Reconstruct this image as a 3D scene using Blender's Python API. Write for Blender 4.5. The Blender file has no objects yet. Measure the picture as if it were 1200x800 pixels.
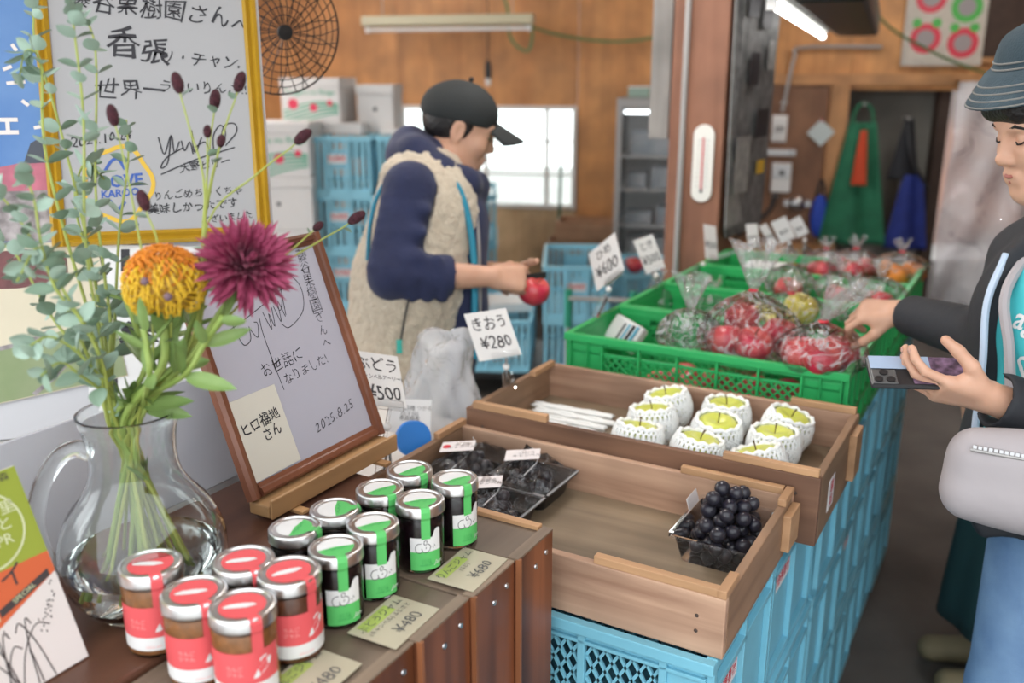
import bpy, bmesh, math, random
import numpy as np
from mathutils import Vector, Matrix, Euler

# ---------------------------------------------------------------- camera
SC = bpy.context.scene
C = SC.collection
R = math.radians
random.seed(11)
CAM_H, PITCH, FPX = 1.62, R(16), 1074.0
cam_d = bpy.data.cameras.new('camera')
cam = bpy.data.objects.new('camera', cam_d)
C.objects.link(cam)
cam.location = (0, 0, CAM_H)
cam.rotation_euler = (R(90) - PITCH, 0, 0)
cam_d.sensor_width = 36
cam_d.lens = FPX / 1200 * 36
cam_d.clip_start = 0.05
cam_d.dof.use_dof = True
cam_d.dof.focus_distance = 1.36
cam_d.dof.aperture_fstop = 2.8
SC.camera = cam

# ---------------------------------------------------------------- light
world = bpy.data.worlds.new('overcast')
SC.world = world
world.use_nodes = True
bg = world.node_tree.nodes['Background']
bg.inputs[0].default_value = (0.93, 0.97, 1.0, 1)
bg.inputs[1].default_value = 3.0
SC.view_settings.view_transform = 'Standard'
SC.view_settings.look = 'None'
SC.view_settings.gamma = 1
SC.view_settings.use_curve_mapping = False
SC.view_settings.exposure = 0.0

# ---------------------------------------------------------------- helpers
TH = R(29.8)                       # the stall runs away at this angle to the right
CP, SP = math.cos(PITCH), math.sin(PITCH)


def ray(x, y):
    u, v = (x - 600) / FPX, (y - 400) / FPX
    return Vector((u, CP - v * SP, -(SP + v * CP)))


def T(x, y, t):                    # point at depth t
    return Vector((0, 0, CAM_H)) + ray(x, y) * t


def Zp(x, y, z):                   # point at height z
    d = ray(x, y)
    return Vector((0, 0, CAM_H)) + d * ((z - CAM_H) / d.z)


def W(a, b, z=0.0):                # stall frame (a to the right, b away) to world
    return Vector((a * math.cos(TH) + b * math.sin(TH), -a * math.sin(TH) + b * math.cos(TH), z))


def AB(p):
    return p[0] * math.cos(TH) - p[1] * math.sin(TH), p[0] * math.sin(TH) + p[1] * math.cos(TH)


def mat(name, col, rough=0.5, metal=0.0, var=0.0, scale=12.0, bump=0.0, bscale=None, spec=0.5,
        trans=0.0, ior=1.45, alpha=1.0, emit=None, estr=1.0, col2=None, sheen=0.0, coat=0.0, detail=4.0, stretch=None, sss=0.0):
    m = bpy.data.materials.new(name)
    m.use_nodes = True
    nt = m.node_tree
    n, l = nt.nodes, nt.links
    b = n['Principled BSDF']
    b.inputs['Base Color'].default_value = (*col, 1)
    b.inputs['Roughness'].default_value = rough
    b.inputs['Metallic'].default_value = metal
    b.inputs['Specular IOR Level'].default_value = spec
    b.inputs['IOR'].default_value = ior
    b.inputs['Transmission Weight'].default_value = trans
    b.inputs['Alpha'].default_value = alpha
    b.inputs['Sheen Weight'].default_value = sheen
    b.inputs['Coat Weight'].default_value = coat
    if sss:
        b.inputs['Subsurface Weight'].default_value = sss
        b.inputs['Subsurface Radius'].default_value = (0.01, 0.004, 0.002)
    if emit:
        b.inputs['Emission Color'].default_value = (*emit, 1)
        b.inputs['Emission Strength'].default_value = estr
    if var or bump or col2:
        tc = n.new('ShaderNodeTexCoord')
        src = tc.outputs['Object']
        if stretch:
            mp = n.new('ShaderNodeMapping')
            mp.inputs['Scale'].default_value = stretch
            l.new(src, mp.inputs['Vector'])
            src = mp.outputs[0]
        nz = n.new('ShaderNodeTexNoise')
        nz.inputs['Scale'].default_value = scale
        nz.inputs['Detail'].default_value = detail
        l.new(src, nz.inputs['Vector'])
        if var or col2:
            rp = n.new('ShaderNodeValToRGB')
            c2 = col2 if col2 else tuple(c * (1 - var) for c in col)
            rp.color_ramp.elements[0].position = 0.32
            rp.color_ramp.elements[1].position = 0.68
            rp.color_ramp.elements[0].color = (*c2, 1)
            rp.color_ramp.elements[1].color = (*col, 1)
            l.new(nz.outputs[0], rp.inputs[0])
            l.new(rp.outputs[0], b.inputs['Base Color'])
        if bump:
            bn = n.new('ShaderNodeTexNoise')
            bn.inputs['Scale'].default_value = bscale or scale
            bn.inputs['Detail'].default_value = 3
            l.new(src, bn.inputs['Vector'])
            bp = n.new('ShaderNodeBump')
            bp.inputs['Strength'].default_value = bump
            bp.inputs['Distance'].default_value = 0.01
            l.new(bn.outputs[0], bp.inputs['Height'])
            l.new(bp.outputs[0], b.inputs['Normal'])
    return m


def wood(name, dark, light, axis=0, rough=0.55, grain=40.0, bump=0.15, tone=(0.72, 1.12)):
    """stretched-noise wood grain running along object axis (0 x, 1 y, 2 z)"""
    m = bpy.data.materials.new(name)
    m.use_nodes = True
    nt = m.node_tree
    n, l = nt.nodes, nt.links
    b = n['Principled BSDF']
    b.inputs['Roughness'].default_value = rough
    tc = n.new('ShaderNodeTexCoord')
    oi = n.new('ShaderNodeObjectInfo')
    ad = n.new('ShaderNodeVectorMath'); ad.operation = 'ADD'
    cm = n.new('ShaderNodeCombineXYZ')
    mu = n.new('ShaderNodeMath'); mu.operation = 'MULTIPLY'; mu.inputs[1].default_value = 7.0
    l.new(oi.outputs['Random'], mu.inputs[0])
    for k in range(3):
        l.new(mu.outputs[0], cm.inputs[k])
    l.new(tc.outputs['Object'], ad.inputs[0]); l.new(cm.outputs[0], ad.inputs[1])
    mp = n.new('ShaderNodeMapping')
    sc = [1.0, 1.0, 1.0]; sc[axis] = 0.07
    mp.inputs['Scale'].default_value = sc
    l.new(ad.outputs[0], mp.inputs['Vector'])
    nz = n.new('ShaderNodeTexNoise'); nz.inputs['Scale'].default_value = grain; nz.inputs['Detail'].default_value = 6
    nz.inputs['Distortion'].default_value = 0.6
    l.new(mp.outputs[0], nz.inputs['Vector'])
    rp = n.new('ShaderNodeValToRGB')
    rp.color_ramp.elements[0].position = 0.3; rp.color_ramp.elements[0].color = (*dark, 1)
    rp.color_ramp.elements[1].position = 0.7; rp.color_ramp.elements[1].color = (*light, 1)
    l.new(nz.outputs[0], rp.inputs[0])
    # large soft tone change
    n2 = n.new('ShaderNodeTexNoise'); n2.inputs['Scale'].default_value = 5.0; n2.inputs['Detail'].default_value = 2
    l.new(ad.outputs[0], n2.inputs['Vector'])
    mr = n.new('ShaderNodeMapRange'); mr.inputs['From Min'].default_value = 0.3; mr.inputs['From Max'].default_value = 0.7
    mr.inputs['To Min'].default_value = tone[0]; mr.inputs['To Max'].default_value = tone[1]
    l.new(n2.outputs[0], mr.inputs[0])
    mx = n.new('ShaderNodeMix'); mx.data_type = 'RGBA'; mx.blend_type = 'MULTIPLY'; mx.inputs[0].default_value = 1
    l.new(rp.outputs[0], mx.inputs[6]); l.new(mr.outputs[0], mx.inputs[7])
    l.new(mx.outputs[2], b.inputs['Base Color'])
    bp = n.new('ShaderNodeBump'); bp.inputs['Strength'].default_value = bump; bp.inputs['Distance'].default_value = 0.004
    l.new(nz.outputs[0], bp.inputs['Height']); l.new(bp.outputs[0], b.inputs['Normal'])
    return m


class MB:
    """collects simple shapes into one mesh"""

    def __init__(s):
        s.v, s.f = [], []

    def add(s, vs, fs):
        o = len(s.v)
        s.v += [tuple(v) for v in vs]
        s.f += [tuple(i + o for i in f) for f in fs]
        return s

    def box(s, c, d, rot=None):
        x, y, z = d[0] / 2, d[1] / 2, d[2] / 2
        vs = [Vector((i * x, j * y, k * z)) for i in (-1, 1) for j in (-1, 1) for k in (-1, 1)]
        if rot is not None:
            M = rot if isinstance(rot, Matrix) else Euler(rot).to_matrix()
            vs = [M @ v for v in vs]
        c = Vector(c)
        return s.add([v + c for v in vs], [(0, 1, 3, 2), (4, 6, 7, 5), (0, 4, 5, 1), (2, 3, 7, 6), (0, 2, 6, 4), (1, 5, 7, 3)])

    def bb(s, x0, x1, y0, y1, z0, z1):
        return s.box(((x0 + x1) / 2, (y0 + y1) / 2, (z0 + z1) / 2), (abs(x1 - x0), abs(y1 - y0), abs(z1 - z0)))

    def bar(s, p, q, w, h=None, up=(0, 0, 1)):
        p, q = Vector(p), Vector(q)
        d = q - p
        L = d.length
        z = d.normalized()
        x = Vector(up).cross(z)
        if x.length < 1e-4:
            x = Vector((1, 0, 0)).cross(z)
        x.normalize()
        y = z.cross(x)
        return s.box((p + q) / 2, (w, h or w, L), Matrix((x, y, z)).transposed())

    def tube(s, pts, r, n=8, cap=True):
        pts = [Vector(p) for p in pts]
        k = len(pts)
        rs = r if isinstance(r, (list, tuple)) else [r] * k
        up = None
        vs, fs = [], []
        for i, p in enumerate(pts):
            t = (pts[min(i + 1, k - 1)] - pts[max(i - 1, 0)])
            t = t.normalized() if t.length > 1e-9 else Vector((0, 0, 1))
            if up is None:
                up = Vector((0, 0, 1)) if abs(t.z) < 0.9 else Vector((1, 0, 0))
            x = up.cross(t)
            if x.length < 1e-6:
                x = Vector((1, 0, 0)).cross(t)
            x.normalize()
            y = t.cross(x)
            up = y
            for j in range(n):
                a = 2 * math.pi * j / n
                vs.append(p + (x * math.cos(a) + y * math.sin(a)) * rs[i])
        for i in range(k - 1):
            for j in range(n):
                fs.append((i * n + j, i * n + (j + 1) % n, (i + 1) * n + (j + 1) % n, (i + 1) * n + j))
        if cap:
            fs.append(tuple(range(n - 1, -1, -1)))
            fs.append(tuple((k - 1) * n + j for j in range(n)))
        return s.add(vs, fs)

    def lathe(s, prof, n=32, c=(0, 0, 0), a0=0.0, a1=2 * math.pi, cap=False):
        full = abs(a1 - a0 - 2 * math.pi) < 1e-6
        m = n if full else n + 1
        vs = [(c[0] + r * math.cos(a0 + (a1 - a0) * j / n), c[1] + r * math.sin(a0 + (a1 - a0) * j / n), c[2] + z) for r, z in prof for j in range(m)]
        fs = []
        for i in range(len(prof) - 1):
            for j in range(n):
                k = (j + 1) % m
                fs.append((i * m + j, i * m + k, (i + 1) * m + k, (i + 1) * m + j))
        if cap:
            fs.append(tuple(range(m - 1, -1, -1)))
            fs.append(tuple((len(prof) - 1) * m + j for j in range(m)))
        return s.add(vs, fs)

    def ell(s, c, r, n=16, m=10, rot=None):
        r = (r, r, r) if not isinstance(r, (tuple, list)) else r
        c = Vector(c)
        M = Euler(rot).to_matrix() if rot is not None else Matrix.Identity(3)
        vs = [c + M @ Vector((0, 0, -r[2]))]
        for i in range(1, m):
            ph = -math.pi / 2 + math.pi * i / m
            for j in range(n):
                a = 2 * math.pi * j / n
                vs.append(c + M @ Vector((r[0] * math.cos(ph) * math.cos(a), r[1] * math.cos(ph) * math.sin(a), r[2] * math.sin(ph))))
        vs.append(c + M @ Vector((0, 0, r[2])))
        fs = [(0, 1 + (j + 1) % n, 1 + j) for j in range(n)]
        for i in range(m - 2):
            for j in range(n):
                a, b = 1 + i * n + j, 1 + i * n + (j + 1) % n
                fs.append((a, b, b + n, a + n))
        q = len(vs) - 1
        fs += [(q, 1 + (m - 2) * n + j, 1 + (m - 2) * n + (j + 1) % n) for j in range(n)]
        return s.add(vs, fs)

    def surf(s, fn, nu, nv, closed=False):
        m = nu if closed else nu + 1
        vs = [fn(i / nu, j / nv) for j in range(nv + 1) for i in range(m)]
        fs = []
        for j in range(nv):
            for i in range(nu):
                k = (i + 1) % m
                fs.append((j * m + i, j * m + k, (j + 1) * m + k, (j + 1) * m + i))
        return s.add(vs, fs)

    def prism(s, pts, z0, z1):
        n = len(pts)
        vs = [(p[0], p[1], z0) for p in pts] + [(p[0], p[1], z1) for p in pts]
        fs = [tuple(range(n - 1, -1, -1)), tuple(range(n, 2 * n))]
        fs += [(i, (i + 1) % n, n + (i + 1) % n, n + i) for i in range(n)]
        return s.add(vs, fs)

    def xf(s, M):
        s.v = [tuple(M @ Vector(v)) for v in s.v]
        return s

    def mesh(s, name, m=None, smooth=False):
        me = bpy.data.meshes.new(name)
        me.from_pydata(s.v, [], s.f)
        me.validate()
        if m:
            me.materials.append(m)
        if smooth:
            me.polygons.foreach_set('use_smooth', [True] * len(me.polygons))
            if smooth != 'all':
                try:
                    me.set_sharp_from_angle(angle=R(40))
                except Exception:
                    pass
        me.update()
        return me

    def build(s, name, m, parent=None, smooth=False, bevel=0.0, loc=None, rot=None, solid=0.0, subd=0):
        return inst(name, s.mesh(name, m, smooth), parent, loc, rot, bevel=bevel, solid=solid, subd=subd)


def inst(name, me, parent=None, loc=None, rot=None, scale=None, bevel=0.0, solid=0.0, subd=0):
    o = bpy.data.objects.new(name, me)
    C.objects.link(o)
    if parent is not None:
        o.parent = parent
    if loc is not None:
        o.location = loc
    if rot is not None:
        if isinstance(rot, Matrix):
            o.rotation_euler = rot.to_euler()
        else:
            o.rotation_euler = rot
    if scale is not None:
        o.scale = scale if isinstance(scale, (tuple, list, Vector)) else (scale,) * 3
    if solid:
        md = o.modifiers.new('solid', 'SOLIDIFY'); md.thickness = solid; md.offset = 0
    if subd:
        md = o.modifiers.new('subd', 'SUBSURF'); md.levels = subd; md.render_levels = subd
    if bevel:
        md = o.modifiers.new('bevel', 'BEVEL'); md.width = bevel; md.segments = 2; md.limit_method = 'ANGLE'
    return o


def thing(name, label, cat, loc=(0, 0, 0), rotz=0.0, group=None, rot=None):
    o = bpy.data.objects.new(name, None)
    C.objects.link(o)
    o.empty_display_size = 0.05
    o.location = loc
    o.rotation_euler = rot.to_euler() if isinstance(rot, Matrix) else (rot if rot is not None else (0, 0, rotz))
    return tag(o, label, cat, group)


def tag(o, label, cat, group=None):
    o['label'] = label
    o['category'] = cat
    if group:
        o['group'] = group
    return o


def struct(o):
    o['kind'] = 'structure'
    return o


def dup(o, parent=None, loc=None, rot=None, label=None, scale=None):
    c = o.copy()
    C.objects.link(c)
    if parent is not None:
        c.parent = parent
    if loc is not None:
        c.location = loc
    if rot is not None:
        c.rotation_euler = rot
    if scale is not None:
        c.scale = (scale,) * 3 if not isinstance(scale, (tuple, list)) else scale
    if label:
        c['label'] = label
    for ch in list(o.children):
        dup(ch, c)
    return c


def text_mesh(body, size, m, align='CENTER', thin=0.0, spacing=1.0, squash=1.0, shear=0.0, line=1.0, hand=0.0):
    cu = bpy.data.curves.new('lettering', 'FONT')
    cu.body = body
    cu.size = size
    cu.align_x = align
    cu.align_y = 'CENTER'
    cu.resolution_u = 2
    cu.offset = thin * size
    cu.space_character = spacing
    cu.space_line = line
    cu.shear = shear
    ob = bpy.data.objects.new('lettering', cu)
    me = bpy.data.meshes.new_from_object(ob)
    bpy.data.objects.remove(ob)
    bpy.data.curves.remove(cu)
    me.materials.clear()
    me.materials.append(m)
    if squash != 1.0:
        for v in me.vertices:
            v.co.x *= squash
    if hand:
        # pen wobble
        k1, k2 = random.uniform(0, 6), random.uniform(0, 6)
        for v in me.vertices:
            x, y = v.co.x / size, v.co.y / size
            v.co.x += hand * size * (math.sin(2.9 * x + 4.1 * y + k1) + 0.5 * math.sin(7.3 * x - 5.9 * y + k2))
            v.co.y += hand * size * (math.sin(3.7 * x - 2.6 * y + k2) + 0.5 * math.sin(6.1 * x + 8.3 * y + k1))
    me.name = 'lettering'
    return me


def spline(pts, n=6):
    """Catmull-Rom through 2-D or 3-D points"""
    P = [Vector(p) for p in pts]
    if len(P) < 3:
        return P
    P = [P[0] * 2 - P[1]] + P + [P[-1] * 2 - P[-2]]
    out = []
    for i in range(1, len(P) - 2):
        for k in range(n):
            t = k / n
            a, b, c, d = P[i - 1], P[i], P[i + 1], P[i + 2]
            out.append(0.5 * ((2 * b) + (c - a) * t + (2 * a - 5 * b + 4 * c - d) * t * t + (3 * b - a - 3 * c + d) * t ** 3))
    out.append(P[-2])
    return out


def strokes_mesh(lines, w, m, smooth=True, z=0.0):
    """flat pen strokes in the XY plane"""
    mb = MB()
    for ln in lines:
        P = spline([(p[0], p[1], 0) for p in ln], 6) if smooth else [Vector((p[0], p[1], 0)) for p in ln]
        vs, fs = [], []
        for i, p in enumerate(P):
            t = P[min(i + 1, len(P) - 1)] - P[max(i - 1, 0)]
            nrm = Vector((-t.y, t.x, 0))
            if nrm.length < 1e-9:
                nrm = Vector((0, 1, 0))
            nrm.normalize()
            vs += [p + nrm * w / 2 + Vector((0, 0, z)), p - nrm * w / 2 + Vector((0, 0, z))]
        for i in range(len(P) - 1):
            fs.append((2 * i, 2 * i + 1, 2 * i + 3, 2 * i + 2))
        mb.add(vs, fs)
    return mb.mesh('strokes', m)


def wrap(me, r, zc, ang0):
    """bend a flat XY mesh around a vertical cylinder of radius r; text x=0 lands at angle ang0"""
    for v in me.vertices:
        a = ang0 + v.co.x / r
        v.co = Vector((r * math.cos(a), r * math.sin(a), zc + v.co.y))
    return me


def facing(normal, up=(0, 0, 1), roll=0.0):
    """rotation whose local Z is the normal and local Y is up-ish"""
    z = Vector(normal).normalized()
    x = Vector(up).cross(z).normalized()
    y = z.cross(x)
    M = Matrix((x, y, z)).transposed()
    return M @ Matrix.Rotation(roll, 3, 'Z')


# signed-distance body modelling ------------------------------------------------
def sdf_mesh(prims, vox, name, m, smooth_norm=True):
    """prims: ('c', p, q, rp, rq, k) tapered capsule; ('e', c, (rx,ry,rz), rot, k) ellipsoid; a leading '-' carves"""
    lo = np.full(3, 1e9); hi = -lo
    for p in prims:
        if p[0][0] == '-':
            continue
        if p[0][-1] == 'c':
            for q, r in ((p[1], p[3]), (p[2], p[4])):
                lo = np.minimum(lo, np.array(q) - r); hi = np.maximum(hi, np.array(q) + r)
        else:
            r = max(p[2]); lo = np.minimum(lo, np.array(p[1]) - r); hi = np.maximum(hi, np.array(p[1]) + r)
    lo -= 4 * vox; hi += 4 * vox
    N = np.ceil((hi - lo) / vox).astype(int) + 1
    D = np.full(N, 0.08, np.float32)
    for p in prims:
        k = p[-1]
        if p[0][-1] == 'c':
            a, b = np.array(p[1], float), np.array(p[2], float)
            pl = np.minimum(a - p[3], b - p[4]); ph = np.maximum(a + p[3], b + p[4])
        else:
            c = np.array(p[1], float); r = max(p[2]); pl = c - r; ph = c + r
        pad = k + 3 * vox
        i0 = np.maximum(((pl - pad - lo) / vox).astype(int), 0)
        i1 = np.minimum(((ph + pad - lo) / vox).astype(int) + 2, N)
        if np.any(i1 <= i0):
            continue
        gx, gy, gz = [lo[i] + vox * np.arange(i0[i], i1[i]) for i in range(3)]
        X, Y, Z_ = np.meshgrid(gx, gy, gz, indexing='ij')
        if p[0][-1] == 'c':
            ab = b - a
            L2 = max(float(ab @ ab), 1e-12)
            t = np.clip(((X - a[0]) * ab[0] + (Y - a[1]) * ab[1] + (Z_ - a[2]) * ab[2]) / L2, 0, 1)
            d = np.sqrt((X - a[0] - t * ab[0]) ** 2 + (Y - a[1] - t * ab[1]) ** 2 + (Z_ - a[2] - t * ab[2]) ** 2) - (p[3] + (p[4] - p[3]) * t)
        else:
            M = np.eye(3) if p[3] is None else np.array(p[3] if isinstance(p[3], Matrix) else Euler(p[3]).to_matrix())
            x, y, z = X - c[0], Y - c[1], Z_ - c[2]
            q = [(M[0][i] * x + M[1][i] * y + M[2][i] * z) for i in range(3)]
            k0 = np.sqrt((q[0] / p[2][0]) ** 2 + (q[1] / p[2][1]) ** 2 + (q[2] / p[2][2]) ** 2)
            k1 = np.sqrt((q[0] / p[2][0] ** 2) ** 2 + (q[1] / p[2][1] ** 2) ** 2 + (q[2] / p[2][2] ** 2) ** 2)
            d = k0 * (k0 - 1) / np.maximum(k1, 1e-9)
        S = D[i0[0]:i1[0], i0[1]:i1[1], i0[2]:i1[2]]
        if p[0][0] == '-':
            h = np.clip(0.5 - 0.5 * (S + d) / k, 0, 1)
            S[...] = S * (1 - h) - d * h + k * h * (1 - h)
        else:
            h = np.clip(0.5 + 0.5 * (d - S) / k, 0, 1)
            S[...] = d * (1 - h) + S * h - k * h * (1 - h)
    return nets(D, lo, vox, name, m)


def nets(D, lo, vox, name, m):
    """naive surface nets"""
    ins = D < 0
    c = np.zeros(np.array(D.shape) - 1, np.int8)
    for dx in (0, 1):
        for dy in (0, 1):
            for dz in (0, 1):
                c += ins[dx:D.shape[0] - 1 + dx, dy:D.shape[1] - 1 + dy, dz:D.shape[2] - 1 + dz]
    act = (c > 0) & (c < 8)
    ids = np.full(act.shape, -1, np.int64)
    I = np.argwhere(act)
    ids[act] = np.arange(len(I))
    acc = np.zeros((len(I), 3)); cnt = np.zeros(len(I))
    offs = [(x, y, z) for x in (0, 1) for y in (0, 1) for z in (0, 1)]
    vals = {o: D[I[:, 0] + o[0], I[:, 1] + o[1], I[:, 2] + o[2]].astype(float) for o in offs}
    for o in offs:
        for ax in range(3):
            if o[ax] == 0:
                o2 = list(o); o2[ax] = 1; o2 = tuple(o2)
                a, b = vals[o], vals[o2]
                cr = (a < 0) != (b < 0)
                t = np.where(cr, a / np.where(cr, a - b, 1), 0)
                pt = np.tile(np.array(o, float), (len(I), 1)); pt[:, ax] += t
                acc[cr] += pt[cr]; cnt[cr] += 1
    V = lo + vox * (I + acc / cnt[:, None])
    F = []
    for ax in range(3):
        u, w = (ax + 1) % 3, (ax + 2) % 3
        sl0 = [slice(1, -1)] * 3; sl1 = [slice(1, -1)] * 3
        sl0[ax] = slice(0, -1); sl1[ax] = slice(1, None)
        a, b = ins[tuple(sl0)], ins[tuple(sl1)]
        E = np.argwhere(a != b)
        flip = a[tuple(E.T)]
        E = E + 1; E[:, ax] -= 1
        q = []
        for du, dw in ((1, 1), (0, 1), (0, 0), (1, 0)):
            G = E.copy(); G[:, u] -= du; G[:, w] -= dw
            q.append(ids[tuple(G.T)])
        q = np.stack(q, 1)
        q[~flip] = q[~flip][:, ::-1]
        F.append(q)
    F = np.concatenate(F)
    me = bpy.data.meshes.new(name)
    me.vertices.add(len(V)); me.vertices.foreach_set('co', V.astype(np.float32).ravel())
    me.loops.add(F.size); me.loops.foreach_set('vertex_index', F.astype(np.int32).ravel())
    me.polygons.add(len(F)); me.polygons.foreach_set('loop_start', np.arange(0, F.size, 4, dtype=np.int32))
    me.polygons.foreach_set('use_smooth', [True] * len(F))
    me.materials.append(m)
    me.update(calc_edges=True)
    me.validate()
    return me
# ---------------------------------------------------------------- materials
m_floor = mat('concrete', (0.13, 0.12, 0.11), 0.75, var=0.45, scale=3.0, bump=0.25, bscale=60)
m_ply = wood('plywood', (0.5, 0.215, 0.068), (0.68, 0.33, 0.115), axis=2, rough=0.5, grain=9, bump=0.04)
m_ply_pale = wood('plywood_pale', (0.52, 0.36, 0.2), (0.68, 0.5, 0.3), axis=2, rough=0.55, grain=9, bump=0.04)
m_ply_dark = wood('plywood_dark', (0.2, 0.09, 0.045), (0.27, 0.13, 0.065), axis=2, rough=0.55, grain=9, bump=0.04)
m_trim = wood('trim_wood', (0.36, 0.17, 0.065), (0.5, 0.25, 0.1), axis=0, rough=0.5, grain=14, bump=0.05)
m_trim_z = wood('trim_wood_upright', (0.36, 0.17, 0.065), (0.5, 0.25, 0.1), axis=2, rough=0.5, grain=14, bump=0.05)
m_post = wood('post_wood', (0.2, 0.085, 0.05), (0.3, 0.135, 0.08), axis=2, rough=0.6, grain=18, bump=0.1)
m_emit = mat('added_tube_light', (0.9, 0.9, 0.9), 0.5, emit=(1.0, 0.98, 0.95), estr=165.0)
m_beam = mat('dark_beam', (0.06, 0.035, 0.025), 0.7, var=0.3)
m_plaster = mat('grey_render', (0.2, 0.19, 0.165), 0.85, var=0.25, scale=4, bump=0.1)
m_white = mat('white_board', (0.74, 0.74, 0.77), 0.35)
m_glass = mat('window_glass', (0.95, 1.0, 0.97), 0.0, trans=1.0, ior=1.1)
m_dark = mat('black_plastic', (0.02, 0.02, 0.022), 0.4)
m_steel = mat('steel', (0.55, 0.55, 0.56), 0.35, metal=1.0)
m_grey_metal = mat('grey_metal', (0.36, 0.35, 0.34), 0.5, metal=0.3)
m_white_plastic = mat('white_plastic', (0.75, 0.74, 0.72), 0.4)
m_ink = mat('black_ink', (0.025, 0.024, 0.03), 0.6)
m_red_ink = mat('red_ink', (0.6, 0.03, 0.05), 0.6)
m_paper = mat('paper', (0.72, 0.72, 0.71), 0.7)

# ---------------------------------------------------------------- structure
WA = R(12)
WALL_O = Vector((0, 6.9, 0))
WDIR = Vector((math.cos(WA), -math.sin(WA), 0))
WN = Vector((-math.sin(WA), -math.cos(WA), 0))


def wl(s, z, off=0.0):             # point on the back wall
    return WALL_O + WDIR * s + WN * off + Vector((0, 0, z))


struct(MB().bb(-3.7, 4.7, -1.0, 8.4, -0.2, 0.0).build('floor', m_floor))
struct(MB().bb(-14, 16, -14, 20, -0.25, -0.201).build('ground', mat('pale_gravel', (0.42, 0.41, 0.39), 0.9, var=0.2, scale=2)))
ceil = struct(MB().bb(-3.6, 4.6, 0.55, 8.3, 2.75, 2.85).build('ceiling', m_ply))
for y in (1.6, 3.2, 4.8):
    MB().bb(-3.6, 4.6, y - 0.06, y + 0.06, 2.6, 2.75).build('beam', m_beam, ceil)
struct(MB().bb(-3.7, -3.6, 4.0, 8.3, 0, 2.85).build('wall_left', m_ply))
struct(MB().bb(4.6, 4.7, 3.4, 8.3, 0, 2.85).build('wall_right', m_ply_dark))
struct(MB().bb(2.5, 2.6, -2.5, 3.4, 0, 2.85).build('wall_added_shade', m_ply_dark))  # unseen wall added to keep daylight off the right side
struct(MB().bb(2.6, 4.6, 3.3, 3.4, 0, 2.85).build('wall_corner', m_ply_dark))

wb = bpy.data.objects.new('wall_back', None)
C.objects.link(wb)
wb.location = WALL_O
wb.rotation_euler = (0, 0, -WA)
struct(wb)


def panel(s0, s1, z0, z1, m, y=0.0, th=0.03):
    MB().bb(s0 + 0.002, s1 - 0.002, y, y + th, z0, z1).build('panel', m, wb, bevel=0.002)


WS0, WS1, WZ0, WZ1 = -0.86, 0.48, 0.69, 1.43
DS0, DS1, DZ = 2.33, 3.75, 1.545
for a, b in ((-4.0, -3.1), (-3.1, -2.2), (-2.2, -1.5), (-1.5, WS0), (WS1, 1.12), (1.12, 1.66), (1.66, DS0), (DS1, 5.2)):
    panel(a, b, 0.0, 2.9, m_ply)
panel(WS0, WS1, 0.0, WZ0, m_ply_pale)
panel(WS0, -0.2, WZ1, 2.9, m_ply)
panel(-0.2, WS1, WZ1, 2.9, m_ply)
panel(DS0, 3.05, DZ, 2.9, m_ply)
panel(3.05, DS1, DZ, 2.9, m_ply)
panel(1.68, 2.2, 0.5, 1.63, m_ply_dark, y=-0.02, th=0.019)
t_ = MB().bb(1.64, 4.2, -0.045, -0.001, 1.58, 1.65).build('trim_1', m_trim); struct(t_); t_.parent = wb
t_ = MB().bb(2.21, DS0, -0.04, -0.001, 0.0, 1.58).build('trim_2', m_trim_z); struct(t_); t_.parent = wb
t_ = MB().bb(1.6, 1.68, -0.04, -0.001, 0.0, 2.9).build('trim_3', m_trim_z); struct(t_); t_.parent = wb

# window with white sash frames
win = bpy.data.objects.new('window_1', None); C.objects.link(win); win.parent = wb; struct(win)
f = MB()
f.bb(WS0, WS1, -0.02, 0.05, WZ0, WZ0 + 0.03).bb(WS0, WS1, -0.02, 0.05, WZ1 - 0.03, WZ1)
f.bb(WS0, WS0 + 0.03, -0.02, 0.05, WZ0 + 0.03, WZ1 - 0.03).bb(WS1 - 0.03, WS1, -0.02, 0.05, WZ0 + 0.03, WZ1 - 0.03)
f.build('window_frame', m_white_plastic, win)
f = MB()
for s in (-0.2, 0.26):
    f.bb(s - 0.014, s + 0.014, 0.0, 0.03, WZ0 + 0.03, WZ1 - 0.03)
f.bb(WS0 + 0.03, WS1 - 0.03, 0.005, 0.025, 0.93, 0.945).bb(WS0 + 0.03, WS1 - 0.03, 0.005, 0.025, 1.17, 1.185)
f.build('glazing_bar', m_white_plastic, win)
MB().bb(WS0 + 0.03, WS1 - 0.03, 0.012, 0.016, WZ0 + 0.03, WZ1 - 0.03).build('pane', m_glass, win)

# a passage beyond the doorway: grey rendered wall, then the daylight opening with plastic sheeting
MB().bb(DS0 - 0.06, DS0, 0.03, 1.0, 0, 2.2).build('panel', m_beam, wb)
MB().bb(DS0, 2.99, 0.28, 0.34, 0, 2.2).build('panel', m_plaster, wb)
MB().bb(2.93, 3.0, 0.1, 0.27, 0, DZ).build('panel', m_beam, wb)

# ---------------------------------------------------------------- post with its fittings
pr = thing('wooden_post', 'square reddish brown wooden post standing behind the green crates', 'post', W(-1.085, 3.3, 0), -TH)
MB().bb(-0.1, 0.1, -0.1, 0.1, 0, 2.6).build('post', m_post, pr, bevel=0.006)
MB().tube([(-0.045, -0.112, 0.0), (-0.045, -0.112, 2.6)], 0.011, 8).build('conduit', m_grey_metal, pr, smooth=True)

# ---------------------------------------------------------------- ceiling tubes
m_housing = mat('lamp_housing', (0.12, 0.13, 0.12), 0.5)
m_housing_w = mat('lamp_housing_cream', (0.5, 0.48, 0.34), 0.5)


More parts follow.
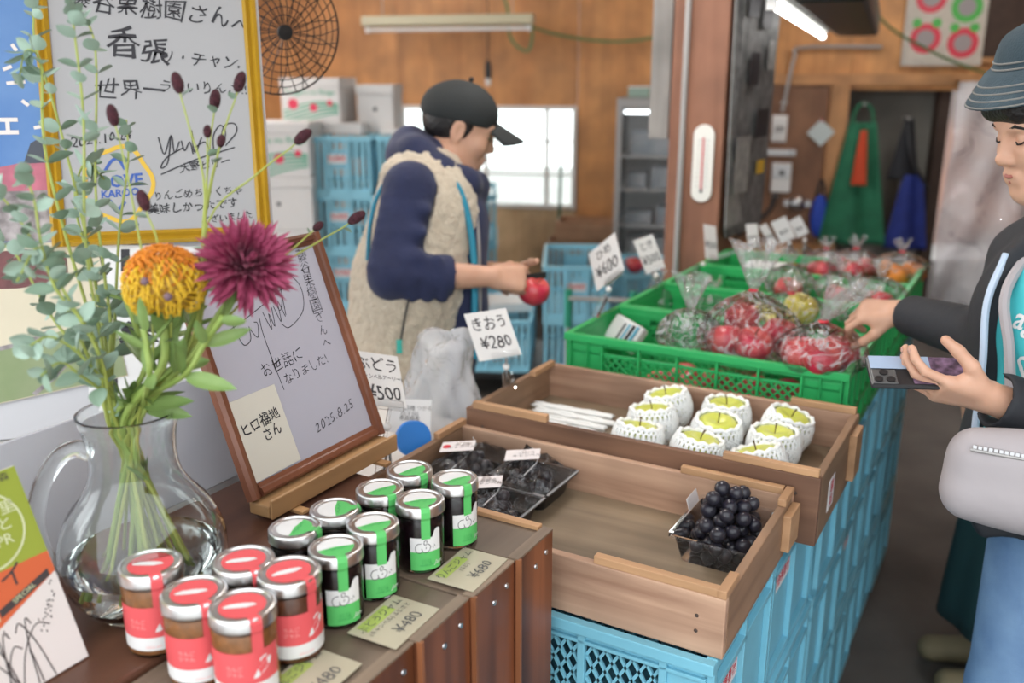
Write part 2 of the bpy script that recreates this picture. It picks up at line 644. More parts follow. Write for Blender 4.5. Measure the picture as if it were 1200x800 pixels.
def tube_lamp(label, p, q, lit=True, housing=None, em=None, shade=False):
    p, q = Vector(p), Vector(q)
    d = (q - p); L = d.length
    t = thing('fluorescent_lamp', label, 'lamp', (p + q) / 2, math.atan2(d.y, d.x), 'fluorescent tube lamps')
    MB().prism([(-0.05, 0.03), (-0.035, 0.09), (0.035, 0.09), (0.05, 0.03), (0.02, 0.02), (-0.02, 0.02)], -L / 2 - 0.03, L / 2 + 0.03).xf(Matrix(((0, 0, 1, 0), (1, 0, 0, 0), (0, 1, 0, 0), (0, 0, 0, 1)))).build('housing', housing or m_housing, t, bevel=0.003)
    MB().tube([(-L / 2, 0, 0), (L / 2, 0, 0)], 0.0125, 12).build('tube', (em or m_emit) if lit else m_white_plastic, t, smooth=True)
    if shade:
        MB().bb(-L / 2 - 0.02, L / 2 + 0.06, -0.26, -0.055, 0.0, 0.12).build('dark_shade', m_dark, t, bevel=0.02)
    for s in (-1, 1):
        MB().bb(s * L / 2 - 0.012, s * L / 2 + 0.012, -0.014, 0.014, -0.017, 0.03).build('holder', m_white_plastic, t)
        MB().tube([(s * L * 0.4, 0, 0.09), (s * L * 0.4, 0, 2.75 - p.z)], 0.004, 6).build('hanger', m_grey_metal, t)
    return t


m_emit_soft = mat('tube_light_soft', (0.9, 0.9, 0.9), 0.5, emit=(1.0, 0.98, 0.95), estr=9.0)
tube_lamp('lit fluorescent tube in dark housing above the green crates', T(905, 0, 2.6), T(964, 45, 4.6), em=m_emit_soft, shade=True)
wa, wb_ = wl(-0.9, 1.9, 0.5), wl(0.22, 1.975, 0.5)
tube_lamp('unlit fluorescent tube under a cream reflector near the back wall', wa, wb_, lit=False, housing=m_housing_w)
for i, (x, y) in enumerate(((-2.2, 3.2), (-1.6, 5.3), (2.4, 5.0), (0.2, 2.4), (-3.0, 4.6))):  # tubes added out of view to brighten the back of the room
    tube_lamp('added unseen fluorescent tube lamp under the ceiling, ' + ['at the side wall', 'before the window', 'before the doorway', 'above the boxes', 'before the stacked crates'][i], (x, y - 0.6, 2.5), (x, y + 0.6, 2.5))
# ---------------------------------------------------------------- stall: crates and boxes
m_blue = mat('blue_crate_plastic', (0.2, 0.52, 0.66), 0.42, var=0.12, scale=6, bump=0.02, bscale=40)
m_green = mat('green_crate_plastic', (0.03, 0.42, 0.12), 0.38, var=0.12, scale=6, bump=0.02, bscale=40)
m_label = mat('sticker', (0.78, 0.74, 0.74), 0.5)


def lattice(mb, x0, x1, z0, z1, y, step, slope, w):
    """criss-cross bars filling a rectangle of a wall that faces y"""
    for sg in (1, -1):
        k = -60
        while k < 60:
            pts = []
            c = k * step
            # z = z0 + sg*slope*(x-x0-c)
            cand = []
            for x in (x0, x1):
                z = z0 + sg * slope * (x - x0 - c)
                if z0 - 1e-9 <= z <= z1 + 1e-9:
                    cand.append((x, z))
            for z in (z0, z1):
                x = x0 + c + (z - z0) / (sg * slope)
                if x0 + 1e-9 < x < x1 - 1e-9:
                    cand.append((x, z))
            if len(cand) >= 2:
                p, q = cand[0], cand[1]
                if (p[0] - q[0]) ** 2 + (p[1] - q[1]) ** 2 > 1e-5:
                    mb.bar((p[0], y, p[1]), (q[0], y, q[1]), w, w, up=(0, 1, 0))
            k += 1


def crate_parts(w, d, h, style):
    """a moulded plastic crate, origin at the middle of its base"""
    X, Y = w / 2 - 0.012, d / 2 - 0.012
    body, lat, rib = MB(), MB(), MB()
    th = 0.005
    # rim
    for s in (-1, 1):
        body.bb(-w / 2, w / 2, s * d / 2, s * (d / 2 - 0.016), h - 0.018, h)
        body.bb(s * w / 2, s * (w / 2 - 0.016), -d / 2 + 0.016, d / 2 - 0.016, h - 0.018, h)
    body.bb(-X, X, -Y, Y, 0.0, 0.006)
    cw = w * (0.13 if style == 'green' else 0.095)
    for s in (-1, 1):
        y = s * Y
        if style != 'green':
            zb, zt = 0.04, h - 0.036
            body.bb(-X, X, y, y - s * th, zt, h - 0.014)
            body.bb(-X, X, y, y - s * th, 0.006, zb)
            body.bb(-X, -X + cw, y, y - s * th, zb, zt).bb(X - cw, X, y, y - s * th, zb, zt)
            x0, x1, n = -X + cw, X - cw, 4
            pw = (x1 - x0) / n
            for i in range(n):
                lattice(lat, x0 + i * pw + 0.006, x0 + (i + 1) * pw - 0.006, zb, zt, y - s * th / 2, 0.0215, 1.7, 0.0048)
            for i in range(n + 1):
                rib.bb(x0 + i * pw - 0.006, x0 + i * pw + 0.006, y + s * 0.006, y - s * th, 0.006, h - 0.014)
            rib.bb(-X, X, y + s * 0.006, y, h - 0.036, h - 0.03)
        else:
            zb, zt = 0.028, h - 0.05
            body.bb(-X, X, y, y - s * th, h - 0.028, h - 0.014)
            body.bb(-X, X, y, y - s * th, zt - 0.0, zt + 0.008)
            body.bb(-X, X, y, y - s * th, 0.006, zb)
            body.bb(-X, -X + cw, y, y - s * th, zb, h - 0.028).bb(X - cw, X, y, y - s * th, zb, h - 0.028)
            x0, x1, n = -X + cw, X - cw, 5
            pw = (x1 - x0) / n
            for i in range(n):
                lattice(lat, x0 + i * pw + 0.003, x0 + (i + 1) * pw - 0.003, zb, zt, y - s * th / 2, 0.021, 1.0, 0.0042)
            for i in range(n + 1):
                rib.bb(x0 + i * pw - 0.003, x0 + i * pw + 0.003, y + s * 0.008, y - s * th, 0.006, h - 0.014)
            for xx in (-X + 0.004, X - 0.004, -X + cw * 0.55, X - cw * 0.55):
                rib.bb(xx - 0.002, xx + 0.002, y + s * 0.008, y, 0.006, h - 0.014)
        # short sides: solid wall, ribs and a ledge
        x = s * X
        if style == 'ribbed':
            body.bb(x, x - s * th, -Y, Y, 0.006, 0.03)
            body.bb(x, x - s * th, -Y, Y, h - 0.03, h - 0.014)
            body.bb(x, x - s * th, -Y * 0.45, Y * 0.45, h * 0.45, h * 0.78)
            for i in range(11):
                yy = -Y + 0.008 + (2 * Y - 0.016) * i / 10
                body.bb(x, x - s * th, yy - 0.008, yy + 0.008, 0.03, h - 0.03)
        else:
            body.bb(x, x - s * th, -Y, Y, 0.006, h - 0.014)
        n = {'blue': 3, 'green': 5, 'ribbed': 4}[style]
        for i in range(n):
            yy = -Y + 0.006 + (2 * Y - 0.012) * i / (n - 1)
            rib.bb(x + s * 0.011, x, yy - 0.006, yy + 0.006, 0.0, h - 0.014)
        rib.bb(x + s * 0.011, x, -Y, Y, 0.0, 0.018)
        if style == 'green':
            rib.bb(x + s * 0.011, x, -Y, Y, h * 0.36, h * 0.36 + 0.01)
        if style == 'blue':
            rib.bb(x + s * 0.011, x, -Y, Y, h * 0.78, h * 0.78 + 0.012)
    return body, rib, lat


def make_crate(name, label, cat, w, d, h, style, m, group):
    t = thing(name, label, cat, group=group)
    body, rib, lat = crate_parts(w, d, h, style)
    body.build('crate_body', m, t, bevel=0.0015)
    rib.build('rib', m, t, bevel=0.001)
    for side in (-1, 1):
        q = MB()
        for i in range(0, len(lat.v), 8):
            if lat.v[i][1] * side > 0:
                q.add(lat.v[i:i + 8], [(0, 1, 3, 2), (4, 6, 7, 5), (0, 4, 5, 1), (2, 3, 7, 6), (0, 2, 6, 4), (1, 5, 7, 3)])
        q.build('lattice', m, t)['kind'] = 'stuff'
    return t


def crate_label(t, w, h, y, zc, size=0.05, side='x'):
    lb = MB().bb(w / 2 - 0.0105, w / 2 - 0.0097, y - 0.06, y + 0.06, zc - 0.021, zc + 0.021).build('sticker', m_label, t)
    inst('lettering', text_mesh('勝谷果樹園', 0.031, m_red_ink, thin=0.012, squash=0.72), t, (w / 2 - 0.0093, y, zc), (R(90), 0, R(90)))
    return lb


BW, BD, BH = 0.67, 0.352, 0.28
proto = make_crate('blue_crate', 'x', 'crate', BW, BD, BH, 'blue', m_blue, 'blue crates under the stall')
BB0 = 1.085
cols = ['under the empty grape box', 'under the green apple box', 'under the first green crate', 'under the second green crate', 'under the third green crate', 'under the farthest green crate']
lev = ['bottom', 'middle', 'top']
for i in range(6):
    for k in range(3):
        o = proto if (i == 0 and k == 0) else dup(proto)
        jit = random.uniform(-0.006, 0.006)
        o.location = W(-0.636 + jit, BB0 + BD / 2 + 0.36 * i, BH * k)
        o.rotation_euler = (0, 0, -TH + random.uniform(-0.004, 0.004))
        o['label'] = 'light blue lattice crate, %s of its stack %s' % (lev[k], cols[i])
        if (i, k) in ((0, 2), (1, 2), (0, 1), (3, 1)):
            crate_label(o, BW, BH, -0.07 if k == 2 else 0.0, BH * 0.66)

GW, GD, GH = 0.675, 0.33, 0.18
gz = BH * 3
gproto = make_crate('green_crate', 'green lattice crate of bagged red apples, nearest of the green crates', 'crate', GW, GD, GH, 'green', m_green, 'green crates along the stall')
glabels = [None, 'second green crate from the wooden boxes, holding bagged yellow apples', 'third green crate from the wooden boxes, holding empty looking clear bags', 'fourth and last green crate, with bagged fruit before the aprons']
GB = []
for i in range(4):
    o = gproto if i == 0 else dup(gproto, label=glabels[i])
    b = 1.95 + GD / 2 + 0.336 * i
    GB.append(b)
    o.location = W(-0.632, b, gz)
    o.rotation_euler = (0, 0, -TH)

# ---------------------------------------------------------------- wooden boxes
m_box_x = wood('box_wood_x', (0.3, 0.165, 0.105), (0.6, 0.39, 0.265), axis=0, rough=0.65, grain=26, bump=0.25, tone=(0.62, 1.14))
m_box_y = wood('box_wood_y', (0.2, 0.115, 0.065), (0.33, 0.2, 0.12), axis=1, rough=0.65, grain=30, bump=0.2)
m_box_dark = wood('box_wood_dark', (0.13, 0.062, 0.036), (0.23, 0.12, 0.07), axis=0, rough=0.65, grain=30, bump=0.25)
m_box_floor = wood('box_floor', (0.15, 0.11, 0.07), (0.29, 0.22, 0.145), axis=0, rough=0.45, grain=16, bump=0.05, tone=(0.6, 1.15))
m_cleat_x = wood('cleat_x', (0.4, 0.22, 0.105), (0.54, 0.32, 0.17), axis=0, rough=0.6, grain=30, bump=0.1)
m_cleat_y = wood('cleat_y', (0.36, 0.2, 0.1), (0.48, 0.28, 0.15), axis=1, rough=0.6, grain=30, bump=0.1)
m_nail = mat('nail_head', (0.1, 0.08, 0.07), 0.5, metal=0.6)


me_nail = MB().lathe([(0.0, 0.0), (0.003, 0.0), (0.0025, 0.0012), (0.0, 0.0015)], 8).mesh('nail', m_nail)


def wooden_box(label, a0, a1, b0, b1, z0, h, front, cleats, name='wooden_box', fz=0.0):
    w, d = a1 - a0, b1 - b0
    t = thing(name, label, 'box', W((a0 + a1) / 2, (b0 + b1) / 2, z0), -TH, 'wooden fruit boxes on the stall')
    th = 0.014
    MB().bb(-w / 2, w / 2, -d / 2, -d / 2 + th, 0, h).build('board', front, t, bevel=0.002)
    MB().bb(-w / 2, w / 2, d / 2 - th, d / 2, 0, h).build('board', m_box_x, t, bevel=0.002)
    for s in (-1, 1):
        MB().bb(s * w / 2, s * (w / 2 - th), -d / 2 + th + 0.001, d / 2 - th - 0.001, 0, h).build('board', m_box_y, t, bevel=0.002)
    MB().bb(-w / 2 + th, w / 2 - th, -d / 2 + th, d / 2 - th, 0.002 + fz, 0.012 + fz).build('bottom_board', m_box_floor, t)
    for (x0, x1, y0, y1, zz0, zz1) in cleats:
        m = m_cleat_x if abs(x1 - x0) > abs(y1 - y0) else m_cleat_y
        MB().bb(x0, x1, y0, y1, zz0, zz1).build('cleat', m, t, bevel=0.0015)
    for s in (-1, 1):
        for z in (0.035, h - 0.035):
            inst('nail', me_nail, t, (s * (w / 2 - 0.04), -d / 2 - 0.0002, z), (R(90), 0, 0))
    return t


A0, A1 = -0.975, -0.295
hw = (A1 - A0) / 2
FH = 0.094
d1 = 1.49 - 1.104
fbox = wooden_box('nearest wooden box, half empty, with wrapped black grapes at its end', A0, A1, 1.104, 1.49, gz + 0.001, FH, m_box_x,
                  [(hw - 0.2, hw - 0.012, -d1 / 2 + 0.001, -d1 / 2 + 0.015, FH, FH + 0.013),
                   (hw - 0.014, hw, -d1 / 2 + 0.0, -d1 / 2 + 0.06, FH, FH + 0.013),
                   (hw - 0.014, hw, d1 / 2 - 0.06, d1 / 2, FH, FH + 0.013),
                   (hw - 0.2, hw - 0.016, d1 / 2 - 0.014, d1 / 2, FH, FH + 0.013),
                   (-hw, -hw + 0.014, d1 / 2 - 0.1, d1 / 2 - 0.0, FH, FH + 0.013),
                   (hw, hw + 0.014, d1 / 2 - 0.075, d1 / 2 - 0.01, 0.02, 0.085)])
d2 = 1.862 - 1.497
mbox = wooden_box('wooden box holding green apples in foam nets beside green crate', A0 + 0.008, A1 + 0.04, 1.497, 1.862, gz + 0.001, 0.128, m_box_dark,
                  [(hw - 0.155, hw + 0.012, -d2 / 2 + 0.001, -d2 / 2 + 0.015, 0.128, 0.141),
                   (-hw - 0.0, -hw + 0.17, -d2 / 2 + 0.001, -d2 / 2 + 0.015, 0.128, 0.143),
                   (hw - 0.12, hw + 0.01, d2 / 2 - 0.014, d2 / 2, 0.128, 0.141),
                   (-hw + 0.0, -hw + 0.014, d2 / 2 - 0.12, d2 / 2 - 0.02, 0.128, 0.141),
                   (hw + 0.016, hw + 0.03, d2 / 2 - 0.1, d2 / 2 - 0.03, 0.02, 0.115)], fz=0.038)
MB().bb(hw + 0.0165, hw + 0.0172, -0.1, -0.05, 0.03, 0.09).build('sticker', m_label, mbox)
inst('lettering', text_mesh('勝谷', 0.026, m_red_ink, thin=0.01), mbox, (hw + 0.0176, -0.075, 0.06), (R(90), R(90), R(90)))
# ---------------------------------------------------------------- counter with boxes
m_table = wood('dark_table_top', (0.065, 0.027, 0.017), (0.15, 0.066, 0.04), axis=1, rough=0.32, grain=16, bump=0.05)
m_side = wood('stained_side', (0.065, 0.02, 0.01), (0.28, 0.09, 0.034), axis=2, rough=0.38, grain=16, bump=0.06, tone=(0.6, 1.15))
m_boxtop = wood('weathered_top', (0.12, 0.085, 0.06), (0.22, 0.16, 0.115), axis=1, rough=0.5, grain=22, bump=0.08)
m_boxtop_l = wood('weathered_edge', (0.16, 0.115, 0.08), (0.3, 0.22, 0.155), axis=1, rough=0.55, grain=22, bump=0.08)
m_edge = wood('edge_wood', (0.2, 0.07, 0.028), (0.32, 0.12, 0.048), axis=2, rough=0.5, grain=20, bump=0.05)

tb = thing('display_table', 'dark stained wooden table carrying the vase and the red jars', 'table', W(-0.92, 0.62, 0), -TH)
MB().bb(-0.135, 0.137, -0.52, 0.455, 0.962, 1.0).build('tabletop', m_table, tb, bevel=0.004)
for x in (-0.11, 0.11):
    for y in (-0.48, 0.42):
        MB().bb(x - 0.02, x + 0.02, y - 0.02, y + 0.02, 0, 0.961).build('leg', m_table, tb, bevel=0.003)
MB().bb(0.112, 0.132, -0.455, 0.395, 0.88, 0.961).build('apron_board', m_table, tb)

bnd = [(0.3, 0.52, -0.566, 0.992), (0.52, 0.628, -0.559, 0.996), (0.628, 0.738, -0.552, 1.0), (0.738, 0.846, -0.545, 1.002), (0.846, 0.95, -0.54, 1.004), (0.95, 1.052, -0.535, 1.006)]
where = ['nearest to the camera', 'second', 'third', 'fourth', 'fifth', 'last, beside the grape box']
BOXTOP = []
for i, (b0, b1, a1, z1) in enumerate(bnd):
    a0 = -0.78
    w, d = a1 - a0, b1 - b0
    t = thing('wooden_stand_box', 'dark wooden box under the jam jars, %s' % ['at the near end under a price card', 'second from the near end', 'third, under the 480 yen card', 'fourth, between the two price cards', 'fifth, under the 680 yen card', 'farthest, with a lip'][i], 'box', W((a0 + a1) / 2, (b0 + b1) / 2, 0), -TH, 'wooden boxes under the jam jars')
    MB().bb(w / 2 - 0.016, w / 2, -d / 2, d / 2 - 0.001, 0, z1 - 0.003).build('side_board', m_side, t, bevel=0.001)
    MB().bb(w / 2 - 0.016, w / 2, -d / 2, d / 2 - 0.001, z1 - 0.0028, z1).build('edge_cap', m_boxtop_l, t)
    MB().bb(-w / 2, -w / 2 + 0.014, -d / 2, d / 2 - 0.001, 0, z1 - 0.012).build('side_board', m_side, t, bevel=0.002)
    MB().bb(-w / 2 + 0.015, w / 2 - 0.0165, -d / 2, -d / 2 + 0.01, 0, z1 - 0.0145).build('end_board', m_side, t)
    MB().bb(-w / 2, w / 2 - 0.0165, -d / 2, d / 2 - 0.001, z1 - 0.014, z1 - 0.003).build('top_board', m_boxtop, t, bevel=0.0015)
    MB().bb(w / 2 - 0.003, w / 2 + 0.004, -d / 2 - 0.0005, -d / 2 + 0.0045, 0, z1 - 0.0005).build('edge_strip', m_edge, t)
    if i == 5:
        MB().bb(-0.02, w / 2 - 0.017, d / 2 - 0.014, d / 2 - 0.001, z1 - 0.0028, z1 + 0.004).build('lip', m_cleat_x, t, bevel=0.001)
    for z in (z1 - 0.035,):
        for yy in (d / 2 - 0.022, -d / 2 + 0.05):
            s = MB().lathe([(0, 0), (0.0042, 0), (0.0036, 0.0018), (0, 0.0022)], 10).xf(Matrix.Translation((w / 2 + 0.0001, yy, z + (0.008 if yy > 0 else 0))) @ Matrix.Rotation(R(90), 4, 'Y'))
            s.build('screw', m_steel, t, smooth=True)
    BOXTOP.append((b0, b1, a1, z1 - 0.003))


def counter_z(a, b):
    if a < -0.781:
        return 1.0
    for b0, b1, a1, z in BOXTOP:
        if b0 <= b < b1:
            return z
    return 1.0


# ---------------------------------------------------------------- jam jars
m_jar = mat('jar_glass', (0.97, 1, 0.98), 0.02, trans=1.0, ior=1.45)
m_lid = mat('silver_lid', (0.72, 0.72, 0.72), 0.28, metal=1.0)
m_jam_dark = mat('dark_grape_jam', (0.012, 0.004, 0.008), 0.25)
m_jam_amber = mat('amber_apple_jam', (0.5, 0.2, 0.06), 0.35, var=0.35, scale=120)
m_jam_brown = mat('brown_apple_jam', (0.22, 0.07, 0.03), 0.35, var=0.35, scale=120)
m_lab_w = mat('white_label', (0.74, 0.74, 0.73), 0.55)
m_lab_g = mat('green_label', (0.1, 0.5, 0.13), 0.5)
m_lab_g2 = mat('deep_green_print', (0.03, 0.3, 0.08), 0.5)
m_lab_r = mat('red_label', (0.72, 0.1, 0.11), 0.5)
m_lab_pink = mat('pale_pink_print', (0.85, 0.42, 0.4), 0.5)


def jar_glass(r, h):
    return MB().lathe([(0.0, 0.0), (r * 0.8, 0.0), (r * 0.95, 0.003), (r, 0.008), (r, h * 0.7), (r, h - 0.012), (r * 0.93, h - 0.006), (r * 0.9, h)], 40, cap=True)


def lid_shape(r, z, h):
    return MB().lathe([(r * 0.97, z), (r * 1.0, z + 0.001), (r * 1.0, z + h * 0.35), (r * 0.985, z + h * 0.45), (r * 0.985, z + h * 0.8), (r * 0.95, z + h * 0.95), (r * 0.9, z + h), (r * 0.85, z + h * 0.98), (r * 0.82, z + h * 0.86), (0.0, z + h * 0.86)], 48)


def sheet(r, z0, z1, a0, a1, n=24):
    return MB().lathe([(r, z0), (r, z1)], n, a0=a0, a1=a1)


def flat_disc(r, z, a0=0, a1=2 * math.pi, n=28, c=(0, 0)):
    vs = [(c[0], c[1], z)] + [(c[0] + r * math.cos(a0 + (a1 - a0) * i / n), c[1] + r * math.sin(a0 + (a1 - a0) * i / n), z) for i in range(n + 1)]
    m = MB()
    m.add(vs, [(0, i + 1, i + 2) for i in range(n)])
    return m


def wrapped_patch(pts, r, ac):
    """2-D outline (x arc length, z) wrapped round radius r: a fan of strips between lower and upper edge lists"""
    m = MB()
    n = len(pts)
    vs = []
    for x, z0, z1 in pts:
        a = ac + x / r
        vs += [(r * math.cos(a), r * math.sin(a), z0), (r * math.cos(a), r * math.sin(a), z1)]
    m.add(vs, [(2 * i, 2 * i + 2, 2 * i + 3, 2 * i + 1) for i in range(n - 1)])
    return m


swirl = [[(-0.004, 0.007), (-0.010, 0.006), (-0.0135, 0.0), (-0.0115, -0.007), (-0.006, -0.0085), (-0.003, -0.005)],
         [(-0.004, -0.001), (-0.002, -0.0065), (0.003, -0.0085), (0.0085, -0.004), (0.0095, 0.002), (0.005, 0.006), (0.001, 0.0045), (-0.0005, 0.008), (0.0015, 0.0115), (0.0045, 0.010), (0.003, 0.0075)],
         [(0.003, 0.001), (0.0025, -0.002)], [(0.0135, 0.0), (0.0145, -0.003)], [(0.0165, 0.003), (0.0172, -0.0005)]]


def green_jar(label):
    t = thing('jam_jar', label, 'jar', group='jars of dark jam with green labels')
    r, h = 0.0305, 0.087
    jar_glass(r, h).build('glass_jar', m_jar, t, smooth=True)
    MB().lathe([(0, 0.004), (r - 0.003, 0.006), (r - 0.0018, 0.011), (r - 0.0018, h - 0.02), (r - 0.004, h - 0.012), (0, h - 0.012)], 36).build('jam', m_jam_dark, t, smooth=True)
    lid_shape(0.0325, h - 0.006, 0.0145).build('lid', m_lid, t, smooth=True)
    lz = h - 0.006 + 0.0145 * 0.86 + 0.0004
    ac = 0.0                                                     # label faces local +X
    rr = r + 0.0004
    wavy = []
    for i in range(25):
        x = -0.021 + 0.042 * i / 24
        top = 0.054 + (0.011 * math.sqrt(max(0, 1 - ((x - 0.017) / 0.007) ** 2)) if abs(x - 0.017) < 0.007 else 0)
        wavy.append((x, 0.034, top))
    wrapped_patch(wavy, rr, ac).build('label', m_lab_w, t)
    wrapped_patch([(-0.021 + 0.042 * i / 24, 0.008, 0.0339) for i in range(25)], rr, ac).build('label_band', m_lab_g, t)
    inst('label_drawing', wrap(strokes_mesh([[(x * 0.86, y * 0.86) for x, y in l] for l in swirl], 0.00085, m_ink), rr + 0.0004, 0.0405, ac - 0.08), t)
    inst('lettering', wrap(text_mesh('ふじさと\nりんご園\nGRAPE JAM', 0.0035, m_lab_g2, thin=0.0), rr + 0.0004, 0.0185, ac), t)
    inst('lettering', wrap(text_mesh('Jam', 0.008, m_lab_w, shear=0.4), rr + 0.0004, 0.017, ac + 0.55), t)
    # seal: disc on the lid, strip over the edge
    flat_disc(0.0218, lz).build('seal', m_lab_w, t)
    s = flat_disc(0.0216, lz + 0.0003, -math.pi / 2 + 0.12, math.pi / 2 - 0.12)
    s.build('seal_print', m_lab_g, t)
    inst('lettering', strokes_mesh([[(0.006, -0.014), (0.004, -0.009), (0.007, -0.005), (0.004, 0.0), (0.007, 0.004), (0.004, 0.009), (0.006, 0.014)]], 0.001, m_lab_g2), t, (0, 0, lz + 0.0006))
    st = MB()
    hw_ = 0.006
    prof = [(0.019, lz + 0.0005), (0.0268, lz + 0.0005), (0.029, lz + 0.0022), (0.0312, lz + 0.0012), (0.0331, lz - 0.004), (0.0331, lz - 0.0118), (0.0311, lz - 0.016), (0.0310, 0.052)]
    st.add([(x, s_ * hw_, z) for x, z in prof for s_ in (-1, 1)], [(2 * i, 2 * i + 1, 2 * i + 3, 2 * i + 2) for i in range(len(prof) - 1)])
    st.build('seal_strip', m_lab_g, t)
    return t


def red_jar(label, jam):
    t = thing('jam_jar', label, 'jar', group='jars of apple jam with red labels')
    r, h = 0.0335, 0.095
    jar_glass(r, h).build('glass_jar', m_jar, t, smooth=True)
    MB().lathe([(0, 0.004), (r - 0.003, 0.006), (r - 0.0018, 0.011), (r - 0.0018, h - 0.018), (r - 0.004, h - 0.012), (0, h - 0.012)], 36).build('jam', jam, t, smooth=True)
    lid_shape(0.0352, h - 0.007, 0.0155).build('lid', m_lid, t, smooth=True)
    lz = h - 0.007 + 0.0155 * 0.86 + 0.0004
    rr = r + 0.0004
    sheet(rr, 0.0285, 0.066, -2.0, 0.75, 40).build('label', m_lab_r, t)
    sheet(rr, 0.0125, 0.0284, -2.0, 0.75, 40).build('label_band', m_lab_w, t)
    leaf = [(-0.009, -0.006), (-0.006, 0.0), (0.0, 0.005), (0.006, 0.0095), (0.0085, 0.009), (0.007, 0.004), (0.001, -0.002), (-0.005, -0.006)]
    lm = MB(); lm.add([(x * 1.25, y * 1.25, 0) for x, y in leaf], [tuple(range(len(leaf)))])
    inst('label_drawing', wrap(lm.mesh('leaf_print', m_lab_w), rr + 0.0004, 0.043, 0.12), t)
    inst('label_drawing', wrap(strokes_mesh([[(-0.003, 0.009), (0.0, 0.012), (0.005, 0.0125)]], 0.002, m_lab_w), rr + 0.0004, 0.045, 0.12), t)
    inst('lettering', wrap(text_mesh('りんご\nジャム', 0.006, m_lab_pink, line=1.1), rr + 0.0004, 0.045, -0.75), t)
    inst('lettering', wrap(text_mesh('APPLE JAM', 0.0038, m_lab_pink), rr + 0.0004, 0.017, -0.3), t)
    flat_disc(0.0245, lz).build('seal', m_lab_r, t)
    lm = MB(); lm.add([(-x * 1.35 - 0.001, -y * 1.7, 0) for x, y in leaf], [tuple(range(len(leaf)))])
    inst('seal_print', lm.mesh('leaf_print', m_lab_w), t, (0, 0, lz + 0.0004), (0, 0, R(15)))
    st = MB(); hw_ = 0.0062
    prof = [(0.0225, lz + 0.0002), (0.0285, lz + 0.0003), (0.0308, lz + 0.0022), (0.0332, lz + 0.0012), (0.0358, lz - 0.004), (0.0358, lz - 0.013), (0.0342, lz - 0.0165), (0.0341, 0.066)]
    st.add([(x, s_ * hw_, z) for x, z in prof for s_ in (-1, 1)], [(2 * i, 2 * i + 1, 2 * i + 3, 2 * i + 2) for i in range(len(prof) - 1)])
    st.build('seal_strip', m_lab_r, t)
    return t


gp = green_jar('x')
gj = [(393, 638, -14, 'jar of dark jam with green label, front row, beside the brown apple jam jar'),
      (437, 612, -12, 'jar of dark jam with green label, second in the front row from the red jars'),
      (492, 586, -20, 'jar of dark jam with green label, third in the front row behind the price cards'),
      (533, 563, -2, 'jar of dark jam with green label at the front row end by the grape box'),
      (345, 617, 40, 'jar of dark jam in the back row, nearest to the easel foot'),
      (392, 595, 60, 'jar of dark jam in the back row, second along, before the easel ledge'),
      (445, 573, 0, 'jar of dark jam in the back row, third along, right of the easel'),
      (480, 552, 6, 'jar of dark jam at the back row end beside the wrapped grapes')]
for i, (x, y, ang, lb) in enumerate(gj):
    p = Zp(x, y, 1.094)
    a, b = AB(p)
    o = gp if i == 0 else dup(gp)
    o.location = (p.x, p.y, counter_z(a, b) + 0.0003)
    o.rotation_euler = (0, 0, R(-52 + ang))
    o['label'] = lb
rj = [(283, 700, 'red labelled apple jam jar, frontmost of all the jars'),
      (226, 684, 'red labelled apple jam jar, second in the front row, behind the frontmost jar'),
      (176, 658, 'red labelled apple jam jar standing right before the glass vase'),
      (338, 664, 'red labelled jar of browner apple jam touching the dark jam jars'),
      (285, 651, 'red labelled jar of browner apple jam, hindmost, between vase and dark jams')]
rp1 = red_jar('x', m_jam_amber)
rp2 = red_jar('x', m_jam_brown)
for i, (x, y, lb) in enumerate(rj):
    p = Zp(x, y, 1.104)
    a, b = AB(p)
    src = rp1 if i < 3 else rp2
    o = src if i in (0, 3) else dup(src)
    o.location = (p.x, p.y, counter_z(a, b) + 0.0003)
    o.rotation_euler = (0, 0, R([-52, -50, -60, -35, -50][i]))
    o['label'] = lb

# price cards lying on the boxes
m_card = mat('card_paper', (0.5, 0.45, 0.33), 0.4, var=0.12, scale=8)
m_hl = mat('green_highlighter', (0.4, 0.5, 0.12), 0.5)
m_inkgrey = mat('faded_ink', (0.1, 0.1, 0.1), 0.6)
for (x, y, l1, l2, l3, lb) in ((556, 672, 'りんごジャム', '(ふじ)', '¥680', 'cream price card reading 680 yen lying by the farthest green jar'),
                               (470, 732, 'ぶどうジャム', '(キャンベル) ふじさと', '¥480', 'cream price card reading 480 yen lying before the front row jars'),
                               (372, 798, 'りんごジャム', '', '¥480', 'cream price card mostly below the picture edge beside the red jars')):
    p = Zp(x, y, 1.0)
    a, b = AB(p)
    zt = max(counter_z(a, b - 0.03), counter_z(a, b + 0.03), counter_z(a, b))
    t = thing('price_card', lb, 'card', (p.x - 0.008, p.y + 0.004, zt + 0.0036), -TH + R(2), 'price cards lying on the boxes')
    MB().bb(-0.034, 0.034, -0.046, 0.046, 0, 0.001).build('card', m_card, t)
    if l1:
        MB().add([(-0.03, -0.035, 0.0013), (-0.012, -0.035, 0.0013), (-0.012, 0.02, 0.0013), (-0.03, 0.02, 0.0013)], [(0, 1, 2, 3)]).build('highlight', m_hl, t)
    inst('lettering', text_mesh(l1, 0.0135, m_inkgrey, hand=0.04), t, (-0.02, 0, 0.0016), (0, 0, R(90)))
    if l2:
        inst('lettering', text_mesh(l2, 0.008, m_inkgrey), t, (-0.006, 0, 0.0016), (0, 0, R(90)))
    inst('lettering', text_mesh(l3, 0.022, m_inkgrey, hand=0.03), t, (0.016, 0.005, 0.0016), (0, 0, R(90)))

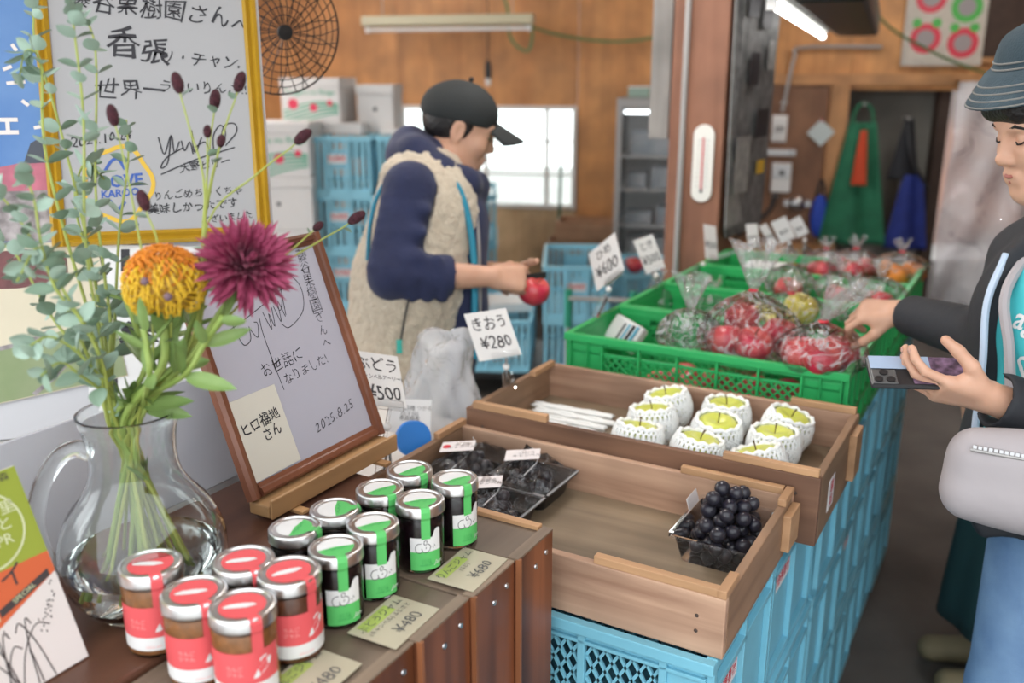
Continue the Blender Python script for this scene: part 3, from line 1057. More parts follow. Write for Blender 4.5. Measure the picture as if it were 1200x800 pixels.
# ---------------------------------------------------------------- folder standing at the table edge
m_bro_g = mat('brochure_green', (0.3, 0.36, 0.05), 0.45)
m_bro_o = mat('brochure_orange', (0.62, 0.13, 0.05), 0.45)
m_bro_w = mat('brochure_white', (0.72, 0.67, 0.64), 0.45)
m_bro_l = mat('brochure_pale_print', (0.62, 0.66, 0.4), 0.45)
m_bro_d = mat('brochure_dark_print', (0.06, 0.05, 0.05), 0.45)
corner = W(*AB((-0.471, 0.885)), 1.002)
upv = W(-0.085, 0.0, 0.21).normalized()
bdir = W(0, 1, 0)
nrm = bdir.cross(upv).normalized()
br = thing('brochure', 'green, orange and white printed brochure leaning at the table edge before the vase', 'brochure', corner, rot=Matrix((bdir, nrm.cross(bdir), nrm)).transposed())
br.scale = (1, 0.93, 1)
MB().bb(-0.21, 0, 0, 0.245, -0.012, 0.0).build('cover', m_bro_w, br, bevel=0.001)


def poly(pts, z, m, name, parent):
    mb = MB(); mb.add([(x, y, z) for x, y in pts], [tuple(range(len(pts)))])
    return mb.build(name, m, parent)


poly([(-0.21, 0.137), (-0.0005, 0.137), (-0.0005, 0.2445), (-0.21, 0.2445)], 0.0004, m_bro_g, 'printed_field', br)
poly([(-0.21, 0.02), (-0.0005, 0.112), (-0.0005, 0.137), (-0.21, 0.137)], 0.0004, m_bro_o, 'printed_field', br)
ring = [[(0.045 * math.cos(2 * math.pi * i / 36) - 0.058, 0.045 * math.sin(2 * math.pi * i / 36) + 0.185) for i in range(37)]]
inst('printed_ring', strokes_mesh(ring, 0.0025, m_bro_l, smooth=False), br, (0, 0, 0.0008))
inst('lettering', text_mesh('りんごの里\nまるごと\n青森 PR', 0.017, m_bro_l, thin=0.012), br, (-0.058, 0.185, 0.0008))
inst('lettering', text_mesh('津軽の恵み 青森', 0.011, m_bro_d), br, (-0.05, 0.236, 0.0008))
inst('lettering', text_mesh('ユイ', 0.03, m_bro_d), br, (-0.06, 0.126, 0.0008))
poly([(-0.07, 0.098), (-0.008, 0.118), (-0.008, 0.109), (-0.07, 0.089)], 0.0008, m_bro_d, 'printed_bar', br)
poly([(-0.16, 0.068), (-0.072, 0.097), (-0.072, 0.087), (-0.16, 0.058)], 0.0008, m_bro_l, 'printed_bar', br)
inst('lettering', text_mesh('SPECIAL', 0.008, m_bro_l), br, (-0.04, 0.1035, 0.0011), (0, 0, R(18)))
gl = []
rnd = random.Random(3)
for k in range(9):
    x0 = -0.06 + rnd.uniform(-0.03, 0.03)
    dx = rnd.uniform(-0.09, 0.05); hh = rnd.uniform(0.04, 0.1)
    gl.append([(x0, 0.002), (x0 + dx * 0.3, hh * 0.6), (x0 + dx * 0.7, hh * 0.95), (min(x0 + dx, -0.004), hh * 0.85)])
inst('printed_grass', strokes_mesh(gl, 0.0013, m_bro_d), br, (0, 0, 0.0008))
dots = MB()
for k in range(60):
    q = rnd.random()
    x, y = -0.035 + 0.03 * q + rnd.uniform(-0.006, 0.006) - (0.05 if k % 2 else 0), 0.055 + 0.05 * q + rnd.uniform(-0.006, 0.006)
    if x < -0.004 and y < 0.115 + x * 0.44 - 0.008:
        dots.add([(x - 0.001, y, 0.0008), (x, y - 0.0016, 0.0008), (x + 0.001, y, 0.0008), (x, y + 0.0016, 0.0008)], [(0, 1, 2, 3)])
pd = dots.build('printed_seeds', m_bro_d, br); pd['kind'] = 'stuff'

# ---------------------------------------------------------------- glass pitcher with water
m_vase = mat('vase_glass', (0.97, 1.0, 0.99), 0.0, trans=1.0, ior=1.45)
m_water = mat('water', (0.97, 1.0, 0.98), 0.0, trans=1.0, ior=1.33)
VX, VY = -0.446, 1.0
va = thing('glass_pitcher', 'clear round glass pitcher with handle, used as flower vase on dark table', 'vase', (VX, VY, 1.0003))
outp = [(0, 0.0), (0.05, 0.0), (0.066, 0.006), (0.086, 0.03), (0.096, 0.062), (0.095, 0.09), (0.083, 0.122), (0.064, 0.148), (0.053, 0.168), (0.049, 0.19), (0.05, 0.215), (0.054, 0.236), (0.057, 0.246)]
inp = [(0.0575, 0.2495), (0.055, 0.2505), (0.0535, 0.247), (0.051, 0.235), (0.047, 0.215), (0.046, 0.19), (0.05, 0.168), (0.061, 0.148), (0.08, 0.121), (0.092, 0.09), (0.093, 0.062), (0.083, 0.032), (0.063, 0.011), (0.048, 0.006), (0, 0.006)]


def resample(prof, n):
    return [(max(p.x, 0), p.z) for p in spline([(r, 0, z) for r, z in prof], n)]


MB().lathe(resample(outp, 3) + resample(inp, 3), 56).build('glass_body', m_vase, va, smooth=True)
hd = spline([(-0.046, 0, 0.2), (-0.062, 0, 0.207), (-0.083, 0, 0.196), (-0.103, 0, 0.165), (-0.115, 0, 0.125), (-0.114, 0, 0.085), (-0.103, 0, 0.058), (-0.092, 0, 0.05)], 6)
MB().tube(hd, [0.0105] * len(hd), 14).build('handle', m_vase, va, smooth=True, rot=(0, 0, R(12)))
MB().lathe([(0, 0.0055), (0.048, 0.0055), (0.0633, 0.0106), (0.0834, 0.0318), (0.0925, 0.055), (0.0934, 0.066), (0.0, 0.066)], 48).build('water', m_water, va, smooth=True)
# ---------------------------------------------------------------- framed writing board on its easel
m_frame = wood('frame_wood', (0.14, 0.05, 0.028), (0.26, 0.1, 0.055), axis=1, rough=0.3, grain=20, bump=0.04)
m_frame_x = wood('frame_wood_x', (0.14, 0.05, 0.028), (0.26, 0.1, 0.055), axis=0, rough=0.3, grain=20, bump=0.04)
m_easel = wood('easel_wood', (0.42, 0.23, 0.1), (0.56, 0.33, 0.15), axis=0, rough=0.5, grain=20, bump=0.04)
m_wb = mat('writing_board', (0.46, 0.46, 0.53), 0.25)
tau = R(20)
n_ = (W(math.cos(tau), 0, math.sin(tau))).normalized()
EZ = 1.028
fb = thing('framed_board', 'brown framed white message board with handwriting, tilted on a small wooden easel', 'board', W(-0.938, 1.02, EZ), rot=facing(n_))
FW, FHt, fw = 0.312, 0.362, 0.02


def moulding(L, horizontal):
    # stepped picture-frame profile
    p = [(0, 0), (0, 0.012), (0.005, 0.017), (0.012, 0.015), (0.014, 0.011), (0.02, 0.009), (0.02, 0)]
    return p


for s in (-1, 1):
    m1 = MB()
    # uprights: mitred by simple butt joints
    pr_ = moulding(1, False)
    vs = [((s * (FW / 2 - x)), yy, z) for yy in (0, FHt) for x, z in pr_]
    k = len(pr_)
    fs = [(i, (i + 1) % k, k + (i + 1) % k, k + i) for i in range(k)] + [tuple(range(k)), tuple(range(k, 2 * k))]
    m1.add(vs, fs).build('frame_bar', m_frame, fb)
    m2 = MB()
    y0 = 0 if s < 0 else FHt
    vs = [(xx * (FW / 2 - fw - 0.0003), y0 - s * x, z) for xx in (-1, 1) for x, z in pr_]
    m2.add(vs, fs).build('frame_bar', m_frame_x, fb)
MB().bb(-FW / 2 + 0.012, FW / 2 - 0.012, 0.012, FHt - 0.012, 0.001, 0.006).build('writing_surface', m_wb, fb)
zi = 0.0064


def fbp(u, v):
    return ((u - 0.5) * (FW - 2 * fw), fw + v * (FHt - 2 * fw), zi)


for i, ch in enumerate('藤谷果樹園さんへ'):
    u, v = 0.885 - 0.005 * i, 0.955 - 0.066 * i
    inst('lettering', text_mesh(ch, 0.023 if i < 5 else 0.019, m_ink, thin=-0.012, hand=0.05), fb, fbp(u, v), (0, 0, R(3)))
fbo = inst('lettering', strokes_mesh([[(-0.011, -0.011), (-0.011, 0.012), (0.011, 0.012), (0.011, -0.011), (-0.011, -0.011)]], 0.0012, m_ink, smooth=False), fb, fbp(0.865, 0.69))
sig = [[(-0.08, 0.02), (-0.04, 0.03), (0.0, 0.042), (0.06, 0.062)], [(-0.06, 0.036), (-0.056, 0.01), (-0.05, -0.005), (-0.035, 0.0), (-0.03, 0.02)],
       [(-0.03, 0.015), (-0.02, 0.0), (-0.012, 0.02), (-0.018, 0.024)], [(-0.005, 0.028), (-0.008, 0.0), (-0.006, -0.06), (-0.004, -0.09)],
       [(0.005, 0.035), (0.012, 0.005), (0.016, 0.03), (0.02, 0.008), (0.026, 0.038)], [(0.03, 0.04), (0.036, 0.012), (0.042, 0.045), (0.048, 0.018)],
       [(0.035, 0.075), (0.04, 0.03), (0.055, 0.05), (0.06, 0.075), (0.05, 0.02)], [(0.03, 0.09), (0.07, 0.09), (0.1, 0.06), (0.09, 0.02), (0.05, 0.0), (0.035, 0.008)]]
inst('signature', strokes_mesh(sig, 0.0013, m_ink), fb, fbp(0.42, 0.63))
inst('lettering', text_mesh('お世話に', 0.024, m_ink, thin=-0.008, hand=0.055), fb, fbp(0.46, 0.475), (0, 0, R(5)))
inst('lettering', text_mesh('なりました!', 0.02, m_ink, thin=-0.008, hand=0.055), fb, fbp(0.62, 0.405), (0, 0, R(5)))
inst('lettering', text_mesh('2025.8.25', 0.022, m_ink, thin=-0.008, spacing=1.15, shear=0.15, hand=0.04), fb, fbp(0.72, 0.13), (0, 0, R(8)))
nc = MB().bb(-0.05, 0.05, -0.062, 0.062, 0, 0.0012).build('note_card', mat('note_paper', (0.66, 0.64, 0.56), 0.6), fb, loc=Vector(fbp(0.16, 0.2)) + Vector((0, 0, 0.0015)), rot=(0, R(0), R(1)))
inst('lettering', text_mesh('ヒロ福地\n     さん', 0.0215, m_ink, thin=0.01, squash=0.95, hand=0.04), nc, (0, 0.006, 0.0016), (0, 0, R(4)))

ea = thing('small_easel', 'small pale wooden tabletop easel carrying the brown framed board', 'easel', W(-0.938, 1.02, 1.001), -TH + R(90))
# local x along the stall (away), local -y toward the customers
MB().bb(-0.15, 0.15, -0.036, 0.004, 0.006, 0.0262).build('ledge', m_easel, ea, bevel=0.003)
MB().bb(-0.15, 0.15, -0.042, -0.0365, 0.006, 0.036).build('ledge_lip', m_easel, ea, bevel=0.002)
st_, ct_ = math.sin(tau), math.cos(tau)
for s in (-1, 1):
    MB().bar((s * 0.09, 0.012, 0.0), (s * 0.05, 0.014 + 0.3 * st_, 0.3 * ct_ + 0.0), 0.016, 0.01, up=(0, 1, 0)).build('leg', m_easel, ea, bevel=0.002)
    MB().bb(s * 0.1 - 0.008, s * 0.1 + 0.008, -0.06, -0.028, 0.0, 0.0055).build('foot', m_easel, ea, bevel=0.001)
MB().bar((0, 0.19, 0.0), (0, 0.014 + 0.31 * st_, 0.3 * ct_), 0.016, 0.01, up=(0, 1, 0)).build('back_leg', m_easel, ea, bevel=0.002)
MB().bb(-0.06, 0.06, 0.012 + 0.27 * st_ , 0.026 + 0.27 * st_, 0.27, 0.285).build('cross_bar', m_easel, ea, bevel=0.002)

# ---------------------------------------------------------------- low white board leaning behind the pitcher
m_low = mat('white_melamine', (0.56, 0.57, 0.62), 0.3, var=0.05, scale=3)
lb = thing('leaning_board', 'plain white board leaning behind the glass pitcher under the posters', 'board', W(-1.068, 0.6, 1.001), -TH)
MB().box((-0.022, 0.0, 0.085), (0.008, 0.95, 0.176), (0, R(-13), 0)).build('panel', m_low, lb, bevel=0.002)
MB().bb(-0.075, -0.03, -0.46, -0.44, 0.0, 0.09).build('prop', m_easel, lb)
MB().bb(-0.075, -0.03, 0.4, 0.42, 0.0, 0.09).build('prop', m_easel, lb)
sb_ = thing('low_side_table', 'grey side table behind the display table carrying the leaning boards', 'table', W(-1.47, 0.66, 0), -TH)
MB().bb(-0.4, 0.4, -0.56, 0.59, 0.965, 1.0).build('tabletop', m_white_plastic, sb_, bevel=0.003)
for x in (-0.37, 0.37):
    for y in (-0.52, 0.54):
        MB().bb(x - 0.015, x + 0.015, y - 0.015, y + 0.015, 0, 0.964).build('leg', m_grey_metal, sb_)

# ---------------------------------------------------------------- partition with posters and the yellow framed board
PA = R(14)
PT = R(13)                         # the panel leans back
pdir = Vector((math.cos(PA), math.sin(PA), 0))
pn0 = Vector((math.sin(PA), -math.cos(PA), 0))
pn = pn0 * math.cos(PT) + Vector((0, 0, math.sin(PT)))
pup = -pn0 * math.sin(PT) + Vector((0, 0, math.cos(PT)))
P0 = T(322, 290, 1.72)
P0 = P0 - pup * ((P0.z - 1.0045) / pup.z)
PM = Matrix((pdir, -pn, pup)).transposed()
part_ = bpy.data.objects.new('wall_side', None); C.objects.link(part_); struct(part_)
part_.location = P0; part_.rotation_euler = PM.to_euler()
MB().bb(-1.1, 0.0, 0.0, 0.02, 0, 1.25).build('panel', mat('grey_panel', (0.5, 0.5, 0.52), 0.4), part_, bevel=0.002)


def ps(x, y, off=0.0):
    """a pixel to the panel's own (s, height)"""
    d = ray(x, y)
    o = P0 + pn * off - Vector((0, 0, CAM_H))
    t = o.dot(pn) / d.dot(pn)
    q = d * t - o
    return q.dot(pdir), q.dot(pup), t


PROT = (R(90), 0, 0)


def on_part(name, label, cat, s, z, off):
    return thing(name, label, cat, P0 + pdir * s + pn * off + pup * z, rot=PM)


m_blue_print = mat('blue_print', (0.03, 0.09, 0.36), 0.5)
m_yel = mat('yellow_lacquer', (0.46, 0.27, 0.018), 0.3, var=0.1, scale=30)
x0, z0, tt = ps(64, 285); x1, z1, _ = ps(319, 285)
zt = ps(200, -18)[1]
z0 = (z0 + z1) / 2
gw, gh = x1 - x0, zt - z0
# leans out a little at the top edge of the wall: hung flat
gb = on_part('yellow_framed_board', 'large white message board in a yellow frame hung on the side wall', 'board', (x0 + x1) / 2, z0, 0.014)
gfw = 0.024
for s in (-1, 1):
    b_ = MB()
    prf = [(0, 0), (0, 0.016), (0.006, 0.022), (0.012, 0.014), (0.018, 0.02), (0.024, 0.014), (0.024, 0)]
    k = len(prf)
    fs = [(i, (i + 1) % k, k + (i + 1) % k, k + i) for i in range(k)] + [tuple(range(k)), tuple(range(k, 2 * k))]
    b_.add([(s * (gw / 2 - x), -y + 0.01, zz) for zz in (0, gh) for x, y in prf], fs).build('frame_bar', m_yel, gb)
    b_ = MB()
    zz0 = 0 if s < 0 else gh
    b_.add([(xx * (gw / 2 - gfw - 0.0003), -y + 0.01, zz0 - s * x) for xx in (-1, 1) for x, y in prf], fs).build('frame_bar', m_yel, gb)
m_wb2 = mat('grey_whiteboard', (0.34, 0.34, 0.345), 0.3)
MB().bb(-gw / 2 + 0.02, gw / 2 - 0.02, 0.0, 0.008, 0.02, gh - 0.02).build('writing_surface', m_wb2, gb)
gs0 = (x0 + x1) / 2


def gpt(x, y, lift=0.0008):
    s, z, _ = ps(x, y, 0.02)
    return (s - gs0, -lift, z - z0)


PX = tt / FPX                      # metres per photograph pixel on this wall


def gtext(body, x, y, px, rot=0.0, m=m_ink, thin=-0.008, squash=1.0, shear=0.0):
    return inst('lettering', text_mesh(body, px * PX, m, thin=thin + 0.012, squash=squash, shear=shear + 0.08, hand=0.0 if m is m_blue_print else 0.055), gb, gpt(x, y), (R(90), R(-rot), 0))


gtext('藤谷果樹園さん', 176, 10, 26, -6)
gtext('へ', 280, 30, 22, -8)
gtext('香', 143, 52, 36, 6, thin=0.0)
gtext('張', 180, 62, 32, -4, thin=0.0)
gtext('リ・チャン.', 234, 70, 18, -5)
gtext('世界一', 152, 106, 26, 0)
gtext('うまいりんご!!', 238, 103, 15.5, -3)
gtext('2021.10.24', 118, 162, 15, 8, thin=0.0)
sg = [[(185, 160), (192, 180), (200, 158), (204, 178), (210, 165)], [(200, 158), (196, 190), (188, 196), (195, 184), (215, 172)], [(212, 164), (216, 176), (222, 166), (226, 180)], [(224, 152), (228, 178), (236, 160)],
      [(228, 172), (240, 166), (246, 178)], [(250, 176), (250, 158), (258, 146), (264, 156), (258, 172), (250, 176)], [(258, 172), (262, 148), (274, 144), (277, 154), (264, 170)], [(188, 204), (230, 186), (275, 172)]]
inst('signature', strokes_mesh([[(gpt(x, y)[0], gpt(x, y)[2]) for x, y in ln] for ln in sg], 1.6 * PX, m_ink), gb, (0, -0.0008, 0), (R(90), 0, 0))
gtext('大野ビリー', 240, 193, 12, 8, thin=0.0)
gtext('りんごめちゃくちゃ', 232, 226, 11.5, 3)
gtext('美味しかったです', 226, 242, 13, 3, thin=0.0)
gtext('ございました', 266, 255, 10, 6, thin=0.0)
# round sticker: yellow apple outline with blue lettering
m_yel_print = mat('yellow_print', (0.66, 0.42, 0.03), 0.5)
ol = [(137 + 40 * math.cos(q) * (1 + 0.06 * math.cos(5 * q)), 215 + 43 * math.sin(q) * (1 + 0.06 * math.cos(5 * q))) for q in [2 * math.pi * i / 32 for i in range(33)]]
inst('sticker_outline', strokes_mesh([[(gpt(x, y)[0], gpt(x, y)[2]) for x, y in ol]], 5 * PX, m_yel_print), gb, (0, -0.0009, 0), (R(90), 0, 0))
gtext('LOVE', 142, 212, 19, 4, m=m_blue_print, thin=0.02)
gtext('KAROO', 140, 226, 12, 4, m=m_blue_print, thin=0.02)
for ln in ([(122, 200), (130, 188), (138, 186), (146, 198)], [(128, 234), (136, 246), (146, 236)]):
    inst('sticker_mark', strokes_mesh([[(gpt(x, y)[0], gpt(x, y)[2]) for x, y in ln]], 3.5 * PX, m_blue_print), gb, (0, -0.0009, 0), (R(90), 0, 0))


def sheet_on(name, label, cat, pts, m, off, th=0.0012):
    """a paper sheet on the side wall from its corner pixels"""
    q = [ps(x, y, off) for x, y in pts]
    cs = sum(a[0] for a in q) / len(q); cz = sum(a[1] for a in q) / len(q)
    t = on_part(name, label, cat, cs, cz, off)
    k = len(q)
    mb = MB()
    vs = [(a[0] - cs, -th, a[1] - cz) for a in q] + [(a[0] - cs, 0, a[1] - cz) for a in q]
    mb.add(vs, [tuple(range(k)), tuple(range(2 * k - 1, k - 1, -1))] + [(i, (i + 1) % k, k + (i + 1) % k, k + i) for i in range(k)])
    mb.build('paper', m, t)

    def loc(x, y, lift=0.0006):
        a = ps(x, y, off)
        return (a[0] - cs, -th - lift, a[1] - cz)

    def fill(name, pp, m, lift=0.0006):
        mm = MB(); mm.add([loc(x, y, lift) for x, y in pp], [tuple(range(len(pp)))])
        return mm.build(name, m, t)
    return t, loc, fill


m_sky = mat('poster_blue', (0.06, 0.17, 0.42), 0.4, col2=(0.12, 0.25, 0.5), scale=6)
m_pink = mat('poster_pink', (0.5, 0.14, 0.2), 0.5, var=0.3, scale=30)
m_street = mat('poster_street', (0.42, 0.38, 0.38), 0.5, col2=(0.12, 0.1, 0.1), scale=40)
m_tree_print = mat('poster_tree', (0.05, 0.06, 0.08), 0.5)
t, loc, fill = sheet_on('city_poster', 'blue sky city photo poster with white letters left of the yellow frame', 'poster', [(-60, -60), (88, -60), (88, 284), (-60, 284)], m_sky, 0.003)
fill('printed_roofs', [(-60, 208), (20, 192), (60, 190), (88, 196), (88, 222), (-60, 226)], m_pink)
fill('printed_street', [(-60, 226), (88, 222), (88, 283), (-60, 283)], m_street)
fill('printed_trees', [(28, 192), (36, 168), (50, 160), (62, 164), (66, 190)], m_tree_print, 0.001)
inst('lettering', text_mesh('H', 30 * PX, m_bro_w, thin=0.03), t, loc(8, 148, 0.001), (R(90), R(90), 0))
for ln in ([(14, 52), (20, 60)], [(8, 98), (30, 96)], [(4, 82), (14, 78)], [(26, 118), (34, 124)], [(40, 150), (62, 146)]):
    inst('lettering', strokes_mesh([[(loc(x, y)[0], loc(x, y)[2]) for x, y in ln]], 4 * PX, m_bro_w), t, (0, loc(0, 0, 0.001)[1], 0), (R(90), 0, 0))
t, loc, fill = sheet_on('striped_notice', 'white notice with big black characters below the yellow frame', 'notice', [(104, 286), (238, 289), (238, 470), (104, 470)], m_paper, 0.0045)
for pp in ([(112, 288), (120, 288), (120, 330), (112, 330)], [(142, 292), (152, 292), (152, 318), (142, 318)], [(128, 340), (150, 340), (150, 348), (128, 348)], [(200, 294), (207, 294), (207, 330), (200, 330)], [(212, 298), (234, 298), (234, 305), (212, 305)], [(132, 405), (138, 405), (138, 455), (132, 455)]):
    fill('printed_block', pp, m_ink)
inst('lettering', text_mesh('祭', 60 * PX, m_ink, thin=0.02), t, loc(165, 380), (R(90), 0, 0))
m_beige = mat('poster_beige', (0.6, 0.54, 0.4), 0.5, var=0.06)
m_field = mat('poster_field', (0.2, 0.26, 0.12), 0.5, col2=(0.26, 0.3, 0.17), scale=8)
m_dkred = mat('poster_maroon', (0.16, 0.05, 0.05), 0.5, var=0.4, scale=40)
t, loc, fill = sheet_on('picture_map_poster', 'beige and green picture map poster behind the eucalyptus sprays', 'poster', [(-60, 288), (112, 282), (150, 440), (-60, 486)], m_beige, 0.0065)
fill('printed_field', [(-60, 415), (-10, 410), (40, 398), (95, 380), (137, 386), (149, 439), (-60, 485)], m_field)
fill('printed_temple', [(-60, 300), (30, 292), (78, 296), (80, 320), (66, 332), (20, 338), (-60, 340)], m_dkred)
road = [[(-20, 412), (15, 405), (45, 395), (60, 388)], [(40, 462), (60, 445), (80, 425), (100, 415)]]
for ln in road:
    inst('printed_road', strokes_mesh([[(loc(x, y)[0], loc(x, y)[2]) for x, y in ln]], 5 * PX, m_street), t, (0, loc(0, 0, 0.001)[1], 0), (R(90), 0, 0))
# ---------------------------------------------------------------- clear film
def film_mat(name, tint=(1, 1, 1), haze=0.06, bump=0.5, scale=35.0, dist=0.01, ior=1.35, glint=0.0):
    m = bpy.data.materials.new(name); m.use_nodes = True
    nt = m.node_tree; n, l = nt.nodes, nt.links
    n.remove(n['Principled BSDF'])
    out = n['Material Output']
    tr = n.new('ShaderNodeBsdfTransparent'); tr.inputs[0].default_value = (*tint, 1)
    gl = n.new('ShaderNodeBsdfGlossy'); gl.inputs['Roughness'].default_value = 0.08
    df = n.new('ShaderNodeBsdfDiffuse'); df.inputs[0].default_value = (0.85, 0.86, 0.88, 1)
    tc = n.new('ShaderNodeTexCoord'); nz = n.new('ShaderNodeTexNoise'); nz.inputs['Scale'].default_value = scale; nz.inputs['Detail'].default_value = 3; nz.inputs['Distortion'].default_value = 1.0
    l.new(tc.outputs['Object'], nz.inputs[0])
    bp = n.new('ShaderNodeBump'); bp.inputs['Strength'].default_value = bump; bp.inputs['Distance'].default_value = dist
    l.new(nz.outputs[0], bp.inputs['Height'])
    l.new(bp.outputs[0], gl.inputs['Normal'])
    fr = n.new('ShaderNodeFresnel'); fr.inputs[0].default_value = ior; l.new(bp.outputs[0], fr.inputs['Normal'])
    m1 = n.new('ShaderNodeMixShader'); m1.inputs[0].default_value = haze
    if glint:
        # painted white streaks standing in for highlights on crumpled film
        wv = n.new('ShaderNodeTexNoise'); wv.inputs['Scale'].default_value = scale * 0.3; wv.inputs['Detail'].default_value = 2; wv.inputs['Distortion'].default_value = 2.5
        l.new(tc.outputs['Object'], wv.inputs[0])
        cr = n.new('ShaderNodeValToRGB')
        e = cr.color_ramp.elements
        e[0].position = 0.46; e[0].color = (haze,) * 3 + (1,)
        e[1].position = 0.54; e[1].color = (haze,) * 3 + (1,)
        mm = e.new(0.5); mm.color = (glint,) * 3 + (1,)
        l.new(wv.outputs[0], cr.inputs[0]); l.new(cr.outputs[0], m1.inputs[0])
    l.new(tr.outputs[0], m1.inputs[1]); l.new(df.outputs[0], m1.inputs[2])
    m2 = n.new('ShaderNodeMixShader'); l.new(fr.outputs[0], m2.inputs[0]); l.new(m1.outputs[0], m2.inputs[1]); l.new(gl.outputs[0], m2.inputs[2])
    l.new(m2.outputs[0], out.inputs[0])
    return m


m_film = film_mat('clear_film', haze=0.02, bump=0.25, scale=60, dist=0.01, ior=1.45, glint=0.16)
m_bag = film_mat('clear_bag_film', haze=0.02, bump=0.9, scale=34, dist=0.025, ior=1.28, glint=0.42)
m_glint_line = film_mat('film_glint_line', haze=0.55, bump=0.0, ior=1.6)  # whitish film for painted fold highlights, also the serrated tray rims
m_bagtop = film_mat('gathered_film', haze=0.12, bump=0.9, scale=60, dist=0.02)
m_milky = film_mat('milky_bag_film', haze=0.4, bump=0.9, scale=26, dist=0.03)
m_clear = film_mat('clear_hard_plastic', haze=0.04, bump=0.0)

# ---------------------------------------------------------------- grapes
m_grape = mat('black_grape', (0.012, 0.011, 0.022), 0.3, var=0.0, col2=(0.035, 0.035, 0.043), scale=45, spec=0.5)
m_stalk = mat('grape_stalk', (0.16, 0.2, 0.05), 0.7)
me_grape = MB().ell((0, 0, 0), (0.0126, 0.0126, 0.0132), 14, 9).mesh('grape', m_grape, smooth='all')
FZ = gz + 0.0138


def grape_bunch(label, loc, rotz, rx, ry, rz, n, seed):
    t = thing('grape_bunch', label, 'grapes', loc, rotz, 'bunches of black grapes')
    rn = random.Random(seed)
    pts = []
    tries = 0
    while len(pts) < n and tries < 9000:
        tries += 1
        x, y, z = rn.uniform(-1, 1), rn.uniform(-1, 1), rn.uniform(0, 1)
        if x * x + y * y + z * z > 1:
            continue
        p = Vector((x * rx, y * ry, 0.013 + z * rz))
        if all((p - q).length > 0.0232 for q in pts):
            pts.append(p)
    for p in pts:
        inst('grape', me_grape, t, p, (rn.uniform(0, 3), rn.uniform(0, 3), 0), rn.uniform(0.9, 1.08))
    MB().tube([(-rx * 0.7, 0, 0.02), (0, 0, rz * 0.6), (rx * 0.6, 0, rz * 0.5)], 0.002, 5).build('stalk', m_stalk, t)
    return t


def tray_walls(w, d, h, taper=0.012, lip=0.006):
    m = MB()
    def ring(f, z, grow=0.0):
        a, b = w / 2 - taper * (1 - f) + grow, d / 2 - taper * (1 - f) + grow
        c = 0.012
        out = []
        for sx, sy, q in ((1, 1, 0), (-1, 1, 1), (-1, -1, 2), (1, -1, 3)):
            for k in range(4):
                an = math.pi / 2 * (q + k / 3)
                out.append((sx * (a - c) + c * math.cos(an), sy * (b - c) + c * math.sin(an), z))
        return out
    rings = [ring(0, 0.0), ring(0.5, h * 0.5), ring(1, h), ring(1, h + 0.001, lip), ring(1, h - 0.003, lip + 0.001)]
    vs = sum(rings, [])
    k = 16
    fs = [(i * k + j, i * k + (j + 1) % k, (i + 1) * k + (j + 1) % k, (i + 1) * k + j) for i in range(4) for j in range(k)]
    fs.append(tuple(range(15, -1, -1)))
    m.add(vs, fs)
    return m


pa, pb = -0.383, 1.388
p = W(pa, pb, FZ)
pu = thing('punnet', 'clear open plastic punnet holding loose black grapes in box corner', 'punnet', p, -TH, 'plastic punnets in the nearest box')
tray_walls(0.128, 0.165, 0.05).build('tray', m_clear, pu, smooth=True)
lt = MB().box((-0.068, 0.035, 0.058), (0.001, 0.05, 0.028), (0, R(-18), 0)).build('label', m_label, pu)
inst('lettering', text_mesh('ぶどう', 0.014, m_red_ink), pu, (-0.0695, 0.035, 0.058), Euler((R(90), 0, R(-90))))
grape_bunch('unwrapped black grape bunch heaped in the clear open punnet', W(pa + 0.004, pb + 0.004, FZ + 0.002), -TH, 0.052, 0.07, 0.098, 75, 5)

m_tray_black = mat('black_tray', (0.015, 0.015, 0.016), 0.3)
packs = [((-0.898, 1.385), R(0), 'black grapes in wrapped pack with red dot label at box end', 1, 0.115, 0.195),
         ((-0.768, 1.412), R(0), 'black grapes in wrapped pack against the back board', 2, 0.128, 0.125),
         ((-0.768, 1.27), R(0), 'black grapes in wrapped pack nearest to the jars', 3, 0.128, 0.13)]


def shrink_film(w, d, h0, h1, seed, ridge):
    # taut facets between the tray rim and a raised fold
    rn = random.Random(seed)
    nu, nv = 6, 6
    jit = {(i, j): (rn.uniform(-1, 1), rn.uniform(-1, 1), rn.uniform(-1, 1)) for i in range(nu + 1) for j in range(nv + 1)}
    vs = []
    for j in range(nv + 1):
        for i in range(nu + 1):
            u, v = i / nu, j / nv
            e = min(u, 1 - u, v, 1 - v)
            k = min(1, e / 0.3)
            a = jit[(i, j)]
            if e > 0:
                u += a[0] * 0.05; v += a[1] * 0.05
            rx = 1 - abs((v - ridge) / (ridge if v < ridge else 1 - ridge))
            z = h0 + (h1 - h0) * k * (0.62 + 0.38 * rx) + a[2] * 0.011 * (e > 0)
            vs.append(((u - 0.5) * w, (v - 0.5) * d, z))
    m = MB()
    fs = []
    for j in range(nv):
        for i in range(nu):
            p, q, r, t = j * (nu + 1) + i, j * (nu + 1) + i + 1, (j + 1) * (nu + 1) + i + 1, (j + 1) * (nu + 1) + i
            fs += [(p, q, r), (p, r, t)] if rn.random() < 0.5 else [(p, q, t), (q, r, t)]
    return m.add(vs, fs)


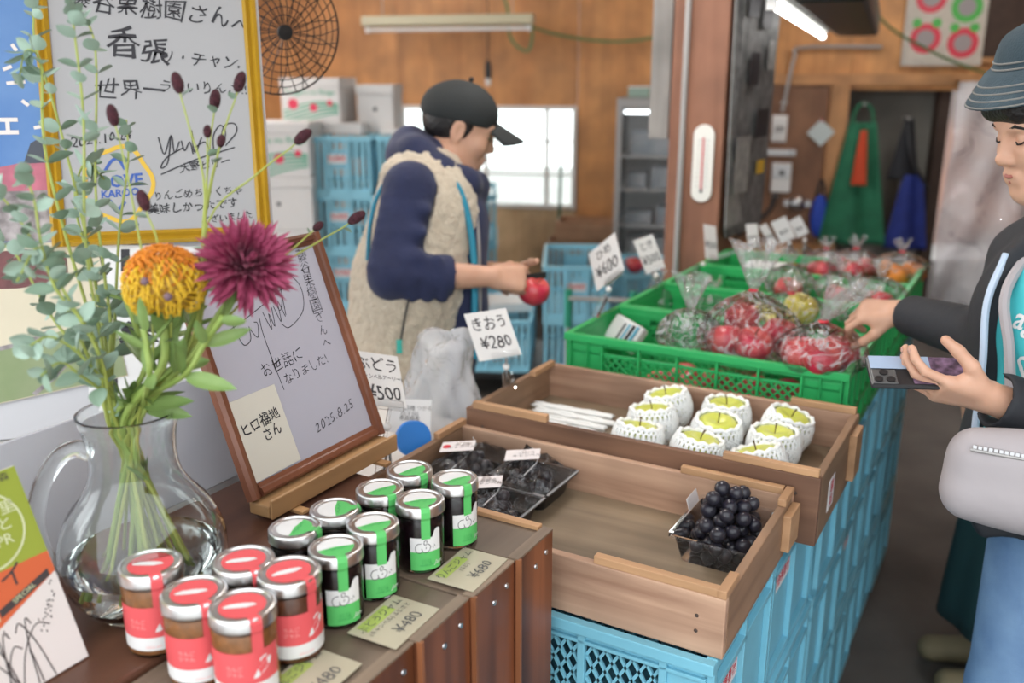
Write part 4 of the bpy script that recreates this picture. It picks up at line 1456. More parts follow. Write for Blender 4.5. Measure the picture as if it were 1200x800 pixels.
for (xy, rz, lab, sd, w, d) in packs:
    a, b = xy
    pk = thing('punnet', lab.replace('black grapes in ', 'black tray ').replace('wrapped pack', 'under clear film'), 'punnet', W(a, b, FZ), -TH + rz, 'plastic punnets in the nearest box')
    tray_walls(w, d, 0.04).build('tray', m_tray_black, pk, smooth=True)
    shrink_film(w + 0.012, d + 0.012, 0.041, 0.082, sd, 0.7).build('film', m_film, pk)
    MB().tube([(-w * 0.1, d * 0.24, 0.083), (w * 0.1, d * 0.12, 0.08), (w * 0.14, -d * 0.1, 0.073), (w * 0.08, -d * 0.36, 0.06)], 0.0012, 5).build('film_glint_line', m_glint_line, pk)  # white line drawn as the highlight along the film fold
    edge = MB()
    for sx in (-1, 1):
        for i in range(26):
            edge.box((sx * (w / 2 + 0.006), -d / 2 + d * i / 25, 0.0415), (0.004, d / 60, 0.002))
    for sy in (-1, 1):
        for i in range(36):
            edge.box((-w / 2 + w * i / 35, sy * (d / 2 + 0.006), 0.0415), (w / 80, 0.004, 0.002))
    e_ = edge.build('serrated_edge', m_glint_line, pk); e_['kind'] = 'stuff'
    lm = MB().box((-w * 0.12, 0.0, 0.0), (0.066, 0.042, 0.0008)).build('label', m_label, pk, loc=(0, 0, 0.084), rot=(R(4), R(-6), R(24)))
    inst('lettering', text_mesh('ぶどう\nキャンベル', 0.011, m_ink), lm, (-w * 0.12 + 0.008, 0.0, 0.0006))
    if sd == 1:
        for k_ in range(1):
            c_ = flat_disc(0.008, 0.0006, c=(-w * 0.12 - 0.022, 0.0)).build('red_dot', m_red_ink, lm)
    grape_bunch(lab, W(a, b, FZ + 0.003), -TH + rz, w / 2 - 0.026, d / 2 - 0.026, 0.045, 40, 20 + sd)

# ---------------------------------------------------------------- apples
m_apple_g = mat('yellow_green_apple', (0.68, 0.7, 0.13), 0.35, col2=(0.56, 0.63, 0.1), scale=14, coat=0.2)
m_apple_y = mat('yellow_apple', (0.72, 0.6, 0.08), 0.35, col2=(0.6, 0.55, 0.06), scale=14, coat=0.2)
m_apple_r = mat('red_apple', (0.5, 0.018, 0.06), 0.32, col2=(0.6, 0.1, 0.08), scale=16, coat=0.3, stretch=(1, 1, 0.25))
m_stem = mat('apple_stem', (0.09, 0.05, 0.02), 0.8)
m_foam = mat('foam_net', (0.86, 0.88, 0.86), 0.75, sss=0.0)


def apple_prof(r):
    out = []
    for i in range(25):
        ph = -math.pi / 2 + math.pi * i / 24
        rr = r * (math.cos(ph) ** 0.8 if math.cos(ph) > 0 else 0) * (1 + 0.05 * math.sin(ph))
        z = r * 0.88 * math.sin(ph)
        c = abs(math.cos(ph))
        if ph > 0:
            z -= r * 0.3 * max(0, 1 - c / 0.62) ** 1.4
        else:
            z += r * 0.22 * max(0, 1 - c / 0.5) ** 1.4
        out.append((max(rr, 0.0), z))
    return out


def apple_me(m, r, name='fruit'):
    return MB().lathe(apple_prof(r), 28).mesh(name, m, smooth='all')


me_ag, me_ay, me_ar = apple_me(m_apple_g, 0.046), apple_me(m_apple_y, 0.046), apple_me(m_apple_r, 0.044)
me_stem = MB().tube([(0, 0, 0.026), (0.001, 0, 0.038), (0.004, 0.001, 0.047)], [0.0012, 0.0012, 0.0018], 6).mesh('stem', m_stem)


def apple(label, me, loc, rot=(0, 0, 0), group=None, scale=1.0):
    t = thing('apple', label, 'apple', loc, group=group, rot=Euler(rot))
    t.scale = (scale,) * 3
    inst('fruit', me, t)
    inst('stem', me_stem, t)
    return t


fn_ = MB()
NS = 28
for sg in (1, -1):
    for k in range(NS):
        pts = []
        for i in range(15):
            f = i / 14
            ph = -1.15 + 1.87 * f
            rr = 0.0505 * (math.cos(ph) ** 0.62)
            if f > 0.86:
                rr -= 0.0
            z = 0.047 * math.sin(ph)
            an = 2 * math.pi * (k / NS) + sg * 0.62 * f * 1.4 + 0.16 * sg * math.sin(f * 18)
            pts.append((rr * math.cos(an), rr * math.sin(an), z))
        fn_.tube(pts, 0.0031, 5)
rim = [(0.0505 * math.cos(0.72) ** 0.62 * math.cos(q), 0.0505 * math.cos(0.72) ** 0.62 * math.sin(q), 0.031 + 0.0025 * math.cos(12 * q)) for q in [2 * math.pi * i / 48 for i in range(49)]]
fn_.tube(rim, 0.0046, 6)
me_net = fn_.mesh('foam_net', m_foam, smooth='all')
napp = [(-0.634, 1.786), (-0.508, 1.79), (-0.628, 1.68), (-0.494, 1.682), (-0.618, 1.573), (-0.497, 1.572), (-0.38, 1.784), (-0.379, 1.677), (-0.378, 1.57)]
nlab = ['hindmost at the left of the cluster', 'hindmost in the middle, by the green crate', 'second from the back at the left', 'in the middle of the cluster', 'at the near left corner, next to the flat nets',
        'at the near edge of the cluster, in the middle', 'in the right row, farthest', 'in the right row, middle one', 'in the right row, nearest']
for i, ((x, y), lb_) in enumerate(zip(napp, nlab)):
    q = W(x, y, FZ + 0.085)
    o = apple('apple in white foam net, %s' % lb_, me_ag, q, (R(random.uniform(-14, 10)), R(random.uniform(-10, 14)), random.uniform(0, 6)), 'green apples in foam nets')
    inst('foam_net', me_net, o)
# flat foam nets, unused
fl = MB()
for k in range(2):
    y = (k - 0.5) * 0.0125
    pts = [(-0.1 + 0.2 * i / 24, y + (0.0016 if (i // 4 + k) % 2 else -0.0016), 0.0055) for i in range(25)]
    fl.tube(pts, [0.002] + [0.0052] * 23 + [0.002], 7)
me_flat = fl.mesh('net_strands', m_foam, smooth='all')
for k in range(7):
    t = thing('foam_net', 'flat white foam net in the apple box, %s from the front board' % ['first', 'second', 'third', 'fourth', 'fifth', 'sixth', 'seventh'][k],
              'foam net', W(-0.8 - 0.008 * k + random.uniform(-0.012, 0.012), 1.56 + 0.034 * k, FZ + 0.0385), -TH + R(random.uniform(-3, 3)), 'flat foam nets in the apple box')
    inst('net_strands', me_flat, t)

# ---------------------------------------------------------------- bagged fruit in the green crates
def bag_shape(rx, ry, rz, neck, flare, seed, lean=(0, 0)):
    rn = random.Random(seed)
    ph = [rn.uniform(0, 6) for _ in range(6)]
    def fn(u, v):
        a = 2 * math.pi * u
        if v < 0.55:
            q = v / 0.55
            f = math.sin(math.pi * (0.08 + 0.8 * q)) ** 0.6
            z = -rz + 2 * rz * q
            k = 1 + 0.07 * math.sin(5 * a + ph[0]) + 0.05 * math.sin(9 * a + ph[1] + 4 * q)
            x, y = rx * f * k * math.cos(a), ry * f * k * math.sin(a)
        elif v < 0.7:
            q = (v - 0.55) / 0.15
            r0 = math.sin(math.pi * 0.88) ** 0.6
            x, y = (rx * r0 * (1 - q) + 0.008 * q) * math.cos(a), (ry * r0 * (1 - q) + 0.008 * q) * math.sin(a)
            k = 1 + 0.25 * (q) * math.sin(8 * a + ph[2])
            x *= k; y *= k
            z = rz + neck * q
        else:
            q = (v - 0.7) / 0.3
            k = 1 + 0.5 * math.sin(5 * a + ph[3]) * q
            r = 0.008 + flare * q ** 0.8
            x, y = r * k * math.cos(a), r * 0.55 * k * math.sin(a)
            z = rz + neck + flare * 2.6 * q + 0.012 * q * math.sin(3 * a + ph[4])
            x += lean[0] * q; y += lean[1] * q
        return (x, y, z)
    return (MB().surf(lambda u, v: fn(u, v * 0.7), 40, 22, closed=True), MB().surf(lambda u, v: fn(u, 0.7 + 0.3 * v), 40, 10, closed=True))


def bag(label, loc, rx, ry, rz, neck, flare, seed, group, lean=(0, 0), tie=True, m=None):
    t = thing('plastic_bag', label, 'bag', loc, -TH, group)
    lo_, hi_ = bag_shape(rx, ry, rz, neck, flare, seed, lean)
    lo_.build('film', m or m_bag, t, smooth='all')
    hi_.build('gathered_top', m_bagtop, t, smooth='all')
    if tie:
        MB().lathe([(0.0085, -0.003), (0.0115, 0), (0.0085, 0.003)], 14, c=(0, 0, rz + neck)).build('tie', m_red_ink, t, smooth=True)
    return t


# bottom layer, seen through the lattice
n_ = 0
for i in range(5):
    for j in range(2):
        a = -0.745 + 0.086 * i + 0.03 * j
        b = GB[0] - 0.085 + 0.092 * j
        apple('red apple in the bottom layer of the nearest green crate, %s in the %s row' % (['first', 'second', 'third', 'fourth', 'fifth'][i], ['front', 'back'][j]), me_ar, W(a, b, gz + 0.05), (random.uniform(-.5, .5), random.uniform(-.5, .5), random.uniform(0, 6)), 'red apples under the bags in the nearest green crate')
ra = [(870, 374, 2.30, 'red apple at the top back of the standing bag'), (850, 399, 2.17, 'red apple at the left of the standing bag'),
      (883, 404, 2.1, 'red apple at the front of the standing bag'), (914, 393, 2.16, 'red apple at the right of the standing bag, below the tie'),
      (938, 413, 2.03, 'red apple at the left in the bag the woman lifts'), (984, 413, 2.06, 'red apple at the right in the bag the woman lifts'), (962, 420, 1.99, 'red apple at the front in the bag the woman lifts')]
for x, y, t_, lb_ in ra:
    apple(lb_, me_ar, T(x, y, t_), (random.uniform(-.4, .4), random.uniform(-.4, .4), random.uniform(0, 6)), 'bagged red apples in the nearest green crate')
ca = (T(870, 374, 2.3) + T(850, 399, 2.17) + T(883, 407, 2.06) + T(914, 393, 2.16)) / 4
bag('tall clear bag of red apples with red tie and upright top', ca, 0.12, 0.125, 0.08, 0.03, 0.042, 1, 'tied clear bags in the nearest green crate')
cb = (T(938, 413, 2.03) + T(984, 413, 2.06) + T(962, 420, 1.99)) / 3 + Vector((0, 0, 0.002))
bag('clear bag of red apples whose top the woman pinches', cb, 0.1, 0.088, 0.052, 0.022, 0.034, 2, 'tied clear bags in the nearest green crate', lean=(0.05, 0.02))
q = T(808, 392, 2.2)
bag('crumpled clear bag left of the bagged red apples, without fruit', q, 0.075, 0.075, 0.055, 0.01, 0.03, 3, 'tied clear bags in the nearest green crate', tie=False)
m_stripe = mat('pouch_blue', (0.12, 0.4, 0.55), 0.5)
q = T(733, 387, 2.42)
t = thing('striped_pouch', 'small white pouch with blue stripes in the nearest green crate corner', 'pouch', q, -TH + R(-20))
MB().box((0, 0, -0.01), (0.1, 0.03, 0.075), (R(-35), R(14), 0)).build('pouch', m_paper, t, bevel=0.006)
for k in range(6):
    MB().box((-0.036 + 0.0145 * k, -0.0006, -0.0095), (0.006, 0.0312, 0.05), (R(-35), R(14), 0)).build('stripe', m_stripe if k % 2 else m_ink, t)
# second crate: yellow apples
for i, (x, y, t_) in enumerate([(938, 362, 2.42), (897, 372, 2.45), (915, 385, 2.4), (865, 385, 2.5)]):
    q = T(x, y, t_)
    apple(['yellow apple beside the tall bag top', 'yellow apple half hidden by the bagged red apples', 'yellow apple low behind the bagged red apples', 'yellow apple low at the left in the second crate'][i], me_ay, q, (0.2, 0.3, i), 'yellow apples in the second green crate')
q = T(925, 372, 2.43)
bag('clear bag around the yellow apples in the second crate', q, 0.11, 0.09, 0.055, 0.012, 0.016, 5, 'clear bags in the farther green crates')
cl = [(835, 352, 2.75, 0.08, 'limp clear bag at the left of the second green crate'), (770, 345, 2.8, 0.05, 'small clear bag lying by the left rim of the second green crate'),
      (1000, 352, 2.4, 0.06, 'clear bag behind the woman hand in the second green crate')]
for i, (x, y, t_, r_, lb_) in enumerate(cl):
    bag(lb_, T(x, y, t_) - Vector((0, 0, 0.02)), r_, r_ * 0.9, 0.04, 0.012, 0.014, 8 + i, 'clear bags in the farther green crates', tie=False)
cl = [(925, 318, 2.85, 'clear bag at the left of the third green crate'), (985, 326, 2.75, 'clear bag at the middle of the third green crate'), (1032, 332, 2.68, 'clear bag at the right of the third green crate')]
for i, (x, y, t_, lb_) in enumerate(cl):
    bag(lb_, T(x, y, t_) - Vector((0, 0, 0.035)), 0.075, 0.07, 0.045, 0.012, 0.016, 14 + i, 'clear bags in the farther green crates', tie=False)
    apple('red apple inside the ' + lb_.replace('clear ', ''), me_ar, T(x, y, t_) + Vector((0, 0, -0.06)), (0.3, 0.2, i), 'apples in the farther green crates')
m_apple_o = mat('orange_fruit', (0.75, 0.25, 0.04), 0.4)
me_ao = apple_me(m_apple_o, 0.042)
fb_ = [(968, 300, 3.2, me_ar, 'tied bag at the left of the last green crate'), (1003, 300, 3.12, me_ar, 'tied bag at the middle of the last green crate'), (1056, 304, 3.03, me_ao, 'tied bag at the right of the last green crate')]
for i, (x, y, t_, me_, lb_) in enumerate(fb_):
    q = T(x, y, t_) - Vector((0, 0, 0.035))
    for k in range(3):
        apple(('orange fruit, ' if me_ is me_ao else 'red apple, ') + ['right', 'far', 'near'][k] + ' one in the ' + lb_, me_, q + Vector((math.cos(2.1 * k) * 0.042, math.sin(2.1 * k) * 0.042, -0.012)), (0.3, 0.2, k), lb_.replace('bag', 'fruit in the bag', 1))
    bag(lb_, q, 0.09, 0.082, 0.05, 0.012, 0.014, 20 + i, 'clear bags in the farther green crates')
t = thing('packing_labels', 'two flat white packs lying on the left rim of the third crate', 'pack', T(893, 316, 3.05), -TH)
MB().bb(-0.06, 0.06, -0.03, 0.03, 0, 0.012).build('pack', m_paper, t, bevel=0.001)
MB().bb(-0.05, 0.07, -0.025, 0.04, 0.0125, 0.024).build('pack', m_paper, t, bevel=0.001)

# ---------------------------------------------------------------- price signs on clear clips
def price_sign(label, corners, t_, lines, clamp, group='price signs on clear clips'):
    """corners: the card's four corner pixels (tl, tr, br, bl); clamp: where the clip bites (world)"""
    cx = sum(c[0] for c in corners) / 4; cy = sum(c[1] for c in corners) / 4
    ctr = T(cx, cy, t_)
    k = t_ / FPX
    ex = ((corners[1][0] - corners[0][0] + corners[2][0] - corners[3][0]) / 2, (corners[1][1] - corners[0][1] + corners[2][1] - corners[3][1]) / 2)
    ey = ((corners[3][0] - corners[0][0] + corners[2][0] - corners[1][0]) / 2, (corners[3][1] - corners[0][1] + corners[2][1] - corners[1][1]) / 2)
    dt = ex[0] * ey[0] + ex[1] * ey[1]
    yz = -math.sqrt(abs(dt) / 0.7)
    xz = -dt / yz if abs(yz) > 1e-6 else 0.0
    Rr, Dn, Fw = Vector((1, 0, 0)), Vector((0, -SP, -CP)), Vector((0, CP, -SP))
    X3 = Rr * ex[0] + Dn * ex[1] + Fw * xz
    Y3 = -(Rr * ey[0] + Dn * ey[1] + Fw * yz)
    wv, hv = X3.length * k, Y3.length * k
    xx = X3.normalized(); yy = (Y3 - xx * Y3.dot(xx)).normalized()
    M = Matrix((xx, yy, xx.cross(yy))).transposed()
    t = thing('price_sign', label, 'price sign', ctr, group=group, rot=M)
    MB().bb(-wv / 2, wv / 2, -hv / 2, hv / 2, -0.0012, 0).build('card', m_card_w, t)
    for (tx, x, y, sz, sq) in lines:
        inst('lettering', text_mesh(tx, sz * hv, m_ink, squash=sq, thin=0.006, hand=0.035), t, (x * wv, y * hv, 0.0006))
    # clip: jaws under the card, ball joint, clamp on the box wall
    inv = M.inverted()
    low = Vector((0.12 * wv, -hv * 0.5, -0.0006))
    MB().box(low + Vector((0, 0.004, 0)), (wv * 0.62, 0.02, 0.007)).build('clip_jaw', m_clear, t, bevel=0.002)
    cl_ = inv @ (clamp - ctr)
    mid = low * 0.55 + cl_ * 0.45
    mb = MB().tube([low + Vector((0, -0.004, 0)), low * 0.75 + cl_ * 0.25, mid], 0.0035, 8)
    mb.build('stem', m_clear, t, smooth=True)
    MB().ell(low * 0.72 + cl_ * 0.28, 0.008, 12, 8).build('ball_joint', m_white_plastic, t, smooth=True)
    dn = (cl_ - mid)
    MB().box((mid + cl_) / 2, (0.016, 0.014, dn.length), Vector(dn).to_track_quat('Z', 'Y').to_matrix()).build('clamp', m_clear, t, bevel=0.003)
    MB().box((mid + cl_) / 2 + Vector((0.014, 0, 0)), (0.006, 0.012, dn.length * 0.9), Vector(dn).to_track_quat('Z', 'Y').to_matrix() @ Matrix.Rotation(R(14), 3, 'Y')).build('lever', m_clear, t, bevel=0.002)
    return t


m_card_w = mat('white_card', (0.62, 0.62, 0.61), 0.6)
price_sign('white price sign reading 500 yen for grapes, clipped beside the framed board', [(411, 410), (461, 418), (478, 478), (428, 470)], 1.66,
           [('ぶどう', 0.0, 0.26, 0.3, 0.8), ('(キャンベルアーリー)', 0.02, 0.03, 0.1, 0.78), ('¥500', 0.05, -0.27, 0.36, 0.82)], W(A0 + 0.004, 1.21, gz + FH - 0.01))
price_sign('white price sign reading 280 yen, clipped to the apple box', [(544, 366), (592, 362), (612, 413), (562, 425)], 1.98,
           [('きおう', 0.0, 0.22, 0.32, 0.75), ('¥280', 0.02, -0.18, 0.36, 0.78)], W(A0 + 0.012, 1.66, gz + 0.128 - 0.01))
price_sign('white price sign reading 600 yen, clipped to the nearest green crate', [(691, 294), (722, 272), (727, 318), (700, 342)], 2.45,
           [('ひめ', 0.0, 0.25, 0.27, 0.8), ('¥600', 0.0, -0.15, 0.42, 0.68)], W(-0.965, 2.12, gz + GH + 0.0))
price_sign('white price sign reading 500 yen, behind the 600 yen sign', [(742, 281), (765, 275), (780, 312), (757, 323)], 2.75,
           [('とき', 0.0, 0.25, 0.27, 0.8), ('¥500', 0.0, -0.15, 0.36, 0.7)], W(-0.962, 2.5, gz + GH + 0.0))
fs_ = [([(824, 262), (842, 264), (840, 305), (826, 303)], 2.95, 'narrow grey price sign before the wooden post', (835, 325, 3.0)),
       ([(873, 262), (889, 262), (890, 289), (877, 291)], 3.2, 'grey price sign right of the wooden post', (884, 312, 3.2)),
       ([(889, 265), (899, 261), (911, 285), (903, 290)], 3.35, 'narrow white price sign standing on the far crates, second of four', (907, 300, 3.35)),
       ([(905, 260), (920, 253), (932, 278), (914, 286)], 3.4, 'broad white price sign on the far crates, third of four', (924, 296, 3.4)),
       ([(925, 258), (938, 253), (946, 272), (935, 280)], 3.45, 'white price sign on the far crates, nearest to the aprons', (938, 294, 3.45))]
far_ = [W(-0.958, 2.72, gz + GH), W(-0.958, 3.1, gz + GH), W(-0.82, 3.282, gz + GH), W(-0.75, 3.282, gz + GH), W(-0.69, 3.282, gz + GH)]
for (c4, t_, lb_, _), q in zip(fs_, far_):
    price_sign(lb_, c4, t_, [('¥500', 0, -0.1, 0.28, 0.7)], q)

# ---------------------------------------------------------------- packing table with the milky bag behind the boxes
pt = thing('packing_table', 'low grey packing table behind the wooden boxes', 'table', W(-1.18, 1.53, 0), -TH)
MB().bb(-0.18, 0.17, -0.28, 0.16, 0.82, 0.85).build('tabletop', m_white_plastic, pt, bevel=0.003)
for x in (-0.17, 0.17):
    for y in (-0.25, 0.14):
        MB().bb(x - 0.018, x + 0.018, y - 0.018, y + 0.018, 0, 0.819).build('leg', m_grey_metal, pt)


def milky(u, v):
    a = 2 * math.pi * u
    k = 1 + 0.09 * math.sin(3 * a + 6 * v) + 0.06 * math.sin(7 * a - 9 * v) + 0.035 * math.sin(13 * a + 14 * v)
    if v < 0.82:
        q = v / 0.82
        f = 1.12 - 0.42 * q + 0.06 * math.sin(7 * q)
        z = 0.21 * q
    else:
        q = (v - 0.82) / 0.18
        f = (0.7 + 0.06 * math.sin(7)) * max(0.0, 1 - q) ** 0.7
        z = 0.21 + 0.02 * math.sin(q * 2.5)
    z += 0.012 * math.sin(2 * a + 0.7) * v + 0.006 * math.sin(5 * a) * v
    return (0.092 * f * k * math.cos(a) + 0.03 * v * v, 0.075 * f * k * math.sin(a), max(z, 0.0))


q = T(516, 440, 2.06)
a, b = AB(q)
t = thing('milky_bag', 'milky translucent plastic bag standing behind the wooden boxes', 'bag', W(a, b, 0.8505), -TH)
MB().surf(milky, 64, 36, closed=True).build('film', m_milky, t, smooth='all')
q = Zp(478, 500, 0.853)
t = thing('paper_slip', 'white printed slip leaning before the milky bag', 'slip', T(480, 487, 1.93), rot=facing((0.2, -1, 0.5), roll=R(-6)))
MB().bb(-0.045, 0.045, -0.035, 0.035, -0.001, 0).build('slip', m_paper, t)
inst('lettering', text_mesh('りんご 品種 つがる\n|||| || |||||\n青森県産', 0.011, m_inkgrey), t, (0, 0.005, 0.0006))
t = thing('blue_disc_stand', 'small blue disc standing behind the grape box corner', 'disc', W(-1.01, 1.37, 0.8505 + 0.085), rot=facing(W(0.8, -0.55, 0.3)))
MB().lathe([(0, -0.008), (0.034, -0.008), (0.036, -0.006), (0.036, 0.006), (0.034, 0.008), (0, 0.008)], 28).build('disc', mat('blue_disc', (0.02, 0.2, 0.62), 0.4), t, smooth=True)
MB().bb(-0.03, 0.03, -0.085, -0.034, -0.012, -0.002).build('stand', m_white_plastic, t)
# ---------------------------------------------------------------- flowers in the pitcher
m_euc = mat('eucalyptus_leaf', (0.24, 0.36, 0.27), 0.6, col2=(0.38, 0.5, 0.42), scale=14)
m_euc_d = mat('eucalyptus_leaf_dark', (0.16, 0.27, 0.17), 0.6, col2=(0.26, 0.36, 0.28), scale=14)  # darker leaf tone, mixed at random among the paler leaves
m_sap = mat('yellow_green_stem', (0.32, 0.37, 0.08), 0.55)
m_stemg = mat('flower_stem', (0.2, 0.3, 0.06), 0.55, col2=(0.3, 0.38, 0.1), scale=20)
m_lance = mat('lance_leaf', (0.12, 0.22, 0.06), 0.45, col2=(0.22, 0.32, 0.1), scale=12)
m_burnet = mat('burnet_head', (0.035, 0.006, 0.012), 0.75, col2=(0.09, 0.02, 0.03), scale=300, bump=0.8, bscale=400)
m_petal = mat('dahlia_petal', (0.19, 0.008, 0.045), 0.5, col2=(0.36, 0.06, 0.13), scale=70, sheen=0.1)
m_pro_y = mat('protea_yellow', (0.78, 0.5, 0.03), 0.5)
m_pro_o = mat('protea_orange', (0.72, 0.24, 0.02), 0.5)
m_pro_c = mat('protea_core', (0.5, 0.3, 0.05), 0.7)


def leaf_me(name, L, w, m, fold=0.25, curl=0.15, power=1.0):
    def fn(u, v):
        x = (u - 0.5) * 2
        k = (math.sin(math.pi * min(1, max(0, v)) ** power)) ** 0.75
        y = L * v
        return (x * w / 2 * k, y, abs(x) * w * fold * k + curl * L * v * v)
    return MB().surf(fn, 4, 7).mesh(name, m, smooth='all')


me_round = leaf_me('leaf', 0.03, 0.026, m_euc, 0.12, 0.1, 0.9)
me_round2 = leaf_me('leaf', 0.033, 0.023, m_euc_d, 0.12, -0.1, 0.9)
me_lance = leaf_me('leaf', 0.075, 0.022, m_lance, 0.2, 0.1, 0.8)
rf = random.Random(21)


def flower_path(base, pts):
    """from inside the water, through the neck, to the head"""
    neck = Vector((VX + base[0] * 0.55, VY + base[1] * 0.55, 1.243))
    foot = Vector((VX - base[0] * 1.1 + rf.uniform(-0.035, 0.035), VY - base[1] * 1.1 + rf.uniform(-0.03, 0.03), 1.016 + rf.uniform(0, 0.05)))
    return spline([foot, (foot + neck) / 2 + Vector((base[0] * 0.1, 0, 0.02)), neck] + [T(*p) for p in pts], 5)


def rel(P, o):
    return [p - o for p in P]


def put_leaves(root, P, n, start, size, me_list, spread=0.9, pair=True):
    tot = len(P)
    for i in range(n):
        f = start + (1 - start) * i / max(1, n - 1)
        k = min(tot - 2, int(f * (tot - 1)))
        p = P[k]
        d = (P[k + 1] - P[k]).normalized()
        a0 = rf.uniform(0, 6.28)
        for s in ((0, math.pi) if pair else (0,)):
            side = d.orthogonal().normalized()
            side = Matrix.Rotation(a0 + s + i * 1.57, 3, d) @ side
            y = (side * spread + d * 0.55 + Vector((0, 0, -0.15))).normalized()
            z = (d - y * d.dot(y)).normalized()
            x = y.cross(z)
            M = Matrix((x, y, z)).transposed() @ Matrix.Rotation(rf.uniform(-0.8, 0.8), 3, 'Y')
            inst('leaf', rf.choice(me_list), root, p, M, size * rf.uniform(0.7, 1.2) * (1 - 0.35 * f))


euc = [([(118, 420, 1.0), (80, 350, 0.98), (52, 300, 0.97), (40, 235, 0.96), (28, 200, 0.96)], 10, 'bushy eucalyptus branch before the maroon print of the map poster'),
       ([(128, 400, 1.1), (112, 330, 1.12), (88, 240, 1.13), (100, 190, 1.13), (122, 210, 1.12)], 10, 'eucalyptus branch arching before the left bar of the yellow frame'),
       ([(105, 430, 1.05), (60, 370, 1.06), (20, 300, 1.06), (-10, 280, 1.06)], 9, 'eucalyptus branch spreading low to the left picture edge'),
       ([(118, 395, 1.04), (100, 280, 1.03), (98, 140, 1.02), (88, 45, 1.01), (80, -20, 1.0)], 12, 'tall eucalyptus branch crossing the left bar of the yellow frame'),
       ([(100, 410, 1.02), (58, 320, 1.0), (18, 250, 0.99), (-15, 215, 0.98)], 9, 'eucalyptus branch reaching the left picture edge halfway up'),
       ([(110, 390, 1.06), (78, 280, 1.07), (52, 170, 1.06), (48, 75, 1.05), (30, 60, 1.04), (22, 95, 1.04)], 11, 'eucalyptus branch drooping at its tip before the blue poster'),
       ([(120, 380, 1.08), (95, 250, 1.1), (65, 130, 1.1), (40, 45, 1.1), (44, -10, 1.1)], 10, 'eucalyptus branch rising to the top before the city poster'),
       ([(108, 430, 1.0), (62, 395, 0.97), (30, 408, 0.95)], 6, 'short eucalyptus twig low at the left of the pitcher rim'),
       ([(135, 370, 1.1), (140, 270, 1.12), (150, 190, 1.13), (148, 140, 1.13)], 8, 'eucalyptus branch before the round sticker of the framed board'),
       ([(95, 440, 0.99), (70, 425, 0.97), (48, 440, 0.95)], 5, 'lowest eucalyptus twig hanging over the pitcher handle'),
       ([(112, 400, 1.0), (66, 340, 0.97), (45, 290, 0.96), (20, 330, 0.94)], 8, 'eucalyptus branch with pale leaves before the map poster'),
       ([(130, 390, 1.07), (122, 320, 1.07), (112, 220, 1.07), (112, 60, 1.06), (90, 5, 1.05)], 10, 'eucalyptus branch beside the tallest one, leaves pale green')]
for i, (pts, n, lab) in enumerate(euc):
    base = (-0.02 - 0.012 * (i % 3), rf.uniform(-0.03, 0.03))
    P = flower_path(base, pts)
    o = P[0]
    t = thing('eucalyptus_branch', lab, 'branch', o, group='eucalyptus branches in the glass pitcher')
    MB().tube(rel(P, o), [0.0026 - 0.0016 * k / len(P) for k in range(len(P))], 6).build('stem', m_sap, t, smooth=True)
    put_leaves(t, rel(P, o), int(n * 1.45), 0.45, 1.05, [me_round, me_round, me_round2])

burn = [([(232, 390, 1.02), (237, 280, 1.02), (258, 170, 1.03), (280, 104, 1.03)], 'burnet stem with the highest dark head, at the right of the whiteboard text', (281, 96, 1.03)),
        ([(228, 400, 1.03), (238, 260, 1.04), (246, 170, 1.05), (252, 124, 1.05)], 'burnet stem with small dark head beside the highest one', (252, 117, 1.05)),
        ([(225, 400, 1.01), (240, 230, 1.01), (222, 150, 1.0), (210, 106, 1.0)], 'burnet stem with dark head at the middle of the whiteboard', (208, 97, 1.0)),
        ([(180, 400, 1.0), (158, 250, 1.0), (136, 145, 1.0)], 'burnet stem with dark head above the round sticker', (132, 135, 1.0)),
        ([(230, 400, 1.02), (243, 262, 1.02), (300, 205, 1.03), (348, 168, 1.04)], 'burnet stem leaning across the yellow frame bar', (355, 160, 1.04)),
        ([(255, 385, 1.05), (320, 318, 1.07), (370, 285, 1.09), (410, 262, 1.1)], 'burnet stem reaching farthest out over the blue crates', (418, 255, 1.1)),
        ([(240, 390, 1.03), (300, 330, 1.05), (345, 290, 1.06), (366, 271, 1.07)], 'burnet stem with pinkish small head above the brown frame', (373, 265, 1.07)),
        ([(200, 400, 0.99), (186, 290, 0.98), (170, 245, 0.98)], 'burnet stem with pink tipped head left of the dahlia', (168, 235, 0.98)),
        ([(232, 390, 1.03), (241, 255, 1.03), (243, 165, 1.03)], 'burnet stem with small brown head at the signature', (243, 154, 1.03)),
        ([(228, 390, 1.02), (242, 240, 1.02), (255, 180, 1.02)], 'burnet stem with small brown head under the highest head', (259, 165, 1.02))]
for i, (pts, lab, hd_) in enumerate(burn):
    P = flower_path((0.018 + 0.01 * (i % 2), rf.uniform(-0.02, 0.02)), pts)
    o = P[0]
    t = thing('burnet_stem', lab, 'flower', o, group='dark burnet flowers in the glass pitcher')
    h = T(*hd_)
    P[-1] = h
    MB().tube(rel(P, o), [0.0021 - 0.0012 * k / len(P) for k in range(len(P))], 6).build('stem', m_sap, t, smooth=True)
    d = (P[-1] - P[-4]).normalized()
    big = i not in (6, 8, 9)
    MB().ell((0, 0, 0), (0.0065, 0.0065, 0.0125) if big else (0.0048, 0.0048, 0.0075), 12, 10).build('flower_head', m_burnet, t, smooth='all', loc=h - o, rot=d.to_track_quat('Z', 'Y').to_matrix())
    put_leaves(t, rel(P, o), 2, 0.62, 0.7, [me_round2], pair=False)

# spiky dahlia
P = flower_path((0.03, -0.01), [(222, 420, 1.0), (255, 370, 1.0), (283, 330, 1.0)])
o = P[0]
t = thing('dahlia', 'large crimson spiky dahlia bloom overlapping the brown framed board', 'flower', o)
MB().tube(rel(P, o), 0.0032, 8).build('stem', m_stemg, t, smooth=True)
dc = T(289, 308, 0.985) - o
m_ = MB()


